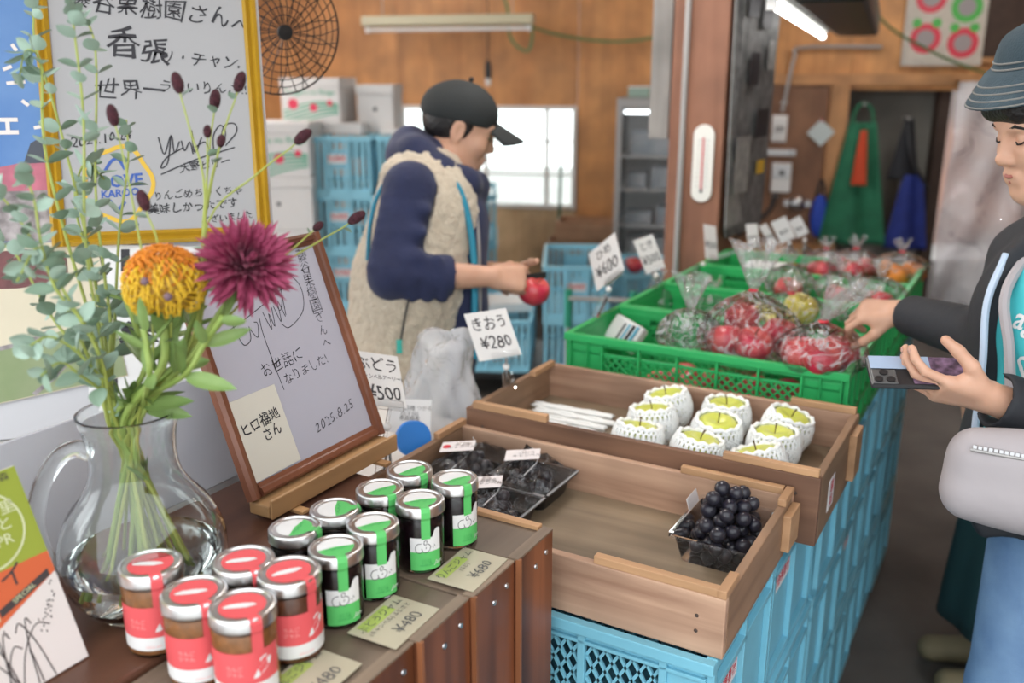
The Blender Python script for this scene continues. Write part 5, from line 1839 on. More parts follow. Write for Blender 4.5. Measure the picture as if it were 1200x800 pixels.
def petal(u, v):
    x = (u - 0.5) * 2
    k = (0.35 + 0.65 * math.sin(math.pi * (0.1 + 0.8 * v))) * (1 - v ** 6)
    w = 0.0056 * k
    ang = x * (1.9 - 0.9 * v)
    return (w * math.sin(ang) / 1.3, 0.041 * v, w * (1 - math.cos(ang)) / 1.6 + 0.010 * v * v)


me_petal = MB().surf(petal, 4, 7).mesh('petal', m_petal, smooth='all')
face = (Vector((0, 0, CAM_H)) - (dc + o)).normalized()
face = (face + Vector((0.45, 0, 0.6))).normalized()
bx = Vector((0, 0, 1)).cross(face).normalized(); by = face.cross(bx)
NP = 240
for i in range(NP):
    f = (i + 0.5) / NP
    th_ = math.acos(1 - 1.62 * f)
    az = i * 2.39996
    d = (face * math.cos(th_) + (bx * math.cos(az) + by * math.sin(az)) * math.sin(th_)).normalized()
    d = (d + Vector((rf.uniform(-.2, .2), rf.uniform(-.2, .2), rf.uniform(-.2, .2) - 0.12))).normalized()
    zz = (face - d * face.dot(d))
    zz = zz.normalized() if zz.length > 0.05 else by
    x = d.cross(zz)
    L = (0.55 + 0.6 * min(1, f * 2.2)) * rf.uniform(0.85, 1.12)
    if th_ > 1.7:
        L *= 1.08
    inst('petal', me_petal, t, dc + d * 0.006, Matrix((x, d, zz)).transposed(), (1.0, L, 1.0))
MB().ell(dc, 0.012, 12, 8).build('flower_centre', m_petal, t, smooth='all')

# pincushion protea
P = flower_path((0.0, -0.02), [(190, 430, 0.99), (192, 375, 0.985)])
o = P[0]
t = thing('pincushion_protea', 'round yellow and orange pincushion protea bloom above the pitcher', 'flower', o)
MB().tube(rel(P, o), 0.0045, 8).build('stem', m_stemg, t, smooth=True)
pc = T(193, 333, 0.98) - o
MB().ell(pc, (0.03, 0.03, 0.032), 20, 14).build('flower_core', m_pro_c, t, smooth='all')
mys, mos = MB(), MB()
for i in range(330):
    f = (i + 0.5) / 330
    ph = math.asin(-0.85 + 1.83 * f)
    az = i * 2.39996
    d = Vector((math.cos(ph) * math.cos(az), math.cos(ph) * math.sin(az), math.sin(ph)))
    tan = Vector((-math.sin(az), math.cos(az), 0))
    upd = (Vector((0, 0, 1)) - d * d.z)
    upd = upd.normalized() if upd.length > 0.1 else tan
    s = rf.choice((-1, 1))
    p0 = pc + d * 0.028
    p1 = pc + d * 0.0395 + tan * s * 0.004 + upd * 0.003
    p2 = pc + d * 0.0415 + tan * s * 0.009 + upd * 0.010
    p3 = pc + d * 0.034 + tan * s * 0.008 + upd * 0.018
    (mys if f < 0.58 + rf.uniform(-0.18, 0.18) else mos).tube([p0, p1, p2, p3], 0.00095, 4)
for nm, mb, mm in (('yellow_styles', mys, m_pro_y), ('orange_styles', mos, m_pro_o)):
    q = mb.build(nm, mm, t, smooth='all'); q['kind'] = 'stuff'
m_pro_b = mat('protea_bract', (0.16, 0.1, 0.12), 0.7)
for dx, dy in ((-0.004, 0.012), (0.018, -0.004)):
    MB().ell(pc + Vector((dx, -0.041, dy)), 0.0045, 10, 8).build('bud', m_pro_b, t, smooth='all')
put_leaves(t, [pc + Vector((0, 0, -0.10 + 0.012 * k)) for k in range(7)], 5, 0.1, 0.75, [me_lance], spread=0.35)

# thick leafy stems filling the neck
lv = [([(205, 430, 1.02), (222, 385, 1.03), (245, 330, 1.04)], 'leafy green flower stem right of the protea'),
      ([(170, 430, 1.05), (160, 385, 1.06), (145, 345, 1.07)], 'leafy green flower stem left of the protea'),
      ([(215, 440, 0.98), (238, 405, 0.97), (262, 370, 0.96)], 'leafy green stem bending right under the dahlia'),
      ([(185, 440, 1.05), (190, 400, 1.07), (200, 375, 1.08)], 'leafy green stem behind the protea'),
      ([(175, 440, 0.96), (172, 410, 0.95), (168, 385, 0.95)], 'leafy green stem in front at the pitcher rim')]
for i, (pts, lab) in enumerate(lv):
    P = flower_path((0.012 * (i - 2), 0.015 * ((i % 3) - 1)), pts)
    o = P[0]
    t = thing('leafy_stem', lab, 'stem', o, group='leafy flower stems in the glass pitcher')
    MB().tube(rel(P, o), 0.0034, 7).build('stem', m_stemg, t, smooth=True)
    put_leaves(t, rel(P, o), 4, 0.45, 0.95, [me_lance], spread=0.55)
    put_leaves(t, rel(P, o)[2:14], 3, 0.3, 0.62, [me_lance], spread=0.25, pair=False)
# ---------------------------------------------------------------- back of the shop: stacks, fridge, fittings
m_blue_b = mat('light_blue_plastic', (0.27, 0.6, 0.74), 0.42, var=0.1, scale=6)
rproto = make_crate('blue_crate', 'x', 'crate', BW, BD, BH, 'ribbed', m_blue_b, 'blue crates at the back')
RB = []


def rot_crate(label, loc, rz, scale=1.1, stk=True):
    o = dup(rproto, loc=loc, rot=(0, 0, rz), label=label, scale=scale) if RB else rproto
    RB.append(o)
    if len(RB) == 1:
        o.location = loc; o.rotation_euler = (0, 0, rz); o['label'] = label; o.scale = (scale,) * 3
    if stk:
        crate_label(o, BW, BH, 0.0, BH * 0.62)
    return o


m_pallet = wood('pallet_wood', (0.3, 0.2, 0.11), (0.42, 0.29, 0.17), axis=0, rough=0.7, grain=12)
pl = thing('pallet', 'wooden pallet under the tall blue crate stacks at the back', 'pallet', (-0.745, 5.35, 0), R(0))
for k in range(5):
    MB().bb(-0.4, 0.4, -0.34 + 0.15 * k, -0.24 + 0.15 * k, 0.07, 0.09).build('slat', m_pallet, pl)
for k in (-0.36, 0, 0.36):
    MB().bb(k - 0.04, k + 0.04, -0.34, 0.36, 0.0, 0.07).build('runner', m_pallet, pl)
names = ['bottom', 'second', 'third', 'top']
for s_, (px_, nm) in enumerate(((401, 'left stack behind the man'), (486, 'middle stack behind the man'), (546, 'right stack before the window'))):
    X = T(px_, 158, 5.0 if s_ < 2 else 5.8).x
    for k in range(4 if s_ < 2 else 3):
        rot_crate('light blue crate, %s of the %s' % (names[k], nm), (X, 5.32 if s_ < 2 else 6.05, (0.0905 if s_ < 2 else 0.001) + 0.309 * k), R(-90) + R(s_ - 1))
m_carton = mat('white_carton', (0.62, 0.61, 0.6), 0.6, var=0.06, scale=6)
m_car_g = mat('carton_green_print', (0.06, 0.32, 0.2), 0.6)
m_car_r = mat('carton_red_print', (0.62, 0.04, 0.09), 0.6)


def carton(label, loc, rz, w, d, h, pr=True, hole=True):
    t = thing('cardboard_box', label, 'box', loc, rz, 'white fruit cartons at the back')
    MB().bb(-w / 2, w / 2, -d / 2, d / 2, 0, h * 0.8).build('carton', m_carton, t, bevel=0.003)
    MB().bb(-w / 2 - 0.004, w / 2 + 0.004, -d / 2 - 0.004, d / 2 + 0.004, h * 0.8 + 0.001, h).build('lid', m_carton, t, bevel=0.003)
    y = -d / 2 - 0.0006
    if pr:
        for k in range(5):
            z = h * (0.08 + 0.07 * k)
            ln = [[(x, z + 0.02 * math.sin(4 * x / w + k * 0.3) + 0.1 * h * (x / w)) for x in [-w / 2 + 0.01 + (w - 0.02) * i / 10 for i in range(11)]]]
            inst('printed_wave', strokes_mesh(ln, h * 0.04, m_car_g), t, (0, y, 0), (R(90), 0, 0))
        for (x, z, r) in ((-0.3, 0.42, 0.11), (0.05, 0.34, 0.085), (0.33, 0.44, 0.06)):
            inst('printed_apple', flat_disc(r * h * 1.1, 0, n=18).mesh('apple_print', m_car_r), t, (x * w, y - 0.0004, z * h), (R(90), 0, 0))
        inst('lettering', text_mesh('Tsugaru no Ringo', h * 0.17, m_car_g, thin=0.01), t, (0, y - 0.0003, h * 0.68), (R(90), 0, 0))
    elif hole:
        MB().lathe([(0, 0), (0.012, 0)], 14).xf(Matrix.Translation((0, y, h * 0.5)) @ Matrix.Rotation(R(90), 4, 'X')).build('hand_hole', m_ink, t)
    return t


X = T(322, 140, 4.75).x
for k in range(5):
    carton(['plain white carton, lowest of the stack left of the blue crates', 'plain white carton, second from below left of the blue crates', 'white carton with printed apples, third of the side stack', 'plain white carton with dark hand hole, fourth of the side stack', 'white carton with apple print, topmost of the side stack'][k],
           (X, 5.05, 0.28 * k + 0.0005 * k), R(-2), 0.36, 0.36, 0.279, pr=k in (2, 4))
CT = 0.0905 + 0.309 * 4
X = T(386, 140, 5.1).x
c1 = carton('white carton with red apples and green waves printed, on the tallest blue stack', (X - 0.06, 5.3, CT + 0.062), R(-8), 0.33, 0.3, 0.235)
c2 = carton('low plain white carton tray beneath the apple print carton', (X + 0.0, 5.3, CT + 0.001), R(-6), 0.44, 0.34, 0.06, pr=False, hole=False)
carton('plain white carton behind the apple print carton on the blue stacks', (X + 0.27, 5.36, CT + 0.001), R(-4), 0.2, 0.28, 0.26, pr=False)
t = thing('paper_sheet', 'pale sheet lying on the middle blue stack by the window', 'paper', (T(462, 156, 5.1).x, 5.2, CT + 0.001), R(5))
MB().bb(-0.07, 0.07, -0.12, 0.12, 0, 0.025).build('paper', m_paper, t)

# low crates on the wheeled dolly
dl = thing('dolly', 'black wheeled dolly under the low blue crates', 'dolly', (0.1, 4.86, 0), R(-4))
MB().bb(-0.45, 0.62, -0.33, 0.3, 0.12, 0.15).build('deck', m_dark, dl, bevel=0.005)
for x in (-0.38, 0.5):
    for y in (-0.28, 0.24):
        w_ = MB().lathe([(0.0, -0.018), (0.045, -0.018), (0.055, -0.01), (0.055, 0.01), (0.045, 0.018), (0.0, 0.018)], 20).xf(Matrix.Translation((x, y, 0.056)) @ Matrix.Rotation(R(90), 4, 'X')).build('wheel', m_dark, dl, smooth=True)
        MB().lathe([(0.0, -0.0185), (0.028, -0.0185), (0.028, 0.0185), (0.0, 0.0185)], 16).xf(Matrix.Translation((x, y, 0.056)) @ Matrix.Rotation(R(90), 4, 'X')).build('hub', m_grey_metal, w_)
        MB().bb(x - 0.03, x + 0.03, y - 0.03, y + 0.03, 0.112, 0.1195).build('caster_plate', m_grey_metal, dl)
rot_crate('blue crate on the dolly under the peeling tray', (-0.05, 4.88, 0.1505), R(-94), 1.0)
rot_crate('blue crate on the dolly, lower of the pair right of the peeling tray', (0.345, 4.86, 0.1505), R(-92), 1.0)
rot_crate('blue crate, upper of the pair on the dolly', (0.345, 4.86, 0.1505 + 0.281), R(-93), 1.0)
rot_crate('blue crate on the floor before the fridge, lower one', (0.78, 5.35, 0.001), R(-86), 1.0)
rot_crate('blue crate before the fridge with red apples on top', (0.78, 5.35, 0.282), R(-87), 1.0)
tr = thing('peeling_tray', 'white shallow tray on the low blue crate below the apple', 'tray', (-0.04, 4.8, 0.4325), R(10))
tray_walls(0.3, 0.22, 0.05).build('tray', m_white_plastic, tr, smooth=True)
for k in range(5):
    apple('red apple on the crate before the fridge, %s' % ['near left one', 'near middle one', 'near right one', 'far left one', 'far middle one'][k], me_ar, (0.7 + 0.09 * (k % 3), 5.14 + 0.1 * (k // 3), 0.562 + 0.03), (0.2, 0.1, k), 'red apples before the fridge')

ht = thing('hand_truck', 'hand truck with green grips standing before the blue crates', 'hand truck', T(666, 345, 4.25) * 1.0 - Vector((0, 0, T(666, 345, 4.25).z)), R(-10))
hz = T(666, 345, 4.25).z
m_gripg = mat('green_grip', (0.02, 0.26, 0.16), 0.5)
for s in (0, 1):
    MB().tube([(0.3 * s, 0, 0.05), (0.3 * s, 0.02, hz)], 0.013, 8).build('upright', m_grey_metal, ht, smooth=True)
    MB().tube([(0.3 * s, 0.02, hz - 0.16), (0.3 * s, 0.022, hz + 0.02)], 0.019, 10).build('grip', m_gripg, ht, smooth=True)
    MB().lathe([(0, -0.02), (0.08, -0.02), (0.08, 0.02), (0, 0.02)], 20).xf(Matrix.Translation((-0.04 + 0.38 * s, 0.06, 0.08)) @ Matrix.Rotation(R(90), 4, 'Y')).build('wheel', m_dark, ht, smooth=True)
for z in (0.2, hz - 0.02):
    MB().tube([(0, 0.012, z), (0.3, 0.012, z)], 0.012, 8).build('cross_bar', m_grey_metal, ht, smooth=True)
MB().bb(-0.02, 0.32, -0.18, 0.0, 0.03, 0.04).build('toe_plate', m_grey_metal, ht)

m_brown = wood('brown_tray_wood', (0.34, 0.18, 0.1), (0.48, 0.28, 0.16), axis=0, rough=0.65, grain=14)
base = wl(0.62, 0, 0.33)
for k in range(5):
    dx = [0.0, 0.03, -0.02, -0.06, 0.0][k]
    t = thing('wooden_tray', 'flat brown wooden tray under the window, %s of the stack' % ['lowest', 'second', 'third', 'fourth', 'topmost'][k], 'tray', base + WDIR * dx + Vector((0, 0, 0.135 * k)), -WA, 'brown wooden trays under the window')
    for s in (-1, 1):
        MB().bb(-0.21, 0.21, s * 0.16, s * 0.145, 0.012, 0.125).build('board', m_brown, t, bevel=0.002)
        MB().bb(s * 0.21, s * 0.195, -0.144, 0.144, 0.012, 0.125).build('board', m_brown, t, bevel=0.002)
    MB().bb(-0.21, 0.21, -0.16, 0.16, 0.001, 0.0115).build('bottom_board', m_brown, t)
lp = thing('long_pole', 'thin dark green pole leaning by the window', 'pole', wl(0.38, 0, 0.2))
MB().tube([(0, 0, 0), (0.03, 0.17, 1.15)], 0.011, 8).build('pole', mat('dark_green_pole', (0.04, 0.14, 0.09), 0.5), lp, smooth=True)

# glass door fridge
fr = thing('display_fridge', 'tall narrow fridge with glass door behind the wooden post', 'fridge', wl(1.06, 0, 0.33), -WA)
m_frg = mat('fridge_frame', (0.09, 0.09, 0.09), 0.4)
MB().bb(-0.23, -0.21, -0.3, 0.3, 0.02, 1.5).build('side_panel', m_frg, fr)
MB().bb(0.21, 0.23, -0.3, 0.3, 0.02, 1.5).build('side_panel', m_frg, fr)
MB().bb(-0.21, 0.21, 0.28, 0.3, 0.02, 1.5).build('back_panel', m_white_plastic, fr)
MB().bb(-0.21, 0.21, -0.3, 0.28, 1.44, 1.5).build('top_panel', m_frg, fr)
MB().bb(-0.21, 0.21, -0.3, 0.28, 0.0, 0.1).build('base_panel', m_frg, fr)
MB().tube([(-0.19, -0.2, 1.41), (0.19, -0.2, 1.41)], 0.01, 8).build('light_tube', mat('fridge_light', (1, 1, 1), 0.5, emit=(0.9, 0.97, 1.0), estr=6.0), fr)
goods = mat('fridge_goods', (0.5, 0.52, 0.54), 0.5, col2=(0.25, 0.3, 0.34), scale=9)
for z in (0.4, 0.66, 0.9, 1.12):
    MB().bb(-0.208, 0.208, -0.24, 0.27, z, z + 0.012).build('shelf', m_white_plastic, fr)
dr = MB()
dr.bb(-0.23, -0.195, -0.34, -0.302, 0.1, 1.5).bb(0.195, 0.23, -0.34, -0.302, 0.1, 1.5).bb(-0.194, 0.194, -0.34, -0.302, 0.1, 0.14).bb(-0.194, 0.194, -0.34, -0.302, 1.44, 1.5)
d_ = dr.build('door', m_grey_metal, fr)
MB().bb(-0.194, 0.194, -0.325, -0.319, 0.1405, 1.4395).build('pane', m_clear, d_)
MB().bb(0.2, 0.222, -0.362, -0.341, 0.7, 1.0).build('handle', m_white_plastic, d_)
for i, (x, z, w_, h_) in enumerate(((-0.1, 0.912, 0.13, 0.1), (0.06, 0.912, 0.13, 0.14), (-0.08, 0.672, 0.18, 0.08), (0.1, 0.672, 0.12, 0.12), (0, 0.412, 0.3, 0.16), (0, 1.132, 0.3, 0.15))):
    t = thing('food_pack', 'pale pack inside the glass door fridge, %s' % ['third shelf at the hinge side', 'third shelf by the handle', 'second shelf, low one', 'second shelf, tall one', 'on the lowest shelf', 'on the top shelf'][i], 'pack', wl(1.06, 0, 0.33) + WDIR * x + Vector((0, 0, z + 0.001)), -WA, 'packs inside the fridge')
    MB().bb(-w_ / 2, w_ / 2, -0.16, 0.04, 0, h_).build('pack', goods, t, bevel=0.01)
t = thing('small_green_box', 'small green box on top of the fridge', 'box', wl(0.95, 1.502, 0.4), -WA)
MB().bb(-0.07, 0.07, -0.05, 0.05, 0, 0.06).build('carton', mat('pale_green_box', (0.3, 0.42, 0.36), 0.5), t, bevel=0.003)
MB().bb(-0.071, 0.071, -0.051, 0.051, 0.0605, 0.07).build('lid', m_white_plastic, t)

# things on the post
tm = thing('thermometer', 'white oval wall thermometer on the front of the wooden post', 'thermometer', W(-1.085 + 0.035, 3.3 - 0.1005, T(820, 190, 3.3).z), -TH)
def oval(w, h, y0, y1, mb):
    pts = []
    for i in range(33):
        a = math.pi * i / 16
        pts.append((w / 2 * math.cos(a), (h / 2 - w / 2) * (1 if math.sin(a) >= 0 else -1) + w / 2 * math.sin(a)))
    return mb.prism(pts, y0, y1).xf(Matrix.Rotation(R(90), 4, 'X'))
oval(0.075, 0.27, 0.0, 0.012, MB()).build('body', mat('thermometer_white', (0.8, 0.79, 0.74), 0.4), tm, bevel=0.002)
MB().tube([(0, -0.0135, -0.09), (0, -0.0135, 0.09)], 0.003, 6).build('glass_tube', m_red_ink, tm)
MB().ell((0, -0.0135, -0.095), 0.006, 8, 6).build('bulb', m_ink, tm)
for s in (-1, 1):
    mk = [[(s * 0.008, -0.08 + 0.016 * k), (s * 0.02, -0.08 + 0.016 * k)] for k in range(11)]
    q = inst('scale_marks', strokes_mesh(mk, 0.0016, m_inkgrey, smooth=False), tm, (0, -0.0125, 0), (R(90), 0, 0)); q['kind'] = 'stuff'
gp_ = thing('grey_plank', 'grey weathered plank hanging beside the wooden post', 'plank', W(-1.245, 3.28, T(782, 165, 3.25).z), -TH)
MB().bb(-0.045, 0.03, -0.01, 0.012, 0.0, 1.1).build('plank', wood('grey_wood', (0.2, 0.19, 0.18), (0.34, 0.32, 0.3), axis=2, rough=0.7, grain=16), gp_, bevel=0.002)
MB().bb(0.03, 0.058, -0.005, 0.008, 0.9, 0.95).build('bracket', m_grey_metal, gp_)
m_news = mat('newsprint', (0.2, 0.2, 0.2), 0.8, col2=(0.09, 0.09, 0.09), scale=22)
m_news2 = mat('newsprint_pale', (0.34, 0.33, 0.32), 0.8, col2=(0.2, 0.2, 0.2), scale=30)
nz_ = T(868, 262, 3.4).z
nw = thing('hanging_newspapers', 'sheaf of dark printed newspaper pages hanging on the wooden post side', 'newspapers', W(-0.974, 3.3, nz_), -TH)
for k in range(3):
    MB().box((0.008 + 0.008 * k, 0.1 + 0.02 * k, 0.45 - 0.02 * k), (0.004, 0.4, 0.9), (0, R(-1 + k), R(-1.5 * k))).build('page', m_news if k else m_news2, nw, bevel=0.001)
for i, (y, z, a, b, mm) in enumerate(((0.0, 0.78, 0.1, 0.12, m_ink), (0.14, 0.74, 0.1, 0.1, m_ink), (0.05, 0.55, 0.09, 0.11, m_ink), (0.22, 0.6, 0.07, 0.1, m_news2), (0.0, 0.22, 0.14, 0.2, m_news2), (0.2, 0.2, 0.08, 0.05, m_yel_print), (0.18, 0.36, 0.12, 0.1, m_ink))):
    MB().box((0.0285, y, z), (0.001, a, b)).build('printed_picture', mm, nw, loc=(0.002, 0, 0), rot=(0, R(1), R(-4)))
MB().bb(-0.002, 0.03, -0.1, 0.3, 0.895, 0.915).build('hanger_bar', m_frg, nw)

# right part of the back wall
def on_wall(name, label, cat, s, z, off, group=None):
    return thing(name, label, cat, wl(s, z, off), -WA, group)


m_metal_l = mat('light_metal', (0.6, 0.6, 0.6), 0.35, metal=0.5)
sw = on_wall('switch_box', 'white switch block with three keys on the dark board', 'switch', 1.89, 1.29, 0.022)
MB().bb(-0.05, 0.05, -0.03, 0, -0.09, 0.09).build('plate', m_white_plastic, sw, bevel=0.004)
for k in range(3):
    MB().bb(-0.03, 0.03, -0.042, -0.031, -0.075 + 0.053 * k, -0.035 + 0.053 * k).build('key', m_grey_metal if k == 1 else m_white_plastic, sw, bevel=0.003)
br_ = on_wall('metal_rail', 'short light metal rail below the switch block', 'rail', 1.88, 1.13, 0.022)
MB().bb(-0.13, 0.13, -0.05, 0, -0.02, 0.02).build('rail', m_metal_l, br_, bevel=0.003)
for s in (-0.1, 0.1):
    MB().lathe([(0, 0), (0.008, 0), (0.008, 0.004), (0, 0.004)], 10).xf(Matrix.Translation((s, -0.05, 0)) @ Matrix.Rotation(R(90), 4, 'X')).build('screw', m_dark, br_)
bk = on_wall('breaker_box', 'white breaker box with glossy cover under the metal rail', 'breaker', 1.925, 0.96, 0.022)
MB().bb(-0.065, 0.065, -0.07, 0, -0.1, 0.1).build('box', m_white_plastic, bk, bevel=0.006)
MB().bb(-0.055, 0.055, -0.078, -0.0705, 0.0, 0.09).build('cover', m_metal_l, bk, bevel=0.002)
MB().bb(-0.015, 0.015, -0.09, -0.0785, 0.02, 0.05).build('lever', m_dark, bk)
mt_ = on_wall('wall_bell', 'round chrome bell low on the dark board', 'bell', 2.05, 0.78, 0.022)
MB().lathe([(0.055, 0), (0.055, 0.02), (0.05, 0.035), (0.03, 0.05), (0, 0.055)], 20).xf(Matrix.Rotation(R(90), 4, 'X')).build('dome', m_steel, mt_, smooth=True)
MB().bb(-0.09, 0.09, -0.02, 0, -0.02, 0.02).build('bracket', m_metal_l, mt_)
dm = on_wall('diamond_card', 'pale square card hung like a diamond by the doorway', 'card', 2.165, 1.265, 0.045)
MB().box((0, 0, 0), (0.13, 0.004, 0.13), (0, R(42), 0)).build('card', mat('pale_blue_card', (0.5, 0.56, 0.55), 0.5), dm)
MB().bb(-0.006, 0.006, -0.008, -0.0025, 0.075, 0.087).build('pin', m_red_ink, dm)
for i, pts in enumerate(([(1.8, 1.4), (1.82, 1.9), (1.82, 2.7)], [(1.9, 1.4), (1.95, 1.75), (2.0, 1.82), (2.5, 1.82)], [(1.9, 0.85), (1.86, 0.72), (1.72, 0.6), (1.62, 0.5), (1.5, 0.42)])):
    t = on_wall('wall_conduit', ['straight grey conduit rising from the switch block', 'bent grey conduit above the dark board', 'black cable curving down left from the breaker box'][i], 'conduit', pts[0][0], pts[0][1], 0.05)
    P = spline([((s - pts[0][0]), 0, z - pts[0][1]) for s, z in pts], 6)
    MB().tube(P, 0.012 if i < 2 else 0.014, 8).build('pipe', m_grey_metal if i < 2 else m_dark, t, smooth=True)
    for q in (P[1], P[-2]):
        MB().box(q + Vector((0, 0.013, 0)), (0.04, 0.024, 0.012)).build('clip', m_metal_l, t)

ap = on_wall('green_apron', 'dark green apron hanging at the doorway', 'apron', 2.42, 0.52, 0.1)
m_apron = mat('apron_green', (0.02, 0.16, 0.08), 0.8, var=0.3, scale=8, bump=0.3, bscale=12)


def cloth(w0, w1, h, amp, n=5, taper=1.0, ph=0.0):
    def fn(u, v):
        w = w0 + (w1 - w0) * v ** taper
        x = (u - 0.5) * w
        return (x, amp * math.sin(u * n * 2 + ph + v * 1.3) * (0.3 + 0.7 * (1 - v)) - 0.02, h * v)
    return MB().surf(fn, 28, 20)


cloth(0.44, 0.17, 0.82, 0.03).build('cloth', m_apron, ap, smooth='all', solid=0.006)
MB().tube(spline([(-0.07, -0.02, 0.8), (-0.05, 0.0, 0.9), (0.0, 0.02, 0.94), (0.05, 0.0, 0.9), (0.07, -0.02, 0.8)]), 0.012, 6).build('neck_strap', m_apron, ap, smooth=True)
MB().bb(-0.01, 0.01, -0.03, 0.1, 0.93, 0.945).build('hook', m_grey_metal, ap)
rc = on_wall('red_cloth', 'orange red cloth strip showing through the apron neck', 'cloth', 2.42, 0.93, 0.17)
cloth(0.1, 0.04, 0.36, 0.01, 3).build('cloth', mat('red_cloth', (0.5, 0.06, 0.02), 0.8), rc, smooth='all', solid=0.005)
bj = on_wall('blue_jacket', 'dark blue jacket with black strap hanging right of the apron', 'jacket', 2.77, 0.5, 0.12)
cloth(0.28, 0.12, 0.5, 0.03, 4, ph=1).build('cloth', mat('blue_cloth', (0.015, 0.03, 0.2), 0.8, var=0.3), bj, smooth='all', solid=0.008)
cloth(0.2, 0.05, 0.4, 0.02, 3, ph=2).build('dark_lining', mat('black_cloth', (0.015, 0.016, 0.02), 0.8), bj, smooth='all', solid=0.006, loc=(-0.06, 0.02, 0.47))
MB().tube(spline([(-0.07, -0.02, 0.84), (-0.02, -0.03, 0.6), (0.1, -0.03, 0.42)]), 0.014, 6).build('strap', m_dark, bj, smooth=True)
MB().bb(-0.08, -0.06, -0.03, 0.13, 0.86, 0.875).build('hook', m_grey_metal, bj)
bl = on_wall('blue_bag', 'small bright blue bag peeking out left of the green apron', 'bag', 2.2, 0.55, 0.07)
MB().ell((0, 0, 0.15), (0.06, 0.045, 0.15), 16, 12).build('bag_body', mat('bright_blue_cloth', (0.02, 0.06, 0.4), 0.7, bump=0.3, bscale=20), bl, smooth='all')
MB().tube(spline([(-0.03, 0, 0.28), (0, 0.02, 0.4), (0.03, 0, 0.28)]), 0.008, 6).build('strap', m_dark, bl, smooth=True)

po = on_wall('fruit_poster', 'white plastic poster with red and green fruit rounds above the doorway', 'poster', 2.87, 1.7, 0.05)
MB().bb(-0.245, 0.245, -0.004, 0, 0, 0.62).build('sheet', mat('poster_white', (0.55, 0.5, 0.43), 0.3, var=0.2, scale=14), po)
m_pr, m_pg, m_pd = mat('poster_red', (0.6, 0.05, 0.08), 0.4), mat('poster_green', (0.08, 0.4, 0.08), 0.4), mat('poster_grey', (0.3, 0.27, 0.27), 0.4)
for k, (x, z, mm) in enumerate(((-0.11, 0.17, m_pr), (0.12, 0.14, m_pr), (-0.1, 0.42, m_pr), (0.12, 0.36, m_pg), (0.13, 0.56, m_pr))):
    inst('printed_ring', flat_disc(0.095, 0, n=20).mesh('disc_print', mm), po, (x, -0.0046, z), (R(90), 0, 0))
    inst('printed_round', flat_disc(0.055, 0, n=20).mesh('disc_print', m_pd), po, (x, -0.0052, z), (R(90), 0, 0))
    for s in (-1, 1):
        inst('printed_leaf', flat_disc(0.03, 0, n=10).mesh('leaf_disc', m_pg), po, (x + s * 0.06, -0.0050, z + 0.095), (R(90), 0, 0))
fw_ = on_wall('dark_hatch', 'dark framed hatch high on the wall right of the poster', 'hatch', 3.24, 1.72, 0.03)
f = MB(); f.bb(-0.17, 0.17, -0.02, 0, 0, 0.03).bb(-0.17, -0.14, -0.02, 0, 0.03, 0.6).bb(0.14, 0.17, -0.02, 0, 0.03, 0.6)
f.build('frame', m_trim, fw_)
MB().bb(-0.14, 0.14, -0.008, 0, 0.03, 0.6).build('panel', m_beam, fw_)
cb_ = on_wall('green_cable', 'green cable sagging across the wall above the doorway', 'cable', 2.3, 2.3, 0.2)
MB().tube(spline([(-0.1, 0, 0.3), (0.1, 0, -0.25), (0.45, 0, -0.5), (0.95, 0, -0.68), (1.6, 0, -0.72)]), 0.009, 6).build('cable', mat('cable_green', (0.06, 0.12, 0.04), 0.5), cb_, smooth=True)
MB().bb(-0.02, 0.02, 0.0, 0.2, -0.15, -0.13).build('hook', m_grey_metal, cb_)
cb_ = on_wall('green_wire', 'green cord looped over the unlit lamp and along the wall', 'cord', 0.1, 1.9, 0.42)
MB().tube(spline([(-0.2, 0.0, 0.5), (-0.05, 0, 0.2), (-0.02, 0, -0.02), (0.1, 0, -0.1), (0.12, 0, 0.06), (-0.02, 0, 0.1), (0.3, 0.1, 0.0), (0.7, 0.2, -0.04), (1.1, 0.25, 0.02), (1.5, 0.3, 0.1)]), 0.009, 6).build('cord', mat('cord_green', (0.1, 0.24, 0.1), 0.5), cb_, smooth=True)
MB().bb(-0.02, 0.02, 0.0, 0.4, 0.5, 0.52).build('hook', m_grey_metal, cb_)
pc_ = on_wall('pull_switch', 'small pendant pull switch hanging under the unlit lamp', 'switch', -0.07, 1.62, 0.45)
MB().tube([(0, 0, 0.12), (0, 0, 1.1)], 0.004, 6).build('cord', m_dark, pc_)
MB().lathe([(0, 0), (0.02, 0.0), (0.024, 0.03), (0.022, 0.09), (0.01, 0.12), (0, 0.12)], 12).build('switch_body', m_dark, pc_, smooth=True)
MB().lathe([(0, -0.045), (0.016, -0.045), (0.02, -0.02), (0.018, 0.0), (0, 0)], 12).build('button', m_white_plastic, pc_, smooth=True)

# plastic sheeting in the daylight opening
m_sheet = film_mat('plastic_sheeting', tint=(0.75, 0.7, 0.72), haze=0.5, bump=1.0, scale=3.5, dist=0.25, ior=1.9)
ps_ = on_wall('plastic_sheeting', 'crumpled clear plastic sheeting hanging in the bright doorway', 'sheeting', 3.37, 0.002, 0.06)
MB().surf(lambda u, v: ((u - 0.5) * 0.78, 0.03 * math.sin(9 * u + 5 * v) + 0.025 * math.sin(17 * u - 11 * v) + 0.02 * math.sin(23 * v + 4 * u) - 0.06, 1.6 * v), 40, 60).build('sheet', m_sheet, ps_, smooth='all')
MB().bb(-0.4, 0.4, -0.09, 0.0, 1.6, 1.62).build('batten', m_trim, ps_)

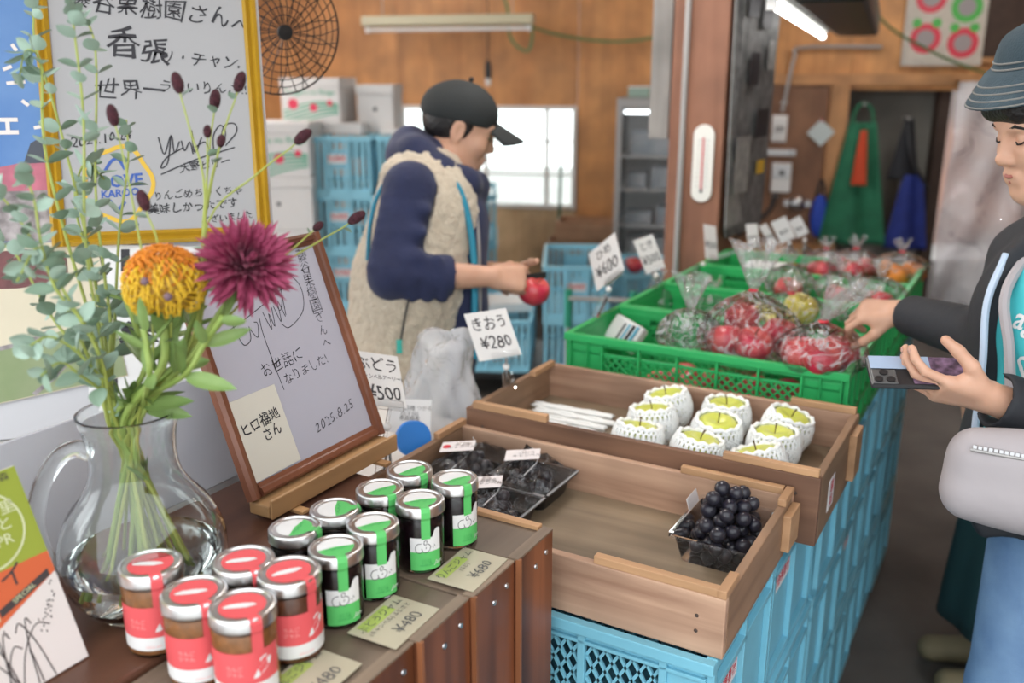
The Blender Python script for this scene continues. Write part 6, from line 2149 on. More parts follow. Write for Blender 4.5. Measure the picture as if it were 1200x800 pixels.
# wire fan guard in the foreground
fgp = T(334, 38, 1.95)
fg = thing('fan_guard', 'black domed wire fan guard hanging beside the yellow framed board', 'fan guard', fgp, rot=facing((0.55, -0.85, -0.15)))
m_wire = mat('black_wire', (0.012, 0.012, 0.012), 0.5)
RG = 0.135
dome = lambda r: -0.035 * (r / RG) ** 2
for k in range(28):
    a = 2 * math.pi * k / 28
    for tw in (2.4, -2.4) if k % 2 == 0 else (2.4,):
      MB().tube([(r * math.cos(a + tw * (r - 0.02)), r * math.sin(a + tw * (r - 0.02)), dome(r)) for r in (0.015, 0.05, 0.09, RG)], 0.0011, 5).build('wire', m_wire, fg)
for k in range(7):
    r = 0.035 + (RG - 0.035) * k / 6
    MB().tube([(r * math.cos(2 * math.pi * i / 40), r * math.sin(2 * math.pi * i / 40), dome(r)) for i in range(41)], 0.0011 if k < 6 else 0.002, 5).build('wire_ring', m_wire, fg)
MB().lathe([(0, -0.004), (0.016, -0.004), (0.016, 0.004), (0, 0.005)], 16).build('hub', m_wire, fg)
MB().tube([Vector((0, RG, dome(RG))), fg.rotation_euler.to_matrix().inverted() @ (Vector((fgp.x, fgp.y, 2.75)) - fgp)], 0.0015, 5).build('hanging_wire', m_wire, fg)

struct(MB().bb(1.5, 7.5, 10.4, 10.6, -0.2, 2.6).build('wall_yard', mat('yard_wall', (0.4, 0.24, 0.19), 0.8, col2=(0.2, 0.17, 0.16), scale=1.3)))
# ---------------------------------------------------------------- people
m_skin = mat('skin', (0.62, 0.37, 0.26), 0.5, col2=(0.55, 0.31, 0.21), scale=18, sss=0.15)
m_hair = mat('black_hair', (0.012, 0.01, 0.01), 0.45, bump=0.4, bscale=120)
m_lip = mat('lip', (0.36, 0.12, 0.1), 0.45)
m_brow = mat('brow_hair', (0.02, 0.015, 0.014), 0.7)
m_nail_f = mat('finger_nail', (0.55, 0.33, 0.26), 0.3)


class Frame:
    """a local frame: forward x, left y, up z"""

    def __init__(s, o, fwd, up=(0, 0, 1), scale=1.0):
        s.o = Vector(o)
        x = Vector(fwd).normalized()
        y = Vector(up).cross(x).normalized()
        z = x.cross(y)
        s.M = Matrix((x, y, z)).transposed()
        s.k = scale

    def p(s, x, y, z):
        return s.o + s.M @ (Vector((x, y, z)) * s.k)

    def c(s, a, b, ra, rb, k=0.02, neg=''):
        return (neg + 'c', s.p(*a), s.p(*b), ra * s.k, rb * s.k, k)

    def e(s, c, r, k=0.02, neg='', rot=None):
        r = (r, r, r) if not isinstance(r, tuple) else r
        M = s.M if rot is None else s.M @ Euler(rot).to_matrix()
        return (neg + 'e', s.p(*c), tuple(v * s.k for v in r), M, k)


def head_prims(F):
    P = [F.e((-0.012, 0, 0.03), (0.094, 0.075, 0.083)), F.e((0.028, 0, -0.03), (0.058, 0.058, 0.083), 0.03),
         F.e((0.06, 0, -0.094), (0.022, 0.022, 0.018), 0.025), F.c((0.075, -0.03, 0.022), (0.075, 0.03, 0.022), 0.012, 0.012, 0.02)]
    for s in (-1, 1):
        P += [F.c((0.0, s * 0.05, -0.055), (0.055, s * 0.014, -0.094), 0.022, 0.018, 0.03), F.e((0.058, s * 0.036, -0.03), (0.024, 0.022, 0.024), 0.025)]
    P += [F.c((0.082, 0, 0.012), (0.096, 0, -0.026), 0.007, 0.0095, 0.012), F.e((0.098, 0, -0.031), 0.0098, 0.008)]
    for s in (-1, 1):
        P += [F.e((0.09, s * 0.011, -0.034), 0.0085, 0.006), F.e((0.088, s * 0.033, 0.003), (0.012, 0.017, 0.009), 0.012, '-')]
        P += [F.e((0.0715, s * 0.032, 0.0), 0.0125, 0.005)]
        P += [F.e((-0.006, s * 0.076, -0.008), (0.019, 0.008, 0.032), 0.008), F.e((0.0, s * 0.083, -0.008), (0.009, 0.006, 0.018), 0.006, '-')]
    P += [F.c((0.084, -0.018, -0.06), (0.084, 0.018, -0.06), 0.0065, 0.0065, 0.01), F.c((0.081, -0.015, -0.071), (0.081, 0.015, -0.071), 0.0075, 0.0075, 0.01),
          F.c((0.094, -0.02, -0.0655), (0.094, 0.02, -0.0655), 0.0022, 0.0022, 0.004, '-')]
    return P


def face_parts(F, root, off, lids_down=True):
    lips = MB()
    lips.tube([F.p(0.0845, -0.019, -0.0615), F.p(0.0905, -0.008, -0.0605), F.p(0.0915, 0, -0.0615), F.p(0.0905, 0.008, -0.0605), F.p(0.0845, 0.019, -0.0615)], [0.0015, 0.0035, 0.0035, 0.0035, 0.0015], 6)
    lips.tube([F.p(0.0825, -0.017, -0.0695), F.p(0.088, 0, -0.0715), F.p(0.0825, 0.017, -0.0695)], [0.0015, 0.0042, 0.0015], 6)
    lips.build('lips', m_lip, root, smooth='all', loc=off)
    for s in (-1, 1):
        MB().tube([F.p(0.078, s * 0.046, 0.0), F.p(0.0835, s * 0.038, -0.004), F.p(0.085, s * 0.03, -0.005), F.p(0.081, s * 0.02, -0.003)], 0.0016, 5).build('eyelashes', m_brow, root, loc=off)
        MB().tube([F.p(0.078, s * 0.048, 0.02), F.p(0.087, s * 0.034, 0.026), F.p(0.0885, s * 0.018, 0.022)], [0.0018, 0.003, 0.002], 5).build('eyebrow', m_brow, root, loc=off)


def hand_prims(wrist, fwd, dorsal, right=True, curls=((40, 50, 30),) * 4, splay=(6, 2, -2, -7), thumb=((35, 20), (20, 10), (10, 5)), scale=1.0):
    """returns prims and nail places; x along the fingers, z out of the back of the hand, thumb toward +y"""
    X = Vector(fwd).normalized()
    Zd = Vector(dorsal); Zd = (Zd - X * Zd.dot(X)).normalized()
    Y = Zd.cross(X) * (1 if right else -1)
    w = Vector(wrist)

    def g(x, y, z):
        return w + (X * x + Y * y + Zd * z) * scale
    P = []
    k = 0.012 * scale
    for y in (0.026, 0.009, -0.009, -0.025):
        P.append(('c', g(0.005, y * 0.6, 0), g(0.082 - abs(y) * 0.2, y, 0), 0.0155 * scale, 0.0125 * scale, k))
    P.append(('c', g(0.01, 0.012, -0.006), g(0.05, 0.03, -0.01), 0.015 * scale, 0.012 * scale, k))
    P.append(('c', g(0.01, -0.015, -0.006), g(0.06, -0.022, -0.009), 0.013 * scale, 0.011 * scale, k))
    tips = []
    lens = ((0.041, 0.025, 0.02), (0.045, 0.028, 0.021), (0.041, 0.026, 0.021), (0.032, 0.02, 0.018))
    for i, y in enumerate((0.029, 0.0095, -0.0095, -0.0265)):
        p = g(0.083 - abs(y) * 0.2, y, 0.001)
        an = 0.0
        sp = R(splay[i])
        r = 0.0088 if i < 3 else 0.0076
        for j in range(3):
            an += R(curls[i][j])
            d = (X * math.cos(sp) + Y * math.sin(sp)) * math.cos(an) - Zd * math.sin(an)
            q = p + d * lens[i][j] * scale
            P.append(('c', p.copy(), q.copy(), (r - 0.0007 * j) * scale, (r - 0.0007 * (j + 1)) * scale, 0.003 * scale))
            nrm = (X * math.cos(sp) + Y * math.sin(sp)) * math.sin(an) + Zd * math.cos(an)
            p = q
        tips.append((p - d * 0.004 * scale + nrm * (r - 0.0018) * scale, d, nrm))
    p = g(0.022, 0.024, -0.006)
    d0 = None
    out, dn = 0.0, 0.0
    for j, L in enumerate((0.042, 0.032, 0.026)):
        out, dn = R(thumb[j][0]), R(thumb[j][1])
        d = (X * math.cos(out) + Y * math.sin(out)) * math.cos(dn) - Zd * math.sin(dn)
        q = p + d * L * scale
        P.append(('c', p.copy(), q.copy(), (0.0135 - 0.0018 * j) * scale, (0.0117 - 0.0016 * j) * scale, 0.006 * scale))
        p = q
    nt_ = (Zd - d * Zd.dot(d)).normalized()
    nt_ = (nt_ * 0.4 + Y * 0.9); nt_ = (nt_ - d * nt_.dot(d)).normalized()
    tips.append((p - d * 0.004 * scale + nt_ * 0.0072 * scale, d, nt_))
    return P, tips


def nails(tips, root, off, s=1.0):
    for p, d, n in tips:
        x = d.normalized(); z = (n - x * n.dot(x)).normalized(); y = z.cross(x)
        M = Matrix((x, y, z)).transposed()
        me = MB().ell((0, 0, 0), (0.0055 * s, 0.0042 * s, 0.0012 * s), 10, 6).mesh('nail', m_nail_f, smooth='all')
        o = inst('finger_nail', me, root, p + off, M)


def garment(name, prims, m, root, off, vox=0.006):
    return inst(name, sdf_mesh(prims, vox, name, m), root, off)


def mid(a, b, f=0.5):
    return a + (b - a) * f


# ------------------------------------------------ the man peeling an apple
m_navy = mat('navy_hoodie', (0.022, 0.03, 0.085), 0.85, var=0.25, scale=14, bump=0.5, bscale=24, sheen=0.1)
m_fleece = mat('cream_fleece', (0.68, 0.6, 0.47), 0.95, col2=(0.58, 0.5, 0.38), scale=60, bump=1.0, bscale=160, sheen=0.3)
m_teal = mat('teal_piping', (0.02, 0.24, 0.36), 0.5)
m_cap = mat('charcoal_cap', (0.022, 0.026, 0.027), 0.8, bump=0.15, bscale=200)
m_trouser = mat('dark_trousers', (0.03, 0.032, 0.04), 0.85)
m_shoe = mat('dark_shoe', (0.03, 0.03, 0.03), 0.6)
MT = 2.5
root = thing('person', 'person in charcoal cap, navy hoodie and cream fleece vest peeling an apple', 'person', (T(480, 300, MT).x, T(480, 300, MT).y, 0))
off = -Vector(root.location)
HF = Frame(T(540, 149, MT), (math.cos(R(20)), 0.05, -math.sin(R(20))), scale=1.0)
sR, eR, wR = T(481, 222, 2.34), T(461, 322, 2.3), T(577, 324, 2.37)
sL, eL, wL = T(492, 222, 2.68), T(515, 322, 2.74), T(588, 318, 2.58)
neck0 = T(512, 205, MT)
chest, belly, pelvis = T(505, 262, MT), T(488, 365, MT), T(476, 470, MT)
fwd = Vector((1, 0, 0))
ap_c = T(625, 340, 2.45)
body = head_prims(HF)
body += [('c', HF.p(-0.025, 0, -0.05), neck0, 0.05, 0.056, 0.03), ('c', neck0, chest, 0.07, 0.1, 0.06), ('c', chest, pelvis, 0.1, 0.11, 0.06),
         ('c', neck0, sR, 0.05, 0.05, 0.05), ('c', neck0, sL, 0.05, 0.05, 0.05),
         ('c', sR, eR, 0.05, 0.042, 0.02), ('c', eR, mid(eR, wR, .4), 0.041, 0.04, 0.02), ('c', mid(eR, wR, .4), wR, 0.04, 0.026, 0.02),
         ('c', sL, eL, 0.05, 0.042, 0.02), ('c', eL, mid(eL, wL, .4), 0.041, 0.04, 0.02), ('c', mid(eL, wL, .4), wL, 0.04, 0.026, 0.02)]
for s in (-1, 1):
    hip = pelvis + Vector((0, s * 0.09, -0.02))
    knee = Vector((hip.x + 0.03, hip.y, 0.46)); ank = Vector((hip.x - 0.02, hip.y, 0.07))
    body += [('c', hip, knee, 0.085, 0.055, 0.03), ('c', knee, ank, 0.055, 0.038, 0.02), ('c', ank, ank + Vector((0.14, 0, -0.03)), 0.035, 0.028, 0.02)]
hr, tr_ = hand_prims(wR, (0.9, 0.22, -0.12), (0.25, -0.85, 0.5), True, ((55, 70, 35), (60, 75, 40), (62, 75, 40), (62, 75, 40)), (4, 1, -2, -5), ((32, 25), (8, 30), (-6, 20)), 0.98)
hl, tl_ = hand_prims(wL, (ap_c + Vector((-0.01, 0.0, -0.05)) - wL), (0.15, 0.45, -0.85), False, ((28, 42, 26), (30, 45, 28), (30, 45, 28), (30, 42, 26)), (8, 2, -3, -9), ((55, 30), (40, 40), (25, 30)), 0.98)
body += hr + hl
inst('body', sdf_mesh(body, 0.004, 'body', m_skin), root, off)
nails(tr_ + tl_, root, off)
face_parts(HF, root, off)
garment('hair', [HF.e((-0.02, 0, 0.012), (0.092, 0.081, 0.082), 0.005), HF.c((0.006, -0.072, 0.03), (0.016, -0.071, -0.004), 0.011, 0.006, 0.01), HF.c((0.006, 0.072, 0.03), (0.016, 0.071, -0.004), 0.011, 0.006, 0.01),
                 HF.e((0.1, 0, -0.03), (0.1, 0.1, 0.085), 0.01, '-'), HF.e((-0.03, 0, -0.13), (0.09, 0.1, 0.07), 0.01, '-'), HF.e((-0.004, -0.085, -0.01), (0.022, 0.02, 0.035), 0.004, '-'), HF.e((-0.004, 0.085, -0.01), (0.022, 0.02, 0.035), 0.004, '-')], m_hair, root, off, 0.004)
garment('cap', [HF.e((-0.01, 0, 0.042), (0.101, 0.085, 0.08), 0.01), HF.e((-0.06, 0, 0.03), (0.06, 0.075, 0.05), 0.03), HF.e((0.04, 0, -0.477), (0.5, 0.5, 0.5), 0.006, '-')], m_cap, root, off, 0.004)


def brim(u, v):
    a = (u - 0.5) * 2
    x = 0.068 + (0.022 + 0.086 * v) * math.sqrt(max(0.0, 1 - 0.75 * a * a))
    y = a * 0.078
    z = 0.042 - 0.026 * a * a - 0.02 * v
    return HF.p(x, y, z)


MB().surf(brim, 20, 10).build('cap_brim', m_cap, root, smooth='all', loc=off, solid=0.005)
MB().ell(HF.p(-0.014, 0, 0.128), 0.007, 10, 6).build('cap_button', m_cap, root, smooth='all', loc=off)
slv = mid(eR, wR, 0.5)
hood = [('c', neck0 + Vector((-0.02, 0, 0.02)), chest, 0.085, 0.125, 0.05), ('c', chest + Vector((0.035, 0, 0)), belly + Vector((0.06, 0, 0)), 0.125, 0.125, 0.05), ('c', belly + Vector((0.06, 0, 0)), pelvis + Vector((0.05, 0, 0.02)), 0.125, 0.125, 0.05),
        ('c', neck0 + Vector((-0.02, -0.06, -0.05)), sR, 0.06, 0.064, 0.03), ('c', neck0 + Vector((-0.02, 0.06, -0.05)), sL, 0.06, 0.064, 0.03),
        ('c', sR, eR, 0.067, 0.062, 0.03), ('c', eR, slv, 0.062, 0.055, 0.02), ('c', sL, eL, 0.067, 0.062, 0.03), ('c', eL, mid(eL, wL, .5), 0.062, 0.055, 0.02),
        ('-c', slv + (wR - slv).normalized() * 0.035, wR, 0.047, 0.05, 0.006), ('-c', mid(eL, wL, .5) + (wL - eL).normalized() * 0.035, wL, 0.047, 0.05, 0.006)]
# wrinkles on the sleeve
for k in range(7):
    f = 0.15 + 0.13 * k
    c_ = mid(sR, eR, f); d_ = (eR - sR).normalized(); n_o = d_.orthogonal()
    hood.append(('c', c_ + Vector((-0.05, -0.035, 0.012)), c_ + Vector((0.05, -0.045, -0.014 * (-1) ** k)), 0.012, 0.012, 0.02))
for k in range(3):
    c_ = mid(eR, slv, 0.3 + 0.3 * k)
    hood.append(('c', c_ + Vector((0.0, -0.04, 0.045)), c_ + Vector((0.012, -0.04, -0.045)), 0.016, 0.016, 0.016))
ring_ = [T(481, 166, 2.5), T(488, 178, 2.41), T(515, 200, 2.39), T(545, 214, 2.43), T(556, 218, 2.5), T(548, 212, 2.58), T(518, 196, 2.62), T(490, 176, 2.6), T(481, 166, 2.5)]
for a, b in zip(ring_, ring_[1:]):
    hood.append(('c', a, b, 0.036, 0.036, 0.03))
hood += [('e', T(478, 182, 2.5), (0.06, 0.1, 0.055), None, 0.04)]
garment('hoodie', hood, m_navy, root, off, 0.006)
vest = [('e', chest + Vector((-0.005, 0, 0.03)), (0.148, 0.2, 0.18), None, 0.06), ('e', belly + Vector((-0.012, 0, 0.05)), (0.165, 0.205, 0.22), None, 0.08), ('e', pelvis + Vector((-0.03, 0, 0.05)), (0.175, 0.205, 0.2), None, 0.08),
        ('c', T(466, 205, 2.38), T(490, 196, 2.42), 0.045, 0.05, 0.03), ('c', T(466, 205, 2.62), T(490, 196, 2.58), 0.045, 0.05, 0.03),
        ('-c', sR + Vector((0.0, -0.03, 0.0)), eR + Vector((0, -0.03, 0.03)), 0.07, 0.066, 0.01), ('-c', sL + Vector((0.0, 0.03, 0.0)), eL + Vector((0, 0.03, 0.03)), 0.07, 0.066, 0.01),
        ('-c', chest + Vector((0.16, 0, 0.25)), chest + Vector((0.17, 0, 0)), 0.09, 0.06, 0.01), ('-c', chest + Vector((0.17, 0, 0)), pelvis + Vector((0.21, 0, -0.3)), 0.06, 0.06, 0.01),
        ('-e', pelvis + Vector((0, 0, -0.62)), (0.5, 0.5, 0.5), None, 0.01)]
vo = garment('fleece_vest', vest, m_fleece, root, off, 0.006)
tx = bpy.data.textures.new('fleece_tufts', 'CLOUDS'); tx.noise_scale = 0.018
md = vo.modifiers.new('tufts', 'DISPLACE'); md.texture = tx; md.strength = 0.012; md.mid_level = 0.5; md.texture_coords = 'LOCAL'
MB().tube(spline([T(522, 205, 2.36), T(538, 222, 2.35), T(550, 262, 2.36), T(556, 320, 2.38), T(556, 420, 2.4)]), 0.009, 8).build('zip_edge', m_teal, root, smooth=True, loc=off)
MB().tube(spline([T(545, 212, 2.42), T(558, 250, 2.42), T(562, 320, 2.42), T(562, 420, 2.44)]), 0.005, 6).build('zipper', m_grey_metal, root, smooth=True, loc=off)
MB().tube(spline([T(466, 198, 2.33), T(444, 226, 2.33), T(434, 262, 2.33), T(431, 305, 2.33)]), 0.006, 8).build('armhole_piping', m_teal, root, smooth=True, loc=off)
MB().tube(spline([T(479, 350, 2.27), T(474, 375, 2.28), T(470, 398, 2.28)]), 0.003, 6).build('pocket_cord', m_dark, root, loc=off)
MB().box(T(468, 406, 2.275), (0.014, 0.01, 0.035)).build('cord_tab', mat('aqua_tab', (0.05, 0.5, 0.42), 0.5), root, loc=off, bevel=0.002)
tro = []
for s in (-1, 1):
    hip = pelvis + Vector((0, s * 0.09, 0.02))
    knee = Vector((hip.x + 0.03, hip.y, 0.46)); ank = Vector((hip.x - 0.02, hip.y, 0.1))
    tro += [('c', hip, knee, 0.105, 0.075, 0.04), ('c', knee, ank, 0.075, 0.062, 0.02)]
    garment('shoe', [('c', Vector((ank.x - 0.03, ank.y, 0.045)), Vector((ank.x + 0.15, ank.y, 0.04)), 0.044, 0.039, 0.02)], m_shoe, root, off, 0.006)
garment('trousers', tro, m_trouser, root, off, 0.008)
apple('red apple being peeled in the hands of the man in the cap', me_ar, ap_c, (0.5, 0.4, 0.3))
kn = thing('paring_knife', 'small knife with black handle held against the apple', 'knife', T(612, 326, 2.4))
kq = T(640, 322, 2.46) - T(612, 326, 2.4); k0 = T(588, 330, 2.38) - T(612, 326, 2.4)
MB().tube([k0, k0 * 0.3], [0.009, 0.008], 8).build('handle', m_dark, kn, smooth=True)
MB().bar(k0 * 0.3, kq, 0.002, 0.018).build('blade', m_dark, kn)

# ------------------------------------------------ the woman choosing apples
m_jacket = mat('black_jacket', (0.018, 0.02, 0.025), 0.75, bump=0.25, bscale=26)
m_shirt = mat('turquoise_shirt', (0.06, 0.5, 0.54), 0.75, bump=0.15, bscale=18)
m_print = mat('white_print', (0.7, 0.72, 0.72), 0.6)
m_lightp = mat('pale_blue_piping', (0.45, 0.55, 0.68), 0.5)
m_bagc = mat('grey_nylon', (0.36, 0.33, 0.34), 0.6, bump=0.2, bscale=18)
m_jean = mat('blue_denim', (0.12, 0.22, 0.4), 0.85, col2=(0.2, 0.33, 0.52), scale=10, bump=0.2, bscale=300)
m_denim_d = mat('dark_denim', (0.028, 0.05, 0.064), 0.9, col2=(0.05, 0.08, 0.1), scale=16, bump=0.25, bscale=300)
m_stitch = mat('pale_stitching', (0.2, 0.2, 0.19), 0.8)
wroot = thing('person', 'person in denim bucket hat, black jacket and turquoise shirt reaching for bagged apples', 'person', (1.0, 1.48, 0))
woff = -Vector(wroot.location)
WF = Frame((0.893, 1.54, 1.545), (-math.cos(R(16)), -0.02, -math.sin(R(16))), scale=0.97)
tf = Vector((-0.9, -0.42, 0)).normalized(); ts = Vector((0, 0, 1)).cross(tf)      # torso forward, left
wn = Vector((0.97, 1.53, 1.36)); wc = Vector((0.962, 1.5, 1.2)); wbel = Vector((0.965, 1.47, 1.0)); wp = Vector((1.045, 1.47, 0.86))
shR, shL = wn - ts * 0.145 + Vector((0.045, 0, -0.06)), wn + ts * 0.17 + Vector((0, 0, -0.04))
elR, wrR = T(1178, 402, 1.68), T(1056, 366, 1.94)
elL, wrL = Vector((0.98, 1.33, 1.06)), T(1160, 466, 1.42)
wb_ = head_prims(WF)
wb_ += [('c', WF.p(-0.025, 0, -0.05), wn, 0.046, 0.052, 0.03), ('c', wn, wc, 0.06, 0.09, 0.05), ('c', wc, wp, 0.09, 0.1, 0.05), ('c', wn, shR, 0.045, 0.045, 0.04), ('c', wn, shL, 0.045, 0.045, 0.04),
        ('c', shR, elR, 0.042, 0.036, 0.02), ('c', elR, mid(elR, wrR, .4), 0.036, 0.036, 0.02), ('c', mid(elR, wrR, .4), wrR, 0.036, 0.025, 0.02),
        ('c', shL, elL, 0.042, 0.036, 0.02), ('c', elL, mid(elL, wrL, .4), 0.036, 0.036, 0.02), ('c', mid(elL, wrL, .4), wrL, 0.036, 0.025, 0.02)]
for s in (-1, 1):
    hip = wp + ts * s * 0.085 + Vector((0, 0, -0.04)); knee = Vector((hip.x - 0.02, hip.y, 0.46)); ank = Vector((hip.x + 0.01, hip.y, 0.07))
    wb_ += [('c', hip, knee, 0.08, 0.052, 0.03), ('c', knee, ank, 0.052, 0.036, 0.02), ('c', ank, ank + tf * 0.13 + Vector((0, 0, -0.03)), 0.032, 0.026, 0.02)]
h1, t1_ = hand_prims(wrR, (T(1000, 364, 1.99) - wrR), (-0.25, -0.45, 0.86), True, ((38, 48, 26), (44, 52, 28), (50, 55, 30), (54, 56, 30)), (5, 1, -2, -5), ((34, 32), (14, 38), (4, 34)), 0.95)
h2, t2_ = hand_prims(wrL, (-1.0, 0.12, 0.16), (0.0, -0.66, -0.75), False, ((14, 34, 24), (18, 40, 26), (20, 42, 26), (24, 44, 26)), (4, 1, -2, -5), ((40, 26), (20, 34), (8, 34)), 0.95)
wb_ += h1 + h2
inst('body', sdf_mesh(wb_, 0.0035, 'body', m_skin), wroot, woff)
nails(t1_ + t2_, wroot, woff, 0.95)
face_parts(WF, wroot, woff)
garment('hair', [WF.e((-0.02, 0, 0.02), (0.096, 0.086, 0.086), 0.005), WF.c((0.045, -0.055, 0.045), (0.055, -0.06, 0.01), 0.022, 0.01, 0.015), WF.c((0.045, 0.055, 0.045), (0.055, 0.06, 0.01), 0.022, 0.01, 0.015), WF.c((0.076, -0.035, 0.054), (0.076, 0.035, 0.054), 0.026, 0.026, 0.015), WF.c((0.05, 0.06, 0.05), (0.02, 0.078, 0.0), 0.02, 0.012, 0.015), WF.c((0.05, -0.06, 0.05), (0.02, -0.078, 0.0), 0.02, 0.012, 0.015),
                 WF.c((-0.01, 0.075, 0.03), (0.0, 0.078, -0.04), 0.02, 0.01, 0.02), WF.c((-0.01, -0.075, 0.03), (0.0, -0.078, -0.04), 0.02, 0.01, 0.02), WF.e((0.095, 0, -0.06), (0.09, 0.1, 0.088), 0.01, '-'), WF.e((-0.02, 0, -0.15), (0.1, 0.1, 0.07), 0.01, '-')], m_hair, wroot, woff, 0.004)
hat = MB()
HM = Matrix.Translation(WF.p(-0.024, 0, 0.112)) @ WF.M.to_4x4() @ Matrix.Rotation(R(4), 4, 'Y')
hatp = [(0.152, -0.036), (0.135, -0.018), (0.114, 0.004), (0.1, 0.01), (0.094, 0.028), (0.08, 0.05), (0.062, 0.06), (0.035, 0.065), (0.0, 0.066)]
hat.lathe(resample(hatp, 3), 40).xf(HM).build('bucket_hat', m_denim_d, wroot, smooth='all', loc=woff, solid=0.003)
st2 = MB()
for r, z in ((0.151, -0.0335), (0.1435, -0.0255), (0.136, -0.0165), (0.1275, -0.0075), (0.1025, 0.012), (0.0985, 0.021)):
    st2.tube([(r * math.cos(2 * math.pi * i / 48), r * math.sin(2 * math.pi * i / 48), z) for i in range(49)], 0.0016, 5)
q = st2.xf(HM).build('stitching', m_stitch, wroot, loc=woff); q['kind'] = 'stuff'
shirt = [('e', wc, (0.116, 0.165, 0.17), Matrix((tf, ts, Vector((0, 0, 1)))).transposed(), 0.05), ('c', wbel, wp + Vector((-0.02, 0, 0.06)), 0.11, 0.1, 0.05), ('e', wbel, (0.125, 0.16, 0.17), Matrix((tf, ts, Vector((0, 0, 1)))).transposed(), 0.06), ('c', wn + Vector((0, 0, -0.02)), wc, 0.07, 0.09, 0.04)]
TM = Matrix((tf, ts, Vector((0, 0, 1)))).transposed()
so = garment('shirt', shirt, m_shirt, wroot, woff, 0.006)
jac = [('e', wc + Vector((0, 0, 0.0)), (0.138, 0.19, 0.2), TM, 0.05), ('e', wbel + Vector((0, 0, -0.03)), (0.15, 0.19, 0.22), TM, 0.06), ('c', wn - ts * 0.07 - tf * 0.03, shR, 0.06, 0.065, 0.04), ('c', wn + ts * 0.07 - tf * 0.03, shL, 0.06, 0.065, 0.04),
       ('c', shR, elR, 0.066, 0.056, 0.03), ('c', elR, mid(elR, wrR, .86), 0.056, 0.043, 0.03), ('c', shL, elL, 0.066, 0.06, 0.03), ('c', elL, mid(elL, wrL, .9), 0.06, 0.047, 0.03),
       ('-c', wrR, mid(elR, wrR, 0.93), 0.04, 0.032, 0.006), ('-c', wrL, mid(elL, wrL, 0.94), 0.044, 0.036, 0.006),
       ('-c', wn + tf * 0.16 + Vector((0, 0, 0.05)), wc + tf * 0.155 + ts * 0.0, 0.1, 0.09, 0.01), ('-c', wc + tf * 0.155, wbel + tf * 0.16 + Vector((0, 0, -0.25)), 0.09, 0.085, 0.01),
       ('-e', wp + Vector((0, 0, -0.5)), (0.5, 0.5, 0.5), None, 0.01)]
garment('jacket', jac, m_jacket, wroot, woff, 0.005)


def on_torso(side, dz, rx=0.142, ry=0.194):
    """a point on the jacket's open edge"""
    c = wc + (wbel - wc) * min(1.2, max(-0.4, (1.2 - dz) / 0.2))
    a = side
    return Vector((c.x, c.y, dz)) + tf * rx * math.cos(a) + ts * ry * math.sin(a)


for s in (-1, 1):
    P_ = spline([on_torso(s * 0.62, 1.33, 0.1, 0.15), on_torso(s * 0.47, 1.25, 0.135, 0.185), on_torso(s * 0.42, 1.15), on_torso(s * 0.42, 1.05, 0.15, 0.198), on_torso(s * 0.44, 0.93, 0.15, 0.198)])
    MB().tube(P_, 0.0065, 8).build('front_piping', m_lightp, wroot, smooth=True, loc=woff)
ptx = text_mesh('agel\nSage', 0.075, m_print, thin=0.01, shear=0.2, line=0.9)
for (sa, zz, body_, sz) in ((0.02, 1.24, 'agel', 0.062), (0.1, 1.15, 'S&ge', 0.06), (-0.12, 1.1, 'ol', 0.055)):
    o_ = inst('shirt_print', text_mesh(body_, sz, m_print, thin=0.012, shear=0.2), wroot, on_torso(sa, zz, 0.15, 0.2) + woff, facing(tf))
    md = o_.modifiers.new('wrap', 'SHRINKWRAP'); md.target = so; md.wrap_method = 'NEAREST_SURFACEPOINT'; md.offset = 0.0022
MB().tube(spline([wn - ts * 0.06 + Vector((0, 0, 0.02)), on_torso(-0.32, 1.28, 0.118, 0.17), on_torso(-0.2, 1.18, 0.127, 0.17), on_torso(-0.1, 1.05, 0.132, 0.17)]), 0.009, 8).build('bag_strap', m_bagc, wroot, smooth=True, loc=woff)
MB().tube(spline([WF.p(0.02, 0.06, -0.06), WF.p(0.03, 0.055, -0.11), on_torso(0.2, 1.34, 0.1, 0.12), on_torso(0.0, 1.3, 0.11, 0.12)]), 0.004, 6).build('hat_cord', m_dark, wroot, smooth=True, loc=woff)
bgc = T(1216, 566, 1.32)
BM = Frame(bgc, (-0.5, -0.85, 0.12))
wbag = thing('crossbody_bag', 'light grey nylon crossbody bag with silver zip on the person in the hat', 'bag', bgc)
bo = -Vector(bgc)
garment('bag_body', [BM.e((0, 0, 0), (0.045, 0.118, 0.07), 0.02), BM.c((0, -0.085, -0.034), (0, 0.085, -0.034), 0.04, 0.04, 0.03), BM.c((0, -0.085, 0.03), (0, 0.075, 0.036), 0.034, 0.034, 0.03), BM.c((0.0, 0.07, 0.03), (0.01, 0.095, 0.11), 0.026, 0.012, 0.03)], m_bagc, wbag, bo, 0.005)
zp = MB()
for i in range(26):
    u = -0.085 + 0.17 * i / 25
    zp.box(BM.p(0.041 - 0.3 * u * u, u, 0.046), (0.004, 0.005, 0.005), BM.M)
q = zp.build('zip_teeth', m_steel, wbag, loc=bo); q['kind'] = 'stuff'
MB().tube([BM.p(0.042 - 0.3 * u * u, u, 0.041) for u in [-0.09 + 0.18 * i / 12 for i in range(13)]], 0.0025, 6).build('zip_tape', m_grey_metal, wbag, loc=bo)
jn = [('e', wp + Vector((0, 0, 0.0)), (0.125, 0.155, 0.11), TM, 0.05)]
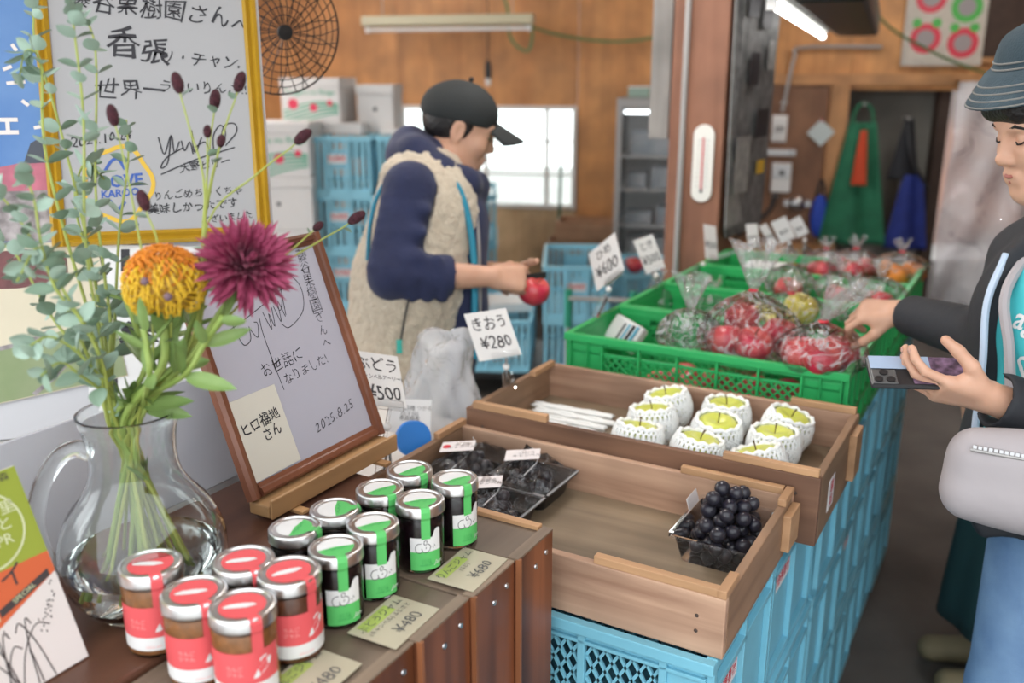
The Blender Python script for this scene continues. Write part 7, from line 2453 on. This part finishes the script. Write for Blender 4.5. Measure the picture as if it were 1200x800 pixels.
for s in (-1, 1):
    hip = wp + ts * s * 0.085 + Vector((0, 0, 0.0)); knee = Vector((hip.x - 0.02, hip.y, 0.46)); ank = Vector((hip.x + 0.01, hip.y, 0.1))
    jn += [('c', hip, knee, 0.105, 0.085, 0.03), ('c', knee, ank, 0.085, 0.07, 0.02)]
    garment('shoe', [('c', Vector((ank.x, ank.y, 0.04)) - tf * 0.03, Vector((ank.x, ank.y, 0.036)) + tf * 0.15, 0.04, 0.035, 0.02)], m_shoe, wroot, woff, 0.006)
garment('jeans', jn, m_jean, wroot, woff, 0.007)
hipL = wp + ts * 0.085
MB().tube([hipL + (tf * 0.55 + ts * 0.8).normalized() * 0.106 + Vector((0, 0, -0.03)), Vector((hipL.x - 0.02, hipL.y, 0.46)) + (tf * 0.55 + ts * 0.8).normalized() * 0.086, Vector((hipL.x + 0.01, hipL.y, 0.1)) + (tf * 0.55 + ts * 0.8).normalized() * 0.071], 0.0022, 5).build('side_seam', m_stitch, wroot, loc=woff)
# phone
ph_c = wrL + Vector((-0.104, 0.028, 0.034))
pm = facing((-0.1, -0.4, 0.95), up=(0.1, 1, 0.2), roll=R(86))
phn = thing('mobile_phone', 'dark cased mobile phone in the hand of the person in the hat', 'phone', ph_c, rot=pm)
MB().bb(-0.036, 0.036, -0.074, 0.074, -0.008, 0.0).build('case', m_dark, phn, bevel=0.004)
MB().bb(-0.03, 0.034, -0.07, 0.01, 0.0002, 0.001).build('case_pattern', mat('purple_pattern', (0.25, 0.16, 0.26), 0.3, col2=(0.03, 0.02, 0.03), scale=60), phn)
MB().bb(0.004, 0.034, -0.02, 0.07, 0.0012, 0.0018).build('painted_reflection', mat('pale_blue_reflection', (0.35, 0.45, 0.6), 0.15), phn)  # sky reflection painted on the phone as a flat pale band
MB().bb(-0.033, 0.0, 0.034, 0.071, 0.0002, 0.0035).build('camera_block', m_frg, phn, bevel=0.002)
for x, y in ((-0.025, 0.062), (-0.025, 0.044), (-0.009, 0.053)):
    MB().lathe([(0.0065, 0.0035), (0.0065, 0.0055), (0.0045, 0.0058), (0, 0.005)], 16, c=(x, y, 0)).build('camera_lens', m_dark, phn, smooth=True)

# ------------------------------------------------ the person standing behind her
m_gtop = mat('light_grey_top', (0.42, 0.4, 0.37), 0.8, bump=0.2, bscale=14)
m_skirt = mat('dark_teal_skirt', (0.012, 0.05, 0.055), 0.85, bump=0.3, bscale=14)
m_shoe_b = mat('olive_shoe', (0.2, 0.17, 0.1), 0.7)
broot = thing('person', 'person in light grey top and long dark teal skirt behind the hatted person', 'person', (1.4, 2.2, 0))
boff = -Vector(broot.location)
bf = Vector((-1, 0.15, 0)).normalized(); bs = Vector((0, 0, 1)).cross(bf)
BF = Frame((1.43, 2.2, 1.46), (-0.95, 0.1, -0.2), scale=0.95)
bn, bc, bp_ = Vector((1.42, 2.2, 1.31)), Vector((1.4, 2.2, 1.15)), Vector((1.4, 2.2, 0.83))
bp = head_prims(BF) + [('c', BF.p(-0.025, 0, -0.05), bn, 0.045, 0.05, 0.03), ('c', bn, bc, 0.06, 0.09, 0.05), ('c', bc, bp_, 0.09, 0.1, 0.05)]
gt = [('e', bc, (0.15, 0.17, 0.2), None, 0.05), ('e', bp_ + Vector((0, 0, 0.1)), (0.15, 0.17, 0.18), None, 0.06), ('c', bn + Vector((0, 0, -0.03)), bc, 0.075, 0.1, 0.04)]
tips = []
for s in (-1, 1):
    sh = bn + bs * s * 0.16 + Vector((0, 0, -0.03)); el = sh + Vector((-0.07, 0, -0.24)); wr = el + Vector((-0.14, -s * 0.08 * 0 + bs.y * s * -0.06, -0.12))
    bp += [('c', bn, sh, 0.045, 0.045, 0.03), ('c', sh, el, 0.042, 0.036, 0.02), ('c', el, wr, 0.036, 0.025, 0.02)]
    h_, tt_ = hand_prims(wr, wr - el, (0, 0.3 * s, 0.9), s < 0, ((30, 35, 20),) * 4, (5, 1, -2, -6), ((35, 15), (22, 10), (12, 6)), 0.93)
    bp += h_; tips += tt_
    gt += [('c', bn, sh, 0.06, 0.062, 0.03), ('c', sh, el, 0.062, 0.054, 0.03), ('c', el, mid(el, wr, 0.9), 0.054, 0.04, 0.02)]
    ft = Vector((1.37, 2.2, 0)) + bs * s * 0.08
    bp += [('c', bp_ + bs * s * 0.08, Vector((ft.x + 0.02, ft.y, 0.45)), 0.08, 0.052, 0.03), ('c', Vector((ft.x + 0.02, ft.y, 0.45)), Vector((ft.x + 0.02, ft.y, 0.07)), 0.052, 0.035, 0.02), ('c', Vector((ft.x + 0.02, ft.y, 0.06)), ft + bf * 0.12 + Vector((0, 0, 0.04)), 0.03, 0.025, 0.02)]
    garment('shoe', [('c', ft + Vector((0.02, 0, 0.042)), ft + bf * 0.17 + Vector((0, 0, 0.038)), 0.042, 0.037, 0.02)], m_shoe_b, broot, boff, 0.006)
inst('body', sdf_mesh(bp, 0.005, 'body', m_skin), broot, boff)
nails(tips, broot, boff, 0.93)
face_parts(BF, broot, boff)
garment('hair', [BF.e((-0.022, 0, 0.025), (0.1, 0.086, 0.09), 0.005), BF.e((-0.04, 0, -0.04), (0.07, 0.084, 0.07), 0.03), BF.c((0.03, 0.068, 0.03), (0.02, 0.076, -0.01), 0.02, 0.01, 0.02), BF.c((0.03, -0.068, 0.03), (0.02, -0.076, -0.01), 0.02, 0.01, 0.02), BF.e((0.115, 0, -0.045), (0.08, 0.1, 0.085), 0.01, '-')], m_hair, broot, boff, 0.005)
garment('top', gt, m_gtop, broot, boff, 0.006)
sk = MB()
sk.surf(lambda u, v: ((0.155 + 0.05 * (1 - v)) * (1 + 0.04 * math.sin(9 * 2 * math.pi * u) * (1 - v)) * math.cos(2 * math.pi * u) + 1.39 - 0.0 * (1 - v), (0.16 + 0.05 * (1 - v)) * (1 + 0.04 * math.sin(9 * 2 * math.pi * u) * (1 - v)) * math.sin(2 * math.pi * u) + 2.2, 0.2 + 0.7 * v), 72, 12, closed=True)
sk.build('skirt', m_skirt, broot, smooth='all', loc=boff, solid=0.004)
